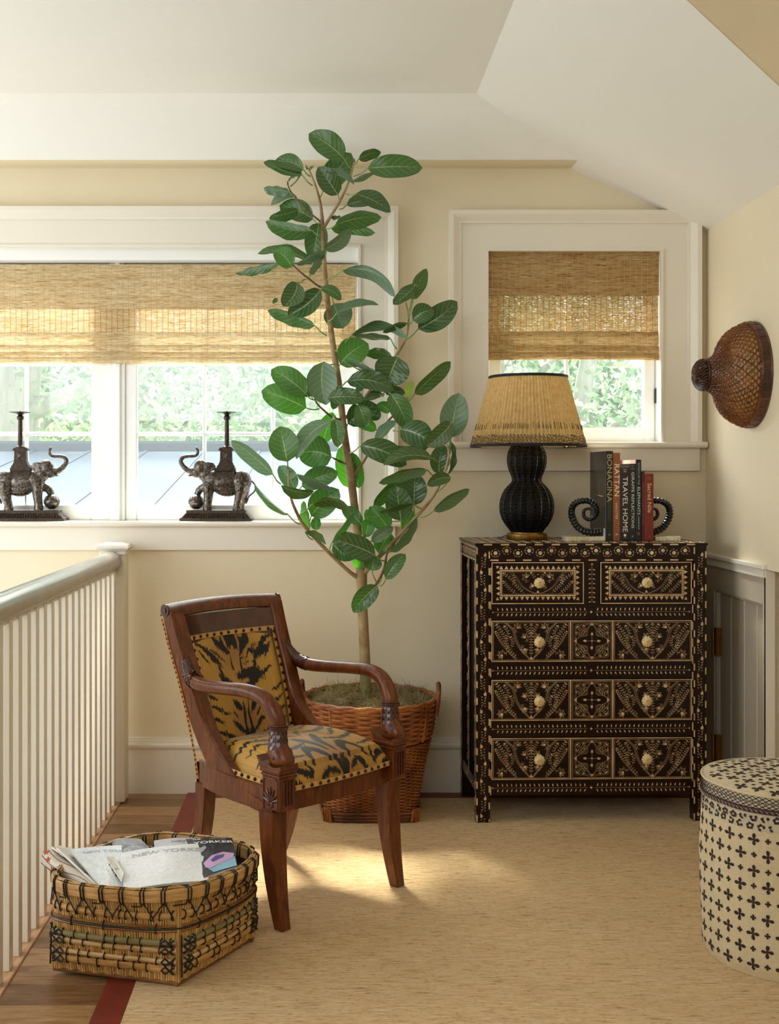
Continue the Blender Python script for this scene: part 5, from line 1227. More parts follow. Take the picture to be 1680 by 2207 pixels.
brs = [[(698, 492, TD-.03, 3.2), (715, 463, TD-.05, 3), (735, 430, TD-.08, 2.6), (752, 392, TD-.1, 2.2), (760, 365, TD-.1, 1.8), (764, 342, TD-.1, .5)],
 [(692, 478, TD-.03, 2), (672, 462, TD-.02, 1.9), (655, 445, TD, 1.7), (632, 420, TD+.01, 1.5), (622, 402, TD+.01, 1.2), (621, 392, TD+.01, .3)],
 [(701, 622, TD-.03, 2.4), (686, 616, TD-.06, 2), (665, 600, TD-.1, 1.9), (645, 584, TD-.12, 1.7), (628, 567, TD-.13, 1.2)],
 [(734, 905, TD-.03, 2.6), (716, 899, TD-.06, 2.2), (700, 886, TD-.1, 2), (684, 870, TD-.12, 1.8), (678, 855, TD-.13, 1.2), (678, 843, TD-.13, .3)],
 [(777, 1247, TD, 6), (757, 1234, TD-.02, 4.8), (735, 1215, TD-.05, 4.4), (700, 1181, TD-.09, 3.9), (672, 1152, TD-.13, 3.6), (652, 1128, TD-.15, 3.4), (640, 1105, TD-.17, 3), (629, 1078, TD-.18, 2.6), (623, 1045, TD-.18, 2.2), (622, 1012, TD-.18, 1.7)],
 [(763, 1026, TD, 3.6), (778, 1004, TD+.03, 3), (800, 968, TD+.06, 2.6), (830, 915, TD+.08, 2.4), (862, 884, TD+.08, 2), (876, 866, TD+.08, 1.8), (879, 855, TD+.08, 1)],
 [(738, 905, TD-.02, 3.4), (770, 880, TD+.04, 3.2), (800, 838, TD+.06, 3), (828, 800, TD+.05, 3), (850, 772, TD+.02, 3), (866, 748, TD, 2.8), (876, 725, TD-.02, 2.6), (881, 695, TD-.03, 2.2), (879, 670, TD-.04, 1.8), (875, 652, TD-.04, 1.3)],
 [(784, 1236, TD, 6.4), (800, 1218, TD-.04, 4.6), (822, 1196, TD-.08, 4.2), (845, 1172, TD-.12, 4), (872, 1142, TD-.16, 3.8), (905, 1106, TD-.2, 3.4), (930, 1076, TD-.22, 3), (945, 1052, TD-.24, 2.6), (958, 1020, TD-.25, 2.3), (967, 985, TD-.26, 2), (966, 965, TD-.26, 1.6), (961, 952, TD-.26, .8)],
 [(788, 1290, TD-.01, 3), (808, 1264, TD-.08, 2.8), (820, 1245, TD-.12, 2.7), (829, 1222, TD-.14, 2.5), (833, 1200, TD-.15, 2.2), (837, 1186, TD-.16, 1.4)],
 [(749, 1003, TD, 1.8), (738, 996, TD-.04, 1.8), (718, 987, TD-.08, 1.5)], [(786, 1172, TD-.03, 1.6), (787, 1158, TD-.04, 1.4), (788, 1142, TD-.04, .5)]]
for p in brs: br('branch', p, M['bark'] if p[0][3] > 3 else M['twig'], 30)
for p in ([(663, 365, TD-.06, 2.2), (659, 355, TD-.06, .3)], [(621, 398, TD, 1.8), (620, 389, TD, .3)], [(764, 350, TD-.1, 2), (764, 341, TD-.1, .3)], [(733, 838, TD-.06, 1.6), (737, 820, TD-.07, .3)]): br('bud', [p[0], ((p[0][0]+p[1][0])/2, (p[0][1]+p[1][1])/2, p[0][2], p[0][3]*.8), p[1]], M['twig'], 4, 6)

def leafm(name, top, mid_, under, tr, rough=.30, vein='#a9c25c', tcol='#3f8a18'):
    t = NT(name); uv = t.n.new('ShaderNodeTexCoord'); sp = t.n.new('ShaderNodeSeparateXYZ'); t.link(uv.outputs['UV'], sp.inputs[0]); u, v = sp.outputs[0], sp.outputs[1]
    au = t.math('ABSOLUTE', t.math('SUBTRACT', u, .5))
    midw = t.math('LESS_THAN', au, t.math('MULTIPLY', t.math('SUBTRACT', 1.12, v), .022))
    ph = t.math('FRACT', t.math('MULTIPLY', t.math('SUBTRACT', v, t.math('MULTIPLY', t.math('POWER', au, 1.25), .62)), 7.2))
    lat = t.math('LESS_THAN', ph, .055); lat = t.math('MULTIPLY', lat, t.math('LESS_THAN', au, .44)); lat = t.math('MULTIPLY', lat, .75)
    ve = t.math('MAXIMUM', midw, lat)
    f = t.noise(t.coord('Object'), 18, 3); g = t.noise(t.coord('Object'), 4, 2)
    base = t.ramp(f, [(.3, lin(top)), (.7, lin(mid_))]); base = t.mix(.5, base, t.ramp(g, [(.35, (.75, .8, .75, 1)), (.65, (1.1, 1.1, 1, 1))]), 'MULTIPLY')
    col = t.mix(ve, base, lin(vein)); geo = t.n.new('ShaderNodeNewGeometry')
    un = t.mix(t.math('MULTIPLY', ve, .7), lin(under), lin('#b5c58a')); col2 = t.mix(geo.outputs['Backfacing'], col, un)
    t.set(base=col2, rough=rough, spec=.55); h = t.math('SUBTRACT', 0.0, t.math('ABSOLUTE', t.math('SUBTRACT', ph, .5)))
    t.bump(t.math('ADD', t.math('MULTIPLY', h, .6), t.math('MULTIPLY', f, .3)), .35, .004)
    t.translucent(t.mix(t.math('MULTIPLY', ve, .35), lin(tcol), lin('#b6d860')), tr); return t.m
LFM = {'d': leafm('leaf_dark', '#06170a', '#0e250f', '#3d5a30', .06, .24), 'g': leafm('leaf_green', '#0e3011', '#194319', '#4a6c3a', .14, .27),
       'b': leafm('leaf_bright', '#134213', '#20581a', '#527c3a', .38, .32), 'p': leafm('leaf_pale', '#647d62', '#869c82', '#647d62', .12, .38, '#9db07c'),  # pale leaves: undersides, plus glossy ones whose sheen is put into colour
       'o': leafm('leaf_olive', '#2b3c17', '#3c4f20', '#44562a', .16, .36, '#a9a850'), 'y': leafm('leaf_new', '#9cc84a', '#b6dc62', '#a4cc56', .5, .4, '#cfe98a', '#b4e04a')}
lr = random.Random(21)
def leaf(bx, by, tx, ty, w_, k='g', dz=0.0, bend=0.0, fold=.22, node=None, curl=.0, tilt=None, D0=None):
    D = (D0 or TD)+dz; s_ = D/F_PX; B = Vector(P(bx, by, D)); Tp = Vector(P(tx, ty, D+lr.uniform(-.02, .02)-curl))
    ax = Tp-B; L = ax.length; ax.normalize(); side = ax.cross(Vector((0, 1, 0))).normalized(); view = Vector((0, -1, 0))
    appw = w_*s_*1.13; W = max(appw, min(.50*L, .085)); ph = math.acos(min(1, appw/W))
    sgn = 1 if (tilt is None and lr.random() < .5) or tilt == 1 else -1
    sd = side*math.cos(ph)+view*(-math.sin(ph)*sgn); nr = ax.cross(sd).normalized()
    if nr.dot(view) < 0: sd = -sd; nr = -nr
    nu, nv = 8, 12; b = MB(); vs = []; uvs = []; be = bend*s_
    amp = lr.uniform(.001, .003); fr = lr.uniform(1.5, 3); ph0 = lr.uniform(0, 6)
    for j in range(nv+1):
        v = j/nv; hwid = W/2*(math.sin(PI*min(1, (v**.90)))**.52)*(1.0 if v < .98 else .5) if 0 < v < 1 else W*.012
        c = B+ax*(L*v)+side*(be*4*v*(1-v)*(1 if side.z > 0 else -1))+nr*(.10*L*math.sin(PI*v)*(.5 if fold < .3 else .2)-curl*.6*v*v)
        for i in range(nu+1):
            u = i/nu*2-1; z = abs(u)**1.3*fold*hwid + amp*math.sin(fr*2*PI*v+ph0+u*1.5)*abs(u)
            vs.append(c+sd*(u*hwid)+nr*z); uvs.append((i/nu, v))
    b.add(vs, [(j*(nu+1)+i, j*(nu+1)+i+1, (j+1)*(nu+1)+i+1, (j+1)*(nu+1)+i) for j in range(nv) for i in range(nu)])
    o = b.build('leaf', LFM[k], tree_o, True, angle=80); me = o.data; uvl = me.uv_layers.new(name='UVMap'); li = np.empty(len(me.loops), int); me.loops.foreach_get('vertex_index', li)
    uvl.data.foreach_set('uv', np.array(uvs)[li].ravel())
    if node:
        Nn = Vector(P(node[0], node[1], (D0 or TD)+dz*.55)); md = (B+Nn)/2+Vector((0, -.004, -.006)); q = seglerp([tuple(Nn), tuple(md), tuple(B), tuple(B+ax*.012)], 8)
        pb = MB(); pb.tube(q, [.0030, .0028, .0026, .0025, .0024, .0023, .0021, .0018, .001], 6); pb.build('petiole', M['petiole'], tree_o)
L_ = [
 (742,342,666,288,50,'g',-.08,4,.2,(758,364)), (698,408,757,330,50,'g',.02,0,.2,(689,427)), (729,420,686,360,42,'d',-.10,0,.25,(734,434)), (700,369,764,398,20,'p',-.12,5,.3,None),
 (655,366,590,351,32,'g',-.06,9,.3,(669,380)), (652,378,569,350,30,'g',-.05,-4,.3,(674,400)), (647,379,622,391,8,'p',.0,3,.3,(626,402)), (665,368,676,358,6,'p',.02,0,.2,None),
 (624,412,568,406,16,'p',-.02,0,.35,(635,422)), (637,421,584,443,21,'p',.03,4,.25,(640,425)), (675,472,603,443,42,'g',.05,4,.2,(689,482)), (644,452,580,471,19,'g',-.04,0,.3,(657,451)),
 (674,497,572,477,27,'g',-.07,-6,.3,(692,509)), (688,480,675,562,44,'g',.05,0,.2,(694,478)), (698,537,757,491,23,'p',-.10,-5,.35,(701,556)), (704,539,641,570,10,'p',-.11,4,.3,(699,556)),
 (712,468,735,467,6,'g',-.03,0,.3,None), (773,343,822,328,18,'o',-.1,4,.3,(763,355)), (793,363,911,362,46,'g',-.12,2,.18,(763,380)), (760,390,809,370,6,'p',.02,2,.3,None),
 (767,418,842,457,35,'d',-.12,3,.25,(747,418)), (747,442,832,432,32,'d',-.02,2,.2,(732,451)), (722,486,822,468,28,'g',-.10,8,.3,(703,493)), (714,492,809,502,13,'b',-.02,9,.3,None),
 (672,565,555,547,26,'g',.05,8,.25,(693,580)), (630,575,592,538,38,'b',-.14,4,.22,(630,570)), (602,567,509,589,10,'g',-.12,3,.3,(629,574)), (668,592,697,547,12,'p',-.08,3,.3,(667,603)),
 (737,584,853,641,19,'p',-.12,30,.3,(706,603)), (642,609,610,660,42,'d',-.16,-8,.45,(657,602)), (692,625,621,680,42,'d',-.13,-6,.3,(697,622)), (598,643,588,654,8,'g',-.1,0,.3,None),
 (679,702,576,668,22,'g',-.06,6,.35,(704,723)), (693,620,736,647,22,'g',-.12,5,.2,(697,620)), (720,655,740,708,56,'p',.02,0,.15,(716,640)), (726,675,816,657,20,'p',-.10,4,.35,(708,693)),
 (888,645,920,579,27,'g',.02,4,.25,(882,670)), (897,614,848,656,26,'o',-.08,-3,.3,(880,690)), (890,690,936,668,38,'d',-.12,5,.25,(882,697)), (902,709,986,650,46,'d',-.05,-5,.25,(874,733)),
 (757,724,879,729,14,'p',-.08,34,.35,(723,757)), (842,730,765,725,16,'d',-.02,-5,.2,(856,752)), (878,696,825,716,11,'g',-.10,5,.3,(880,700)), (733,785,794,740,54,'b',-.06,6,.2,(727,795)),
 (845,769,787,762,21,'g',.04,6,.3,(848,775)), (858,770,834,831,68,'d',-.10,2,.2,(855,765)), (743,779,805,797,7,'p',-.14,6,.3,(808,810)), (748,822,850,842,40,'d',-.12,10,.25,(728,834)),
 (894,849,972,779,29,'g',.02,3,.3,(877,867)), (877,857,892,822,13,'y',.04,0,.3,(877,862)), (830,845,874,847,20,'d',.06,3,.3,(820,850)), (822,853,784,865,14,'d',.03,2,.3,(828,850)), (824,848,785,855,16,'d',.07,2,.3,(828,850)),
 (842,848,880,924,42,'g',-.14,4,.22,(838,842)), (707,858,787,860,34,'d',-.16,3,.2,(703,848)), (726,834,718,883,20,'g',-.08,0,.2,(729,830)), (697,780,703,873,58,'p',-.13,-6,.4,(722,785)),
 (661,850,585,796,48,'b',-.16,4,.18,(677,862)), (672,854,619,797,30,'g',-.10,4,.2,(677,862)), (660,879,564,842,56,'b',-.12,3,.15,(688,881)), (697,954,718,889,34,'b',.04,2,.2,None),
 (723,902,728,964,28,'g',-.14,3,.25,(718,899)), (712,908,639,989,33,'p',-.15,12,.3,(720,900)), (620,995,604,919,58,'g',-.18,0,.15,(622,1018)), (715,985,644,978,62,'g',-.06,8,.18,(747,1001)),
 (589,1023,498,948,30,'p',-.2,5,.3,(605,1043)), (637,1055,602,1004,33,'p',-.1,3,.25,None), (651,1048,729,1018,42,'g',-.10,5,.22,(628,1073)), (640,1022,722,1058,17,'p',-.18,6,.35,(624,1033)),
 (755,1052,738,960,40,'b',.06,0,.2,None), (774,1052,760,975,30,'g',.05,-4,.2,None), (607,1047,678,1058,21,'o',-.2,-6,.4,(628,1072)), (671,1112,731,1055,52,'g',-.1,4,.2,(663,1140)),
 (672,1088,760,1103,19,'o',-.19,20,.3,(646,1109)), (780,1131,738,1093,28,'g',-.06,3,.25,(786,1165)), (666,1140,655,1080,17,'b',-.1,2,.25,(668,1146)), (682,1143,684,1113,20,'g',-.08,2,.3,None),
 (658,1146,703,1173,14,'o',-.18,12,.4,(674,1163)), (622,1110,548,1041,11,'g',-.2,-2,.35,(647,1130)), (715,1171,762,1105,15,'p',-.14,4,.35,(706,1188)), (718,1166,779,1163,24,'p',-.10,8,.3,None),
 (809,1196,720,1163,46,'d',-.18,3,.2,(828,1209)), (718,1172,768,1202,32,'d',-.1,-5,.3,(733,1214)), (787,1158,797,1116,28,'g',.0,0,.25,(787,1165)), (838,1142,797,1092,40,'b',-.12,3,.18,(845,1170)),
 (801,1167,848,1136,25,'p',-.18,2,.25,(787,1161)), (817,1192,842,1148,42,'b',-.1,2,.2,(816,1198)), (802,1230,807,1198,34,'g',-.08,0,.2,(812,1254)), (781,1198,770,1225,28,'b',-.06,0,.25,None),
 (832,1248,874,1194,30,'g',-.16,3,.22,(820,1263)), (814,1262,761,1319,38,'d',-.2,3,.3,(823,1244)), (840,1190,899,1112,21,'p',-.2,-3,.3,(836,1186)), (935,1101,1012,1054,26,'p',-.24,5,.3,(907,1115)),
 (805,1092,897,1026,28,'g',-.08,14,.25,(800,1100)), (865,1122,854,1048,52,'d',-.2,0,.18,(867,1140)), (892,1089,895,1020,48,'d',-.16,0,.22,(894,1112)), (890,1084,818,1104,11,'o',-.24,5,.3,(913,1097)),
 (868,1140,890,1100,20,'b',-.1,0,.25,(868,1150)), (828,1104,812,1094,14,'g',-.04,0,.25,None), (922,1013,817,1041,22,'p',-.26,10,.3,(938,1025)), (934,988,827,1002,27,'o',-.28,9,.25,(961,1002)),
 (777,960,877,1002,46,'d',-.2,8,.2,(755,976)), (864,925,934,958,52,'d',-.18,6,.18,(848,928)), (922,965,845,961,18,'g',-.14,-3,.3,None), (975,910,920,962,38,'o',-.32,-4,.25,(967,970)),
 (972,943,990,847,54,'p',-.26,2,.2,(970,978)), (947,1023,955,957,38,'d',-.2,3,.22,(945,1040)), (967,1022,972,950,14,'d',-.18,-2,.25,None), (972,1029,921,1046,25,'o',-.3,5,.4,(943,1060)),
 (812,955,856,907,20,'p',-.1,3,.35,(806,965)), (750,913,813,872,44,'d',-.0,4,.2,(744,925)), (773,872,788,922,33,'g',-.12,2,.22,(768,866)), (812,926,764,910,24,'b',-.02,4,.25,(819,937)),
 (842,887,812,872,22,'b',.02,3,.25,None), (766,843,784,838,10,'g',.0,2,.3,None), (803,1128,790,1098,20,'g',.0,0,.25,None), (760,1178,786,1200,26,'d',-.05,0,.3,None), (800,905,816,880,26,'g',.03,0,.2,None)]
for a in L_: leaf(*a)
# ---------------------------------------------------------------- magazine basket
def bamboo(name, c0, c1, c2, st):
    t = NT(name); f = t.noise(t.coord('Object', st), 3, 5, .6, .4); g = t.noise(t.coord('Object'), 7, 3)
    c = t.ramp(f, [(.28, lin(c0)), (.5, lin(c1)), (.72, lin(c2))]); t.set(base=t.mix(.5, c, t.ramp(g, [(.3, (.7, .65, .6, 1)), (.65, (1, 1, 1, 1))]), 'MULTIPLY'), rough=.38); t.bump(f, .15, .001); return t.m
M['reed'] = bamboo('reed', '#9a6a30', '#c89a56', '#e2bd7c', (90, 90, 4)); M['reed2'] = bamboo('reed_pale', '#b58a4c', '#dcb270', '#ecd098', (90, 90, 4)); M['reed3'] = bamboo('reed_brown', '#5e3516', '#8a5625', '#a8733a', (90, 90, 4)); M['slat'] = bamboo('bamboo_slat', '#9c6f3c', '#c99a5c', '#dfb97e', (5, 5, 60))
M['slatp'] = bamboo('bamboo_slat_pale', '#a9824e', '#d0aa72', '#e0c493', (5, 5, 60)); M['slatg'] = bamboo('bamboo_slat_green', '#6c6440', '#8c8458', '#a39c70', (5, 5, 60)); M['slatb'] = bamboo('bamboo_slat_brown', '#6a3f1c', '#90602e', '#a97840', (5, 5, 60))
M['lash'] = plain('black_lashing', '#17120e', .5)
QF, QL, QR, QB = Vector((-.381, 3.055, 0)), Vector((-.735, 3.150, 0)), Vector((-.200, 3.365, 0)), Vector((-.535, 3.515, 0))
bk = empty('magazine_basket', (-.46, 3.27, 0), 'square basket of split bamboo lashed with black cord, full of magazines, beside the balustrade', 'basket')
corn = [QF, QR, QB, QL]; cen_ = sum(corn, Vector())/4; BH = .236; BZ = .0195
def ring_pt(a, z, off=0):                               # a in 0..4 round the basket from the front corner
    a = a % 4; i = int(a); u = a-i; A, B_ = corn[i], corn[(i+1) % 4]; p = A.lerp(B_, u)
    h = z/BH; tR = .06+.94*h*h*0+.50*h**1.5                       # corners round off towards the rim
    d1 = (p-cen_); m = u*(1-u)*4; bulge = .030*h*m
    e = (B_-A).normalized(); nrm = Vector((e.y, -e.x, 0)); rc = 1-.10*h*(abs(2*u-1)**4)
    q = cen_+d1*rc*(1+.075*h)+nrm*(bulge+off+.004*noise.noise((p.x*7, p.y*7, z*3)))
    return Vector((q.x, q.y, BZ+z))
b = MB(); NR = 214
for k in range(NR):
    a = 4*k/NR; h1 = BH-.012+.004*math.sin(k*2.3); r = .0030*(1+.25*math.sin(k*5.1))
    b.tube([ring_pt(a, .002+.004*math.sin(k*3.7)**2), ring_pt(a, .08), ring_pt(a, .16), ring_pt(a, h1)], r*1.12, 6, mi=int((k*7+k*k*3) % 5 % 3))
b.build('reed_wall', [M['reed'], M['reed2'], M['reed3']], bk, True, kind='stuff')
b = MB(); b.grid(lambda u, v: tuple(ring_pt(4*u, .01+(BH-.03)*v, -.006)), 64, 6, wrap=True); b.build('lining', plain('basket_inside', '#3a2412', .8), bk)  # dark sheet behind the reeds, shade of the gaps put into colour
b = MB(); b.prism([ring_pt(k, .004) for k in (0, 1, 2, 3)], (0, 0, .006)); b.build('base', M['slatb'], bk, False)
def slat(a0, a1, z, hgt, mat, off=.0055, thick=.004, dz0=0, dz1=0, name='slat'):
    b = MB(); n = 24; vs = []
    for i in range(n+1):
        u = i/n; a = a0+(a1-a0)*u; zc = z+dz0+(dz1-dz0)*u+.0012*noise.noise((a*6, z*40, 1))
        for (dz, o) in ((-hgt/2, off), (-hgt/2+.002, off+thick), (0, off+thick*1.5), (hgt/2-.002, off+thick), (hgt/2, off)): vs.append(ring_pt(a, zc+dz, o))
    b.add(vs, [(i*5+k, i*5+(k+1) % 5, (i+1)*5+(k+1) % 5, (i+1)*5+k) for i in range(n) for k in range(5)]+[(4, 3, 2, 1, 0), tuple(n*5+k for k in range(5))]); return b.build(name, mat, bk, True, angle=50)
for sd in range(4):
    a0, a1 = sd+.01, sd+.99
    slat(a0, a1, .178, .019, M['slat']); slat(a0, a1, .150, .007, M['slatb'], .006); slat(a0, a1, .138, .011, M['slatb'], .006)
    slat(a0, a1, .106, .017, M['slatg'], .0065, .005); slat(a0, a1, .086, .015, M['slatp'])
    slat(a0, a1, .056, .014, M['slatp'] if sd in (0, 3) else M['slatb']); slat(a0, a1, .036, .020, M['slat'])
# bent rim hoop, outside and inside, one band lapped round
for (off, nm) in ((.008, 'rim_hoop'), (-.012, 'rim_hoop')):
    b = MB(); n = 96; vs = []
    for i in range(n):
        a = 4*i/n
        for (dz, o) in ((-.016, off), (-.014, off+.006), (.012, off+.006), (.016, off+.003), (.016, off-.001), (-.014, off-.001)): vs.append(ring_pt(a, BH-.004+dz*1.0, o))
    b.add(vs, [(i*6+k, i*6+(k+1) % 6, ((i+1) % n)*6+(k+1) % 6, ((i+1) % n)*6+k) for i in range(n) for k in range(6)]); b.build(nm, M['slat'], bk, True, angle=50)
b = MB()
for o, dz in ((0, .013), (-.004, .015), (.004, .014)):
    b.tube([ring_pt(4*i/120, BH+dz+.001*math.sin(i*1.1+o*900), o) for i in range(120)], .0022, 5, closed=True)
b.build('rim_reeds', M['reed'], bk, kind='stuff')
def cord(pts, r=.0021, nm='lashing'):
    b = MB(); b.tube(pts, r, 5); return b.build(nm, M['lash'], bk)
LR = random.Random(4)
nlash = 28
for k in range(nlash):
    a = 4*(k+.35)/nlash; h = BH
    b = MB()
    for da in (-.012, .012):
        b.tube([ring_pt(a+da, h-.03, .010), ring_pt(a+da, h-.016, .0165), ring_pt(a+da, h+.010, .0165), ring_pt(a+da*.8, h+.0175, .004), ring_pt(a+da, h+.012, -.0135), ring_pt(a+da, h-.022, -.0145)], .0022, 5)
    a2 = 4*(k+.35+.5)/nlash
    b.tube([ring_pt(a, h-.022, .012), ring_pt(a+.02, h-.030, .0125), ring_pt(a+.065, h-.060, .0135), ring_pt(a2, h-.070, .014)], .0019, 5)
    b.tube([ring_pt(a, h-.024, .012), ring_pt(a-.02, h-.030, .0125), ring_pt(a-.075, h-.030-.03*(k % 2), .0135)], .0019, 5); b.build('rim_lashing', M['lash'], bk)
b = MB()
for z, hh, n_, lean in ((.178, .019, 52, .004), (.144, .020, 12, .002), (.106, .017, 40, .001), (.086, .015, 38, .001), (.056, .014, 34, .002), (.036, .020, 30, -.001)):
    for k in range(n_):
        a = 4*(k+.5+LR.uniform(-.28, .28))/n_
        b.tube([ring_pt(a-lean, z-hh/2-.003, .002), ring_pt(a-lean, z-hh/2, .0115), ring_pt(a, z, .0145), ring_pt(a+lean, z+hh/2, .0115), ring_pt(a+lean, z+hh/2+.003, .002)], .0019, 5)
for a0 in np.arange(0, 4, .5):
    b.tube([ring_pt(a0+u*.5, .1445+.001*math.sin(u*9), .0125) for u in np.linspace(0, 1, 14)], .0022, 5)
b.build('slat_ties', M['lash'], bk, kind='stuff')
for c_ in range(4):
    b = MB()
    for z, hh in ((.096, .017), (.046, .019)):
        for sg in (-1, 1):
            for j in range(2):
                zc = z+(.011 if j else -.011)
                b.tube([ring_pt(c_+sg*.02, zc-hh/2, .013), ring_pt(c_+sg*.055, zc, .015), ring_pt(c_+sg*.09, zc+hh/2, .013)], .0024, 5); b.tube([ring_pt(c_+sg*.02, zc+hh/2, .013), ring_pt(c_+sg*.055, zc, .0152), ring_pt(c_+sg*.09, zc-hh/2, .013)], .0024, 5)
                b.tube([ring_pt(c_+sg*.09, zc+hh/2, .013), ring_pt(c_+sg*.12, zc, .0135), ring_pt(c_+sg*.09, zc-hh/2, .013)], .0022, 5)
        b.tube([ring_pt(c_+.0, z-.03, .010), ring_pt(c_, z+.03, .010)], .0024, 5)
    b.build('corner_lashing', M['lash'], bk)
for c_ in range(4):
    b = MB(); p = ring_pt(c_, 0, -.012); q = ring_pt(c_+.96, 0, -.012)
    b.tube([(p.x, p.y, .0153), (q.x, q.y, .0153)], [.0075, .0075], 8); b.build('runner', M['slatb'], bk)
# magazines
def cover(name, kind, cols, seed=0, rough=.45):
    t = NT(name); v = t.coord('UV', (1, 1, 1)); f = t.noise(t.coord('UV', (2.2, 3.2, 1)), 1.4+seed*.1, 5, .6, 1.2+seed*.3); g = t.noise(t.coord('UV', (3, 3, 1)), 7+seed, 4, .6, .8)
    st = [(.30+.40*i/(len(cols)-1), lin(c)) for i, c in enumerate(cols)]; c = t.ramp(f, st)
    c = t.mix(.3, c, t.ramp(g, [(.35, (.7, .72, .75, 1)), (.6, (1, 1, 1, 1))]), 'MULTIPLY'); t.set(base=c, rough=rough, spec=.35)
    t.bump(t.noise(t.coord('UV', (1, 1, 1)), 5, 3), .5, .006); return t.m
M['paper'] = plain('magazine_pages', '#e6e3dc', .7, var=.08, vscale=200)
def magazine(c4, lab, mat, titles=(), th=.004, bow=.01, group='magazines in the bamboo basket'):
    TL, TR, BRp, BL = [Vector(P(*c)) for c in c4]; ctr = (TL+TR+BRp+BL)/4
    e = empty('magazine', tuple(ctr), lab, 'magazine', group); nr = (TR-TL).cross(BL-TL).normalized()
    if nr.y > 0: nr = -nr
    def pt(u, v, o): return (TL.lerp(TR, u)).lerp(BL.lerp(BRp, u), v)+nr*(o+bow*math.sin(PI*u)*(.4+.6*math.sin(PI*v)))
    for nm, o0, mt in (('cover', .0004, mat), ('pages', -th, M['paper'])):
        b = MB(); nu, nv = 10, 12; b.grid(lambda u, v: tuple(pt(u, v, o0)), nu, nv)
        b.grid(lambda u, v: tuple(pt(u, v, o0-(.0004 if nm == 'cover' else -th+.0006))), nu, nv)
        if nm == 'pages':
            for (f0, f1) in (((0, 0), (1, 0)), ((1, 0), (1, 1)), ((1, 1), (0, 1)), ((0, 1), (0, 0))):
                b.grid(lambda u, v: tuple(pt(f0[0]+(f1[0]-f0[0])*u, f0[1]+(f1[1]-f0[1])*u, -th+v*(th-.0002))), 10, 1)
        o = b.build(nm, mt, e, True, angle=30); me = o.data; uvl = me.uv_layers.new(name='UVMap'); li = np.empty(len(me.loops), int); me.loops.foreach_get('vertex_index', li)
        N1 = (nu+1)*(nv+1); ids = np.arange(len(me.vertices)) % N1; U = (ids % (nu+1))/nu; V = (ids//(nu+1))/nv; uvl.data.foreach_set('uv', np.stack([U[li], V[li]], 1).ravel())
    W = (TR-TL).length; H = (BL-TL).length
    for (txt, size, u0, v0, col, bold, sx) in titles:
        text_mesh(txt, size, plain('ink_'+col.strip('#'), col, .4), 'lettering', e, lambda x, y, z: tuple(pt(u0+x/W, v0-y/H, .0012+z*.3)), .0001, 'LEFT', sx, bold)
    return e, pt
wc = cover('magazine_white', 'n', ['#f4f5f6', '#e9ebee', '#cfd4da', '#eef0f2']); 
magazine([(110, 1828, 3.38), (128, 1826, 3.47), (222, 1911, 3.26), (205, 1913, 3.18)], 'thin magazine leaning at the left with dark page edges, behind the rolled one', cover('magazine_grey', 'n', ['#6c6862', '#b9b2a6', '#8a847a'], 3), th=.006)
magazine([(120, 1830, 3.28), (150, 1828, 3.36), (240, 1916, 3.16), (214, 1917, 3.10)], 'magazine with black spine edge leaning second from the left', cover('magazine_black', 'n', ['#22201e', '#5a5650', '#2b2826'], 4), th=.006)
magazine([(240, 1812, 3.44), (303, 1808, 3.47), (333, 1838, 3.36), (255, 1850, 3.33)], 'silvery magazine with an orange flourish peeking at the back', cover('magazine_silver', 'n', ['#c9cbcf', '#8d9097', '#dfe1e4'], 2), [('NEW YORK', .020, .02, .55, '#9aa3ad', .0003, 1.1)], th=.005)
e, pt = magazine([(150, 1831, 3.30), (262, 1822, 3.36), (266, 1914, 3.12), (222, 1914, 3.08)], 'large pale magazine with a blue grey picture, left of the crumpled front one', cover('magazine_pale', 'n', ['#fbfcfd', '#dfe8ee', '#f6f8fa', '#c6d2da'], 1, .34), [('NEW YORKER', .021, .18, .14, '#b5bec8', .0004, 1.15)], th=.006, bow=.006)  # pale tones raised, glare put into the cover colours
b = MB(); 
for i, (u, v) in enumerate(((.62, .48), (.70, .52), (.78, .50), (.66, .60), (.75, .62), (.84, .6), (.72, .72), (.82, .72))):
    b.add([pt(u, v, .0012), pt(u+.06, v, .0012), pt(u+.06, v+.05, .0012), pt(u, v+.05, .0012)], [(0, 1, 2, 3)])
b.build('cover_print', plain('print_ochre', '#8a7440', .5), e, False)
magazine([(228, 1850, 3.26), (244, 1846, 3.29), (266, 1884, 3.16), (262, 1902, 3.12)], 'narrow dark magazine wedged upright with a red one beside it', cover('magazine_dark', 'n', ['#1e1c1c', '#403a34', '#141312'], 5), th=.004, bow=.002)
magazine([(234, 1849, 3.28), (262, 1846, 3.31), (262, 1876, 3.19), (250, 1872, 3.19)], 'bright red magazine cover showing between darker ones', plain('magazine_red', '#c01e28', .3), th=.003, bow=.002)
magazine([(332, 1812, 3.45), (420, 1806, 3.47), (432, 1842, 3.36), (334, 1850, 3.33)], 'pale lilac edged magazine lying behind the crumpled front one', cover('magazine_lilac', 'n', ['#eef0f4', '#b9bcc4', '#d9d4de', '#8e9096'], 6), [('NEW', .020, .40, .30, '#7d828b', .0004, 1.1)], th=.005)
e, pt = magazine([(400, 1809, 3.41), (501, 1806, 3.40), (512, 1868, 3.20), (440, 1892, 3.15)], 'black covered magazine with white capitals and a blue and pink picture', cover('magazine_night', 'n', ['#0b0b10', '#17161d', '#101018'], 7), [('THE', .0115, .13, .045, '#f2f2f2', .0003, 1.2), ('YORKER', .030, .13, .155, '#f6f6f6', .0006, 1.05), ('JUNE 12, 2023', .008, .50, .05, '#d6d6d6', .0001, 1)], th=.006, bow=.006)
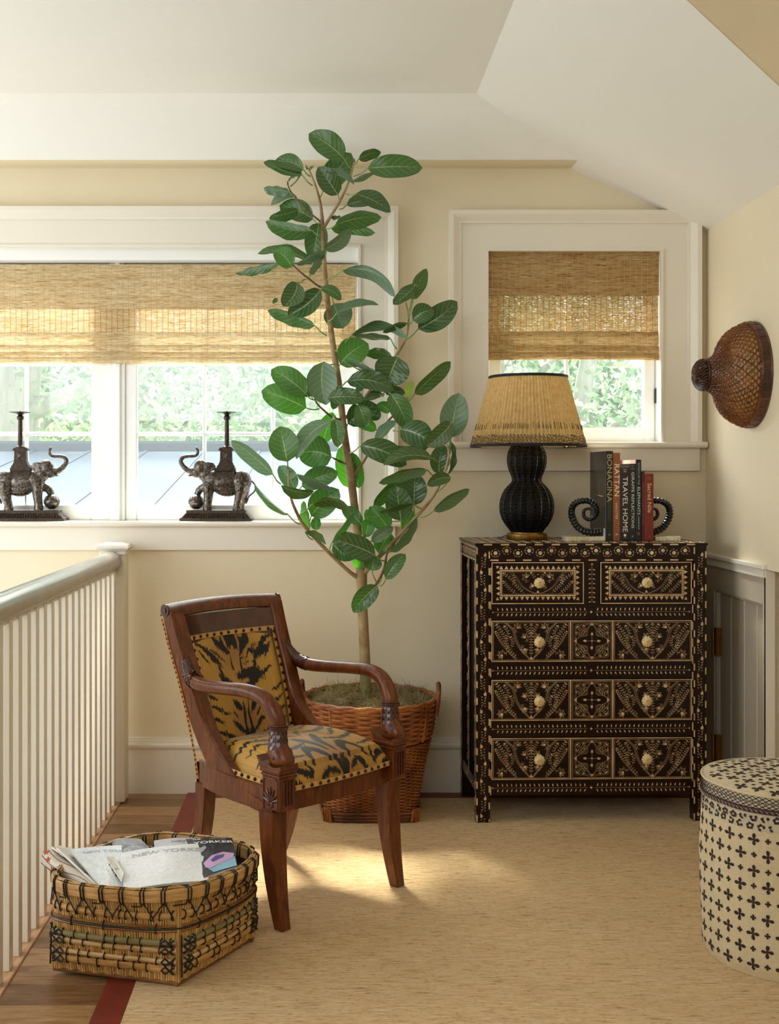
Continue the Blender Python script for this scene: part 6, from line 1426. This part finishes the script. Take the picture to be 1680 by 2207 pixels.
def blob(pt, pts, mat, e, o=.0015):
    b = MB(); q = [pt(u, v, o) for u, v in pts]; c = pt(sum(p[0] for p in pts)/len(pts), sum(p[1] for p in pts)/len(pts), o); b.add([c]+q, [(0, i+1, (i+1) % len(q)+1) for i in range(len(q))]); b.build('cover_print', mat, e, False)
blob(pt, [(.16, .80), (.55, .78), (.98, .66), (.99, .97), (.6, .98), (.30, .97)], plain('print_sky', '#7eb0c8', .35), e)
blob(pt, [(.14, .70), (.40, .57), (.70, .51), (.98, .56), (.93, .70), (.60, .80), (.30, .86), (.15, .82)], plain('print_pink', '#c79ac6', .35), e, .0018)
blob(pt, [(.34, .68), (.50, .60), (.74, .58), (.66, .66), (.50, .72), (.38, .74)], plain('print_indigo', '#3a3684', .35), e, .0021)
blob(pt, [(.10, .34), (.34, .26), (.36, .33), (.24, .42), (.12, .44)], plain('print_grey', '#9a939c', .35), e)
blob(pt, [(.02, .46), (.12, .44), (.22, .55), (.14, .66), (.05, .62)], plain('print_aqua', '#a9c9cc', .35), e)
e, pt = magazine([(258, 1839, 3.30), (427, 1818, 3.36), (451, 1898, 3.14), (267, 1919, 3.09)], 'large crumpled silvery white magazine lying on top at the front', cover('magazine_crumpled', 'n', ['#fdfdfd', '#eceef1', '#ffffff', '#bfc5cc'], 8, .34), [('NEW YORKER', .030, .14, .18, '#b3b9c1', .0006, 1.12)], th=.006, bow=.012)  # cover whitened: window glare put into its colours
# rolled magazine with orange blossom print
r_ = empty('rolled_magazine', P(170, 1880, 3.2), 'rolled cream magazine printed with orange blossoms at the left end', 'magazine')
A_, B2 = Vector(P(103, 1849, 3.30)), Vector(P(215, 1925, 3.12)); b = MB(); ax = (B2-A_); s1 = ax.normalized().orthogonal().normalized(); s2 = ax.normalized().cross(s1)
def rollp(u, v, o=0): th = u*2*PI*1.6; r = .024-.006*u+o; return A_+ax*v+s1*(r*math.cos(th))+s2*(r*math.sin(th))
b.grid(lambda u, v: tuple(rollp(u, v)), 50, 10); b.grid(lambda u, v: tuple(rollp(u, v, -.0012)), 50, 10); b.build('pages', plain('cream_cover', '#d9cbb8', .4, var=.05), r_)
b = MB(); rr = random.Random(2)
M['orange'] = plain('print_orange', '#cf4a22', .4)
for k in range(16):
    u0, v0 = rr.random()*.62, rr.random()*.9; 
    for j in range(5):
        an = j*1.26+k; du, dv = math.cos(an)*.035, math.sin(an)*.045; b.tube([rollp(u0, v0, .0006), rollp(u0+du*.6, v0+dv*.6, .0008), rollp(u0+du, v0+dv, .0006)], [.0008, .0022, .0006], 5)
b.build('blossom_print', M['orange'], r_, kind='stuff')
b = MB()
for k in range(6): u0 = .1*k; b.tube([rollp(u0+.04*math.sin(v*6), v, .0007) for v in np.linspace(0, 1, 12)], .0009, 4)
b.build('twig_print', M['lash'], r_, kind='stuff')

# ---------------------------------------------------------------- elephant candlesticks
def bronze():
    t = NT('patinated_bronze'); v = t.coord('Object'); f = t.noise(v, 120, 5); g = t.noise(t.coord('Object', (1, 1, 1)), 320, 3); h = t.noise(v, 12, 3)
    t.set(base=t.ramp(f, [(.3, lin('#2a2421')), (.5, lin('#574f48')), (.72, lin('#8d847b'))]), rough=.34, metal=.85); t.bump(t.math('ADD', f, t.math('MULTIPLY', g, .6)), .5, .0016); return t.m
M['bronze'] = bronze(); M['bronzed'] = plain('dark_bronze', '#40352c', .4, .8, var=.4, vscale=90, bump=.4, bscale=200, dist=.001)
ED = 5.015; ek = ED/F_PX
def remesh(mb, name, mat, parent, vox, sm=3, sub=0):
    o = mb.build('tmp', mat, None); m = o.modifiers.new('r', 'REMESH'); m.mode = 'VOXEL'; m.voxel_size = vox; m.use_smooth_shade = True
    s_ = o.modifiers.new('s', 'SMOOTH'); s_.iterations = sm; s_.factor = .5
    dg = bpy.context.evaluated_depsgraph_get(); me = bpy.data.meshes.new_from_object(o.evaluated_get(dg)); bpy.data.objects.remove(o)
    w0 = world_loc(parent); co = np.empty(len(me.vertices)*3); me.vertices.foreach_get('co', co); co = co.reshape(-1, 3)-np.array(w0); me.vertices.foreach_set('co', co.ravel()); me.name = name
    me.materials.clear(); me.materials.append(mat); n = bpy.data.objects.new(name, me); COL.objects.link(n); n.parent = parent; return n
def elephant(flip, lab):
    ox = 1418/2.897; nx = 127/2.897
    def E(x, y, w_=0):                                  # crop coordinates of the right-hand figure -> world; w_ sideways (towards the room < 0)
        px = x/2.897; py = 840+y/2.897
        if flip: px = nx+(ox-px)
        return Vector(((px-VX)*ek, ED+w_, CZ-(py-VY)*ek+.0006))
    u = ek/2.897; zs = SILL1+.0008; dz = zs-E(0, 808).z
    def Z(p): p.z += dz; return p
    EE = lambda x, y, w_=0: Z(E(x, y, w_))
    e = empty('elephant_candlestick', tuple(Z(E(1418, 808))), lab, 'candlestick', 'elephant candlesticks on the window sill')
    b = MB()
    def cap(pts, nn=14): q = seglerp([(p[0], p[1], p[2], p[3]) for p in pts], nn*2); b.tube([EE(x, y, w_) for x, y, w_, r in q], [r*u for *_, r in q], 14); [b.sphere(EE(x, y, w_), r*u*.98, 12, 8) for x, y, w_, r in (q[0], q[-1])]
    for (x, y, w_, rx, ry, rz) in ((1400, 570, 0, 112, 60, 74), (1500, 565, 0, 72, 58, 76), (1330, 560, 0, 66, 54, 68), (1255, 478, 0, 46, 38, 52), (1230, 505, 0, 40, 30, 36), (1420, 600, 0, 90, 50, 58), (1285, 520, 0, 48, 42, 46)):
        b.sphere(EE(x, y, w_), (rx*u, ry*u, rz*u), 20, 14)
    cap([(1222, 500, 0, 28), (1180, 495, 0, 20), (1148, 470, 0, 16), (1130, 440, 0, 14), (1140, 415, 0, 13), (1170, 406, 0, 12), (1210, 404, 0, 11), (1232, 394, 0, 10), (1236, 372, 0, 9), (1228, 356, 0, 9)])
    for w_, dx in ((-.016, 0), (.016, 14)):
        cap([(1305+dx if w_ < 0 else 1300, 590, w_*.9, 38), (1305 if w_ < 0 else 1252, 650 if w_ < 0 else 610, w_, 30 if w_ < 0 else 26), (1300 if w_ < 0 else 1232, 700 if w_ < 0 else 640, w_, 27 if w_ < 0 else 22)] + ([(1298, 735, w_, 30)] if w_ < 0 else []))
    for w_ in (-.017, .017):
        cap([(1512+w_*300, 590, w_*.9, 48), (1510+w_*500, 650, w_, 34), (1494+w_*400, 705, w_, 27), (1490+w_*400, 735, w_, 31)])
    cap([(1205, 520, -.008, 9), (1185, 527, -.010, 6)], 4)
    remesh(b, 'body', M['bronze'], e, .0016, 3)
    b = MB(); q = seglerp([(1572, 560, 0), (1596, 590, 0), (1590, 625, 0), (1558, 655, 0), (1545, 680, 0), (1536, 702, 0)], 20); b.tube([EE(*p) for p in q], [5*u*(1 if i < 15 else 1.5-.05*(i-15)**1.2) for i in range(21)], 8); b.build('tail', M['bronze'], e)
    for w_ in (-.020, .020):
        b = MB(); q = [(1270, 452), (1300, 443), (1330, 448), (1345, 468), (1340, 495), (1322, 500), (1312, 525), (1298, 545), (1288, 530), (1276, 500)]
        a_ = [EE(x, y, w_+(-.004 if w_ < 0 else .004)*math.sin((x-1260)/25)) for x, y in q]; b.prism(a_, (0, .003, 0)); o = b.build('ear', M['bronze'], e, False)
        b = MB(); b.tube([EE(1213, 512, w_*.62), EE(1196, 524, w_*.7), EE(1178, 526, w_*.75)], [5*u, 4*u, 1.5*u], 8); b.build('tusk', M['bronze'], e)
    b = MB(); c = EE(1225, 690, .010 if True else 0); N = 28; R = 46*u
    b.lathe([(R*.35, -R), (R*.75, -R*.72), (R, -R*.25), (R*1.04, -R*.1), (R*1.04, R*.1), (R, R*.25), (R*.75, R*.72), (R*.35, R)], tuple(c), 56, fn=lambda r, z, th: r*(1+(.06*abs(math.sin(8*th)) if abs(z) > R*.12 else .05)))
    b.build('ball', M['bronze'], e)
    # plinth with gadrooned slope
    b = MB()
    def pl(x0, x1, y0, y1, d0, d1, f=0): return [EE(x0, y1, -d1), EE(x1, y1, -d1), EE(x1, y1, d1), EE(x0, y1, d1), EE(x0+f, y0, -d0), EE(x1-f, y0, -d0), EE(x1-f, y0, d0), EE(x0+f, y0, d0)]
    fs = [(3, 2, 1, 0), (4, 5, 6, 7), (0, 1, 5, 4), (1, 2, 6, 5), (2, 3, 7, 6), (3, 0, 4, 7)]
    b.add(pl(1130, 1578, 790, 808, .050, .051), fs); b.add(pl(1140, 1568, 760, 790, .036, .047, 26), fs); b.add(pl(1170, 1538, 742, 760, .034, .036), fs); b.build('plinth', M['bronzed'], e, False)
    b = MB()
    for k in range(24): x = 1160+k*16.3; b.tube([EE(x+(k-11.5)*-1.4, 762, -.0365), EE(x, 776, -.0425), EE(x, 789, -.0475)], [3*u, 5.5*u, 6*u], 6)
    b.build('gadroon', M['bronzed'], e, kind='stuff')
    # saddle cloth, steps, pedestal, column, pan
    for w_ in (-1, 1):
        b = MB(); b.v = []; x0, x1, y0, y1 = 1342, 1472, 490, 604
        b.grid(lambda a, c_: tuple(EE(x0+(x1-x0)*a, y0+(y1-y0)*c_, w_*(.022+.0115*math.sin(PI*(c_*.62+.1))))), 8, 8); b.grid(lambda a, c_: tuple(EE(x0+(x1-x0)*a, y0+(y1-y0)*c_, w_*(.0195+.0115*math.sin(PI*(c_*.62+.1))))), 8, 8)
        for k in range(19): x = x0+4+k*6.8; b.tube([EE(x, 602, w_*.0295), EE(x, 626, w_*.0275)], 2.6*u, 5)
        o_ = w_*.0345; cc = (1406, 548)
        for k in range(12):
            th = k*PI/6; b.tube([EE(cc[0]+8*math.cos(th), cc[1]+6*math.sin(th), o_), EE(cc[0]+36*math.cos(th), cc[1]+32*math.sin(th), o_*.995)], [3*u, 2*u], 5)
        for (xa, ya, xb, yb_) in ((x0+8, 498, x1-8, 498), (x1-8, 498, x1-8, 594), (x1-8, 594, x0+8, 594), (x0+8, 594, x0+8, 498)): b.tube([EE(xa, ya, w_*(.0245+.012*math.sin(PI*((ya-y0)/(y1-y0)*.62+.1)))), EE(xb, yb_, w_*(.0245+.012*math.sin(PI*((yb_-y0)/(y1-y0)*.62+.1))))], 3*u, 5)
        b.build('saddle_cloth', M['bronzed'], e, True)
    b = MB()
    for (x0, x1, y0, y1, d, f) in ((1344, 1474, 478, 494, .028, 4), (1356, 1468, 462, 478, .024, 4), (1366, 1460, 448, 462, .020, 4), (1372, 1454, 436, 448, .018, 3), (1376, 1452, 372, 436, .0155, 2), (1370, 1458, 360, 372, .018, -3), (1374, 1454, 352, 360, .017, 2)): b.add(pl(x0, x1, y0, y1, d, d, f), fs)
    b.build('pedestal', M['bronzed'], e, False)
    b = MB(); c = EE(1414, 404, -.0172)
    for k in range(8): th = k*PI/4; L = 30 if k % 2 else 20; b.tube([c, EE(1414+L*math.cos(th), 404+L*math.sin(th), -.0166)], [4*u, 2*u], 5)
    b.build('rosette', M['bronze'], e, kind='stuff')
    def H(y): return (EE(1418, y).z-EE(1418, 352).z)
    b = MB(); c = EE(1418, 352); b.lathe([(28*u, 0), (28*u, H(346)), (20*u, H(340)), (15*u, H(330)), (14.5*u, H(250)), (13*u, H(182)), (19*u, H(178)), (21*u, H(170)), (22*u, H(160)), (16*u, H(154)), (13*u, H(148)), (24*u, H(142)), (24*u, H(140)), (.5*u, H(139))], tuple(c), 28); b.build('column', M['bronzed'], e)
    b = MB(); c2 = EE(1418, 139); b.lathe([(4*u, 0), (40*u, .001), (60*u, .0035), (62*u, .006), (58*u, .0052), (38*u, .003), (5*u, .0025), (4.6*u, .008), (.5*u, .012)], tuple(c2), 40); b.build('drip_pan', M['bronzed'], e)
elephant(False, 'dark bronze elephant candlestick facing left, near the tree')
elephant(True, 'dark bronze elephant candlestick facing right, cut by the left edge of the photo')

# ---------------------------------------------------------------- woven hat on the right wall
HY, HZ, HX = 4.40, CZ-(808-VY)*4.40/F_PX, XR-.001
hat = empty('woven_hat', (HX, HY, HZ), 'round brown woven bamboo hat with a knobbed crown hanging on the right wall', 'hat')
def hax(x, y, z): return (HX-z, HY+x, HZ+y)             # z = distance off the wall
hp = [(.193, .004), (.195, .030), (.189, .052), (.176, .078), (.158, .100), (.134, .116), (.108, .126), (.086, .137), (.071, .151), (.061, .167), (.055, .182)]
M['hat'] = wicker('hat_bamboo', '#4c2612', '#7a431f', '#9a6033', .28); M['hatd'] = wicker('hat_dark', '#24140c', '#4a2c1a', '#6b4630', .3)
b = MB(); n = 96; vs = []
def hr(i): return hp[i]
def hs(v):
    i = min(int(v*(len(hp)-1)), len(hp)-2); u = v*(len(hp)-1)-i; return (hp[i][0]*(1-u)+hp[i+1][0]*u, hp[i][1]*(1-u)+hp[i+1][1]*u)
b.grid(lambda u, v: hax((hs(v)[0]-.004)*math.cos(2*PI*u), (hs(v)[0]-.004)*math.sin(2*PI*u), hs(v)[1]-.003), 64, 20, wrap=True); b.build('lining', plain('hat_lining', '#d0a05a', .7), hat)
for sg, nm in ((1, 'strands'), (-1, 'strands')):
    b = MB()
    for k in range(46):
        pts = []
        for j in range(41):
            v = .10+.90*j/40; r, z = hs(v); th = 2*PI*k/46+sg*v*1.5; o = .0016*math.cos(j*2.0+k*PI+(0 if sg > 0 else PI)); pts.append(hax((r+o)*math.cos(th), (r+o)*math.sin(th), z+o*.4))
        b.tube(pts, (.0022), 4, cap=False, )
    b.build(nm, M['hat'], hat, kind='stuff')
b = MB(); weave_rings(b, (0, 0, 0), hp[1:], 22, 46, .0014, .0012, 4, axis=hax); b.build('ring_weave', M['hat'], hat, kind='stuff')
b = MB(); b.grid(lambda u, v: hax((.1975+.0015*math.sin(v*PI))*math.cos(2*PI*u), (.1975+.0015*math.sin(v*PI))*math.sin(2*PI*u), .004+.030*v), 96, 4, wrap=True)
b.grid(lambda u, v: hax((.188)*math.cos(2*PI*u), (.188)*math.sin(2*PI*u), .004+.030*v), 96, 1, wrap=True); b.build('brim_band', M['hatd'], hat)
b = MB()
for z, r in ((.004, .1975), (.035, .197), (.038, .194)): b.tube([hax(r*math.cos(2*PI*k/96), r*math.sin(2*PI*k/96), z) for k in range(96)], .0026, 6, closed=True)
for k in range(34):
    th = 2*PI*k/34+.03*math.sin(k*2.1); 
    for d in (0, .012): b.tube([hax(.1965*math.cos(th+d), .1965*math.sin(th+d), .003), hax(.2005*math.cos(th+d), .2005*math.sin(th+d), .018), hax(.196*math.cos(th+d), .196*math.sin(th+d), .042)], .0013, 5)
b.build('brim_binding', M['hat'], hat, kind='stuff')
b = MB(); kp = [(.056, .180), (.058, .188), (.057, .198), (.050, .209), (.038, .218), (.021, .224), (.004, .226)]
for k in range(30):
    th = 2*PI*k/30; b.tube([hax(r*math.cos(th+.3*math.sin(z*60)), r*math.sin(th+.3*math.sin(z*60)), z) for r, z in kp], .0036, 5)
b.tube([hax(.057*math.cos(2*PI*k/40), .057*math.sin(2*PI*k/40), .181) for k in range(40)], .004, 6, closed=True)
for k in range(6):
    th = PI*k/6; b.tube([hax(.060*math.cos(th)*math.cos(a), .060*math.sin(th)*math.cos(a), .184+.044*abs(math.sin(a))) for a in np.linspace(0, PI, 16)], .0024, 5)
b.build('crown_knob', M['hatd'], hat, kind='stuff')

# ---------------------------------------------------------------- printed fabric hamper
HC = (1.298, 3.285); HR = .226
hm = empty('fabric_hamper', (HC[0], HC[1], .006), 'round cream fabric hamper printed with brown crosses, at the right edge on the rug', 'hamper')
def linen(name, c):
    t = NT(name); v = t.coord('Object', (1, 1, 1)); f = t.noise(t.coord('Object', (400, 400, 40)), 1, 2); g = t.noise(t.coord('Object', (40, 40, 500)), 1, 2); h = t.noise(v, 5, 3)
    cc = lin(c); t.set(base=t.mix(.5, t.ramp(t.math('MULTIPLY', t.math('ADD', f, g), .5), [(.35, tuple(x*.82 for x in cc[:3])+(1,)), (.6, cc)]), t.ramp(h, [(.3, (.92, .9, .86, 1)), (.7, (1, 1, 1, 1))]), 'MULTIPLY'), rough=.9, sheen=.15); t.bump(t.math('ADD', f, g), .15, .001); return t.m
M['linen'] = linen('linen_cream', '#d8c6a0'); M['linen2'] = linen('linen_band', '#cdbfa4'); M['ink'] = plain('brown_ink', '#33201a', .85, var=.3, vscale=60)
def hbody(th, z, o=0):
    r = HR+.006*noise.noise((math.cos(th)*2.2, math.sin(th)*2.2, z*5))+.004*math.sin(z*9+th*2)*(z < .42)-.004*(z > .44)
    if z < .03: r -= (.03-z)*.35
    return (HC[0]+(r+o)*math.cos(th), HC[1]+(r+o)*math.sin(th), .0066+z)
z1, z2, z3, z4 = .395, .441, .455, .489
b = MB(); b.grid(lambda u, v: hbody(2*PI*u, z1*v), 120, 24, wrap=True); b.build('body', M['linen'], hm)
b = MB(); b.grid(lambda u, v: hbody(2*PI*u, z1+(z2-z1)*v, .0012), 120, 4, wrap=True); b.build('spotted_band', M['linen2'], hm)
b = MB(); b.tube([hbody(2*PI*k/120, z2+.007, .003) for k in range(120)], (.0075), 8, closed=True); b.build('piping', plain('burgundy_cord', '#3a1a18', .6, var=.3, vscale=120), hm)
b = MB(); b.grid(lambda u, v: hbody(2*PI*u, z3-.002+(z4-z3)*v, .004), 120, 3, wrap=True); b.build('lid_band', M['linen2'], hm)
def lid(th, r, o=0):
    q = r/(HR+.002); zz = z4+.016*(1-q**4)+.004*noise.noise((math.cos(th)*r*12, math.sin(th)*r*12, 4)); return (HC[0]+r*math.cos(th), HC[1]+r*math.sin(th), .0066+zz+o)
b = MB(); b.grid(lambda u, v: lid(2*PI*u, (HR+.002)*(1-v)+.0001), 120, 14, wrap=True); b.build('lid', M['linen'], hm)
b = MB(); b.tube([hbody(2*PI*k/120, z4, .004) for k in range(120)], .0035, 6, closed=True); b.build('lid_seam', M['linen'], hm)
pr = MB(); R3 = random.Random(8)
def petal(fn, x, y, an, L, W):
    pts = []
    for (a, c_) in ((-.04, 0), (.22, .26), (.60, .46), (.88, .36), (1.04, 0), (.88, -.36), (.60, -.46), (.22, -.26)):
        u, v = a*L, c_*W*R3.uniform(.85, 1.12); pts.append(fn(x+u*math.cos(an)-v*math.sin(an), y+u*math.sin(an)+v*math.cos(an)))
    c_ = tuple(sum(p[i] for p in pts)/8 for i in range(3)); pr.add([c_]+pts, [(0, 1+(i+1) % 8, 1+i) for i in range(8)])
def cross(fn, x, y, s_, rot=0):
    for k in range(4): petal(fn, x, y, rot+k*PI/2+R3.uniform(-.08, .08), s_*R3.uniform(.9, 1.1), s_*.66)
def diam(fn, x, y, s_):
    for k in range(4): petal(fn, x, y, k*PI/2, s_, s_*.9)
fb_ = lambda x, y: hbody(x/HR, y, .0009)
row = 0; y = -.01
nc = 19; px_ = 2*PI*HR/nc
for row in range(-1, 15):
    for c_ in range(nc):
        x = c_*px_+(row % 2)*px_/2; yy = .368-row*.0415+.0
        yy2 = yy + .0
        if .012 < yy2 < z1-.012: cross(fb_, x, yy2, .0165) if True else None
        xx = x+px_/2
        if .012 < yy2 < z1-.008: diam(fb_, xx, yy2+.001, .0078)
pr.build('cross_print', M['ink'], hm, False, kind='stuff'); pr = MB()
ft = lambda x, y: lid(math.atan2(y, x), math.hypot(x, y), .0008)
for i in range(-9, 10):
    for j in range(-9, 10):
        x, y = i*.066+(j % 2)*.033, j*.036
        if math.hypot(x, y) < .208: cross(ft, x, y, .0185, PI/4)
        if math.hypot(x+.033, y) < .212: diam(ft, x+.033, y, .0065)
pr.build('lid_print', M['ink'], hm, False, kind='stuff'); pr = MB()
# spotted band, net band
for k in range(48):
    x0 = k*2*PI*HR/48
    for q in range(2):
        y0 = z1+.011+q*.021+R3.uniform(-.002, .002); rr = .0075; fn = lambda x, y: hbody(x/HR, y, .0022)
        xx0 = x0+(q % 2)*.011
        for s_ in range(5):
            if R3.random() < .82:
                an = s_*1.26+R3.uniform(-.2, .2); cx, cy = xx0+rr*math.cos(an)*.95, y0+rr*math.sin(an)*.8; petal(fn, cx-.0035*math.cos(an+PI/2), cy-.003*math.sin(an+PI/2), an+PI/2, .0098, .0085)
pr.build('spot_print', M['ink'], hm, False, kind='stuff')
b = MB(); N = 84
for k in range(N):
    for sg in (-1, 1):
        pts = [hbody(2*PI*(k+sg*u*3.0)/N, z3+(z4-z3-.004)*u, .0048) for u in np.linspace(0, 1, 7)]; b.tube(pts, .0009, 4)
for k in range(N):
    for u in (.17, .5, .83): b.sphere(hbody(2*PI*(k+(.5 if u != .5 else 0))/N, z3+(z4-z3-.004)*u, .0048), .0019, 5, 4)
b.build('net_print', M['ink'], hm, kind='stuff')
b = MB()
for k in range(110): b.tube([hbody(2*PI*(k+.1)/110, z2+.010, .0105), hbody(2*PI*(k+.6)/110, z2+.004, .0108)], .0007, 4)
b.build('cord_stitch', M['linen'], hm, kind='stuff')
